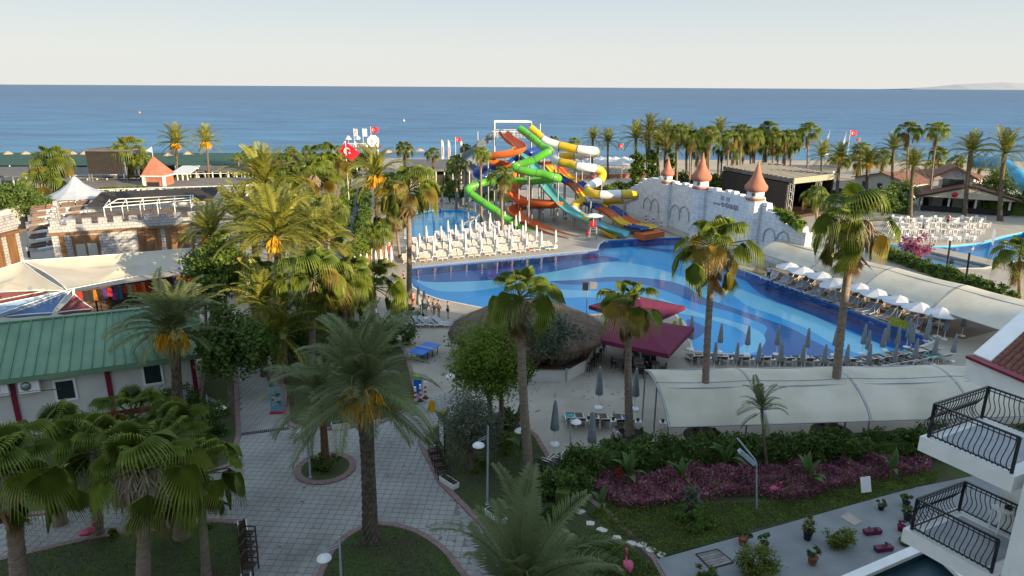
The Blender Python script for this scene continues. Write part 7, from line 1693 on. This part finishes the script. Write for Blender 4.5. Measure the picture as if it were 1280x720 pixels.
flag('large red flag with white crescent hanging over the grove',(437,262),(437,177),(22,15),mred,True,R(38))
flag('red flag with white crescent right of three on the beach tower',(466,212),(466,159),(9,6.5),mred,True)
flag('plain white flag in the middle of the beach tower',(456,212),(456,161),(5,9),M['white'],False)
flag('red and white flag left of three on the beach tower',(445,212),(445,161),(4.5,9),mat('flag_redwhite',(.55,.03,.08),.7,(.75,.7,.72),3,contrast=(.5,.55)),False)
flag('small red flag left of the slide tower',(570,215),(570,172),(7,4.5),mred,True)
flag('red flag with crescent among the beach sails at right',(1056,215),(1056,163),(8,6.5),mred,True)
flag('small red flag right of the spreading date palms',(777,220),(777,180),(6,5),mred,True,0,-1)
flag('small red pennant beyond the beach sails at right',(1069,214),(1069,173),(4,3),mred,False,0,-1)
for i,(x,lb) in enumerate(((552.5,'white feather banner left of the pair by the sea'),(560.5,'white feather banner right of the pair by the sea'),(576,'white feather banner beside the slide stairs'))):
    b0 = G(x,212); h = PY(x,174.5+i*.5,b0.y).z; t = thing('feather_banner',lb,'banner',b0,0,'white feather banners by the sea'); q = MB(); q.tube([(0,0,0),(0,0,h)],.06,5); q.build('pole', M['steel'], t); q = MB(); w = 3.2*b0.y/FPX; pr = [(0,h*.25),(w*.8,h*.25),(w,h*.6),(w*.9,h*.9),(w*.3,h),(0,h)]; q.add([(x_,0,z) for x_,z in pr]+[(x_,.04,z) for x_,z in pr],[tuple(range(6)),tuple(range(11,5,-1))]+[(i_,(i_+1)%6,6+(i_+1)%6,6+i_) for i_ in range(6)]); q.build('cloth', M['umb_white'], t); q = MB(); q.box((w*.45,-.03,h*.6),(w*.25,.03,h*.3)); q.build('red_print', M['pink'], t)
b0 = G(456,214); t = thing('beach_tower','white beach tower platform with small parasols and an octagonal board','tower',b0); k = b0.y/FPX; z1 = PY(456,182,b0.y).z
q = MB(); q.box((0,0,z1-.4),(44*k,6,.4)); q.build('platform', M['wood'], t)
for x in (-20,-7,7,20):
    q = MB(); q.bar((x*k,-2.5,0),(x*k,-2.5,z1+1.2),.3); q.build('post', M['white'], t)
q = MB(); r_ = 7.4*k; q.add([(15*k+r_*math.cos(PI/8+i*PI/4),-3,z1+1.4+r_*math.sin(PI/8+i*PI/4)) for i in range(8)]+[(15*k+r_*math.cos(PI/8+i*PI/4),-2.6,z1+1.4+r_*math.sin(PI/8+i*PI/4)) for i in range(8)],[tuple(range(8)),tuple(range(15,7,-1))]+[(i,(i+1)%8,8+(i+1)%8,8+i) for i in range(8)]); q.build('octagonal_board', M['white'], t)
q = MB(); q.box((14*k,-3.05,z1+1.3),(2.2*k,.1,4*k)); q.build('board_mark', M['mesh_beige'], t)
for x in (-18,-6): q = MB(); q.lathe([(4.5*k,z1+1.6),(.1,z1+2.6)],(x*k,0,0),8,smooth=False); q.tube([(x*k,0,z1-.3),(x*k,0,z1+2.5)],.06,5); q.build('parasol', M['umb_white'], t)
q = MB()
for i in range(14): q.bar(((-21+i*2)*k,-2.8,z1-.2),((-21+i*2)*k,-2.8,z1+.8),.08)
q.bar((-21*k,-2.8,z1+.8),(6*k,-2.8,z1+.8),.1); q.build('railing', M['white'], t)
for x,yb,yt,lb in ((1033,195,162,'white sail of the left beached dinghy'),(1054,196,164,'white sail of the right beached dinghy')):
    b0 = G(x,yb); h = PY(x,yt,b0.y).z; k = b0.y/FPX; t = thing('sailing_dinghy',lb,'sailing boat',b0); q = MB(); q.tube([(0,0,.4),(0,0,h)],.06,5); q.build('mast', M['steel'], t); q = MB(); q.add([(0,0,h*.97),(0,0,1.0),(-5*k,.3,1.2),(0,.12,h*.97),(0,.12,1.0),(-5*k,.42,1.2)],[(0,1,2),(5,4,3)]); q.build('sail_cloth', M['umb_white'], t); q = MB(); q.tube([(-1.8,0,.35),(-1.2,0,.3),(1.0,0,.3),(2.0,0,.55)],[.45,.6,.5,.06],8); q.build('hull', M['white'], t)
for x,y,lb,m__ in ((174.5,141.5,'yellow buoy far out on the sea at left','yel'),(505,151.5,'tiny white boat out on the sea','plastic')):
    b0 = G(x,y,-.7); k = b0.y/FPX; q = MB(); q.lathe([(.0,-.3*k),(1.4*k,.2*k),(1.2*k,1.0*k),(.4*k,1.5*k),(.2*k,2.6*k),(0,2.7*k)],n=10); tag(q.build('buoy' if m__ == 'yel' else 'small_boat', M[m__], None, b0), lb, 'buoy' if m__ == 'yel' else 'boat')
q = MB(); pts = [(1130,111),(1165,108.6),(1195,105.5),(1225,104.2),(1255,102.8),(1275,103.8),(1310,102.5),(1360,106),(1420,110.5)]; Y_ = 24000
vs = [PY(x,y,Y_) for x,y in pts]; lo = [Vector((v.x,v.y-900,-3)) for v in vs]; q.add(vs+lo+[v+Vector((0,2500,-v.z-5)) for v in vs],[(i,i+9,i+10,i+1) for i in range(8)]+[(i,i+1,i+19,i+18) for i in range(8)]); tag(q.build('hills', mat('haze_pale_hills',(.40,.42,.45),1)), 'faint far hills on the right horizon', kind='structure')  # distance haze is put into the pale hill colour
# poles with lights along the left terrace
for i,(x,y) in enumerate(((36,268),(58,262),(82,258),(103,257))): 
    b0 = G(x,y); q = MB(); q.tube([(0,0,0),(0,0,4.6)],.28,8); q.lathe([(.36,4.6),(.36,4.8),(.1,5.0)],n=8); tag(q.build('torch_post', M['orange'], None, b0), f'{nth(i)} orange post from the left above the amphitheatre', 'post', 'orange posts above the amphitheatre')

# towels and bags left on loungers
random.seed(31); tw = [mat('towel_'+n_, c, .95, tuple(x*.8 for x in c), 8) for n_,c in (('blue',(.06,.18,.45)),('red',(.45,.05,.06)),('orange',(.55,.22,.04)),('cream',(.6,.55,.45)),('teal',(.05,.32,.34)))]
lg = [o for o in COL.objects if o.get('category') == 'sun lounger']; random.shuffle(lg)
for i,o in enumerate(lg[:34]):
    q = MB(); q.grid([[Vector((x,y,.36+.012*math.sin(y*9+x*5))) for x in (-.30,-.1,.1,.30)] for y in (-.75,-.4,0,.25)]); q.v = q.v+[(x,y,z-.02) for x,y,z in q.v]; n0 = len(q.v)//2; q.f = q.f+[[j+n0 for j in f][::-1] for f in q.f]; q.m = q.m*2; q.sm = q.sm*2
    c_ = i % 5; t_ = q.build('towel', tw[c_], None, o.location.copy(), o.rotation_euler.z); tag(t_, ('blue','red','orange','cream','teal')[c_]+' towel on the '+o['label'].replace(' white sun lounger','').replace('rows between kids pool and green tube','kids pool side').replace('paved deck below the pool corner','below pool corner').replace('second line at the near pool corner','second corner line'), 'towel', 'towels spread on loungers')

r_ = random.Random(55); q = MB()
for i in range(420):
    x, y = r_.uniform(-16,6), r_.uniform(24,60)
    if r_.random() < .5:
        if not inpoly(x,y,PLAZA) or any(inpoly(x,y,L_) for L_ in allk): continue
        z = .034
    else:
        x = r_.uniform(-4,9); y = r_.uniform(42,60); z = .012
        if inpoly(x,y,POOL) or inpoly(x,y,LAWN['right']): continue
    a = r_.uniform(0,6.3); L = r_.uniform(.05,.16); u = Vector((math.cos(a),math.sin(a),r_.uniform(-.1,.2)))*L; v = Vector((-u.y,u.x,.02))*.35; p = Vector((x,y,z+.02)); q.add([p-u,p+v,p+u,p-v],[(0,1,2,3)])
tag(q.build('fallen_leaves', M['dead']), 'dry fallen leaves scattered over the paving', 'leaves', kind='stuff')
# ================================================================== PEOPLE
M['skin'] = mat('bare_skin', (0.46,0.26,0.17), 0.6, (0.40,0.22,0.14), 6)  # even skin tone with faint mottling
M['hair'] = mat('dark_hair', (0.03,0.02,0.015), 0.7)
def skinned(name, pts, edges, mats, parent, lv=1):
    me = bpy.data.meshes.new(name); me.from_pydata([p[:3] for p in pts], edges, []); me.materials.append(mats)
    o = put(name, me, parent); md = o.modifiers.new('skin','SKIN'); md.use_smooth_shade = True
    me.skin_vertices[0].data if me.skin_vertices else None
    bm = bmesh.new(); bm.from_mesh(me); ly = bm.verts.layers.skin.verify(); bm.verts.ensure_lookup_table()
    for i,v in enumerate(bm.verts): v[ly].radius = (pts[i][3],pts[i][4] if len(pts[i]) > 4 else pts[i][3]); v[ly].use_root = (i == 0)
    bm.to_mesh(me); bm.free(); s_ = o.modifiers.new('sub','SUBSURF'); s_.levels = lv; s_.render_levels = lv; return o
def person(label, base, rz, top=None, bottom=None, pose='stand', long_legs=False, z=0.0, s_=1.0, seed=0):
    r = random.Random(seed+int(base[0]*3)); t = thing('person',label,'person',G(base[0],base[1],z),rz); t.scale = (s_,s_,s_)
    P = []; E_ = []
    def v(x,y,zz,ra,rb=None,par=None):
        P.append((x,y,zz,ra,rb or ra)); 
        if par is not None: E_.append((par,len(P)-1))
        return len(P)-1
    sit = pose == 'sit'; dz = -.45 if sit else 0
    st = {'stand':.03,'walk':.22,'sit':0}[pose]; lean = .10 if pose == 'walk' else .02
    pel = v(0,0,.95+dz,.13,.10); wa = v(0,.01,1.10+dz,.115,.085,pel); ch = v(0,-lean*.4,1.30+dz,.14,.10,wa); nb = v(0,-lean*.7,1.46+dz,.075,.07,ch); nk = v(0,-lean-.01,1.54+dz,.05,.05,nb)
    hd = v(0,-lean-.02,1.62+dz,.07,.085,nk); hm = v(0,-lean-.02,1.68+dz,.078,.095,hd); v(0,-lean,1.76+dz,.05,.06,hm); v(0,-lean-.125,1.655+dz,.014,.014,hd)
    for sx in (-1,1): v(sx*.088,-lean,1.665+dz,.014,.022,hm)
    legs = {}; arms = {}
    for sx in (-1,1):
        hp = v(sx*.09,0,.90+dz,.095,.09,pel)
        if sit: kn = v(sx*.13,-.42,.50,.06,.06,hp); an = v(sx*.13,-.45,.10,.04,.04,kn); to = v(sx*.14,-.60,.035,.035,.03,an)
        else:
            f = st*sx; kn = v(sx*.1,-f*.8-.03,.50,.06,.06,hp); an = v(sx*.1,-f*1.2+.02*0,.09,.04,.042,kn); to = v(sx*.12,-f*1.2-.16,.03,.035,.028,an)
        legs[sx] = (hp,kn,an)
        sh = v(sx*.18,-lean*.6,1.42+dz,.062,.06,ch); sw = -st*sx*.9
        el = v(sx*.24,.03-sw*.4,1.15+dz,.045,.045,sh); wr = v(sx*.24,-.06-sw if not sit else -.28,.92+dz if not sit else .62,.032,.028,el); pm = v(sx*.24,-.09-sw if not sit else -.35,.85+dz if not sit else .56,.034,.02,wr)
        b_ = P[pm]
        for k,(ox,oy,L) in enumerate(((-.024,0,.07),(-.008,-.004,.08),(.008,-.004,.078),(.024,0,.062))):
            k1 = v(b_[0]+ox*1.1,b_[1]+oy-.008,b_[2]-.045,.009,.009,pm); v(b_[0]+ox*1.15,b_[1]+oy-.026,b_[2]-.045-L*.6,.008,.008,k1)
        k1 = v(b_[0]-sx*.034,b_[1]-.02,b_[2]+.0,.010,.010,pm); v(b_[0]-sx*.036,b_[1]-.045,b_[2]-.035,.009,.009,k1); arms[sx] = (sh,el,wr)
    skinned('body', P, E_, M['skin'], t)
    g = lambda i,k=1.14,add=.012: (P[i][0],P[i][1],P[i][2],P[i][3]*k+add,P[i][4]*k+add)
    h = MB(); h.lathe([(.0,.115),(.06,.10),(.088,.05),(.092,-.01),(.075,-.05)],(0,0,0),10,sx=.95,sy=1.12); h.build('hair', M['hair'], t, (0,-lean+.012,1.69+dz))
    if top:
        pts = [g(wa),g(ch),g(nb,1.05)]; ed = [(0,1),(1,2)]
        pts.append((0,0,.97+dz,.14,.11)); ed.append((0,3))
        for sx in (-1,1):
            a,b_,_ = arms[sx]; i0 = len(pts); e = P[b_]; s0 = P[a]; pts += [g(a), (s0[0]*.35+e[0]*.65,s0[1]*.35+e[1]*.65,s0[2]*.35+e[2]*.65,.062,.06)]; ed += [(1,i0),(i0,i0+1)]
        skinned('shirt', pts, ed, top, t)
    if bottom:
        pts = [g(pel,1.12)]; ed = []
        for sx in (-1,1):
            a,k_,n_ = legs[sx]; i0 = len(pts); pts += [g(a,1.12), g(k_,1.2)]; ed += [(0,i0),(i0,i0+1)]
            if long_legs: pts.append(g(n_,1.25)); ed.append((i0+1,i0+2))
            else: pts[-1] = tuple(P[a][q]*.4+P[k_][q]*.6 for q in range(3))+(.085,.085)
        skinned('trousers' if long_legs else 'shorts', pts, ed, bottom, t)
    return t
cm = {n_: mat('garment_'+n_, c, .85, tuple(x*.85 for x in c), 5) for n_,c in (('white',(.68,.70,.74)),('navy',(.02,.025,.05)),('black',(.015,.015,.018)),('red',(.50,.02,.04)),('blue',(.05,.14,.42)),('tan',(.42,.32,.24)),('grey',(.25,.26,.28)),('green',(.10,.25,.10)))}
pp = person('person in a white shirt and black trousers mopping by the hedge',(770,564),R(-60),cm['white'],cm['black'],'walk',True)
pm_ = G(779,566); q = MB(); q.tube([(0,0,0),(-.18,.02,1.35)],.018,6); q.lathe([(.14,0),(.12,.08),(.03,.12)],n=10); tag(q.build('mop', M['lamp_metal'], None, pm_), 'pale mop held by the person in a white shirt', 'mop')
person('bather seen from behind standing beside the folded parasol',(527,390),R(10),None,cm['navy'],'stand',seed=1)
person('bather with light skin leaning left of the group',(536,391),R(60),None,cm['tan'],'walk',seed=2)
person('person in a tan shirt at the middle of the poolside group',(543,395),R(-30),cm['tan'],cm['grey'],'stand',seed=3)
person('dark haired bather right of the tan shirted person',(548.5,396),R(150),None,cm['tan'],'stand',seed=4)
person('person in black shorts standing apart on the deck',(560,398),R(100),cm['grey'],cm['black'],'stand',seed=5)
person('bather by the palm trunk at the pool corner',(517,384),R(40),None,cm['red'],'stand',seed=6)
person('bather sitting on the pool corner steps',(505,352),R(-60),None,cm['black'],'sit',seed=7)
person('person in a white top and red shorts by the brick kiosk',(486,316),R(30),cm['white'],cm['red'],'stand',True,seed=8)
person('person in blue shorts next to the red shorted one',(491,312),R(-40),cm['red'],cm['blue'],'stand',seed=9)
person('person in a white shirt and black trousers under the castle end canopy',(960,350),R(-20),cm['white'],cm['black'],'walk',True,seed=10)
person('person in a pale blue shirt in the castle courtyard',(37,323),R(0),cm['white'],cm['navy'],'stand',True,seed=11)
person('person in blue beside the children\'s pool',(550,272),R(0),cm['blue'],cm['blue'],'stand',seed=12)
person('bather with an orange top near the kids pool hedge',(552,259),R(20),cm['red'],None,'stand',seed=13)
person('person in a blue shirt among the white dining tables',(1153,288),R(30),cm['blue'],cm['navy'],'stand',True,seed=14)
person('person in a red top at the far dining tables',(1184,281),R(-30),cm['red'],cm['navy'],'stand',True,seed=15)
person('person in dark clothes resting beside the avenue',(453,284),R(90),cm['navy'],cm['navy'],'sit',True,seed=16)
person('lifeguard in red standing at the lifeguard chair',(734,300),R(-30),cm['red'],cm['red'],'stand',seed=17)
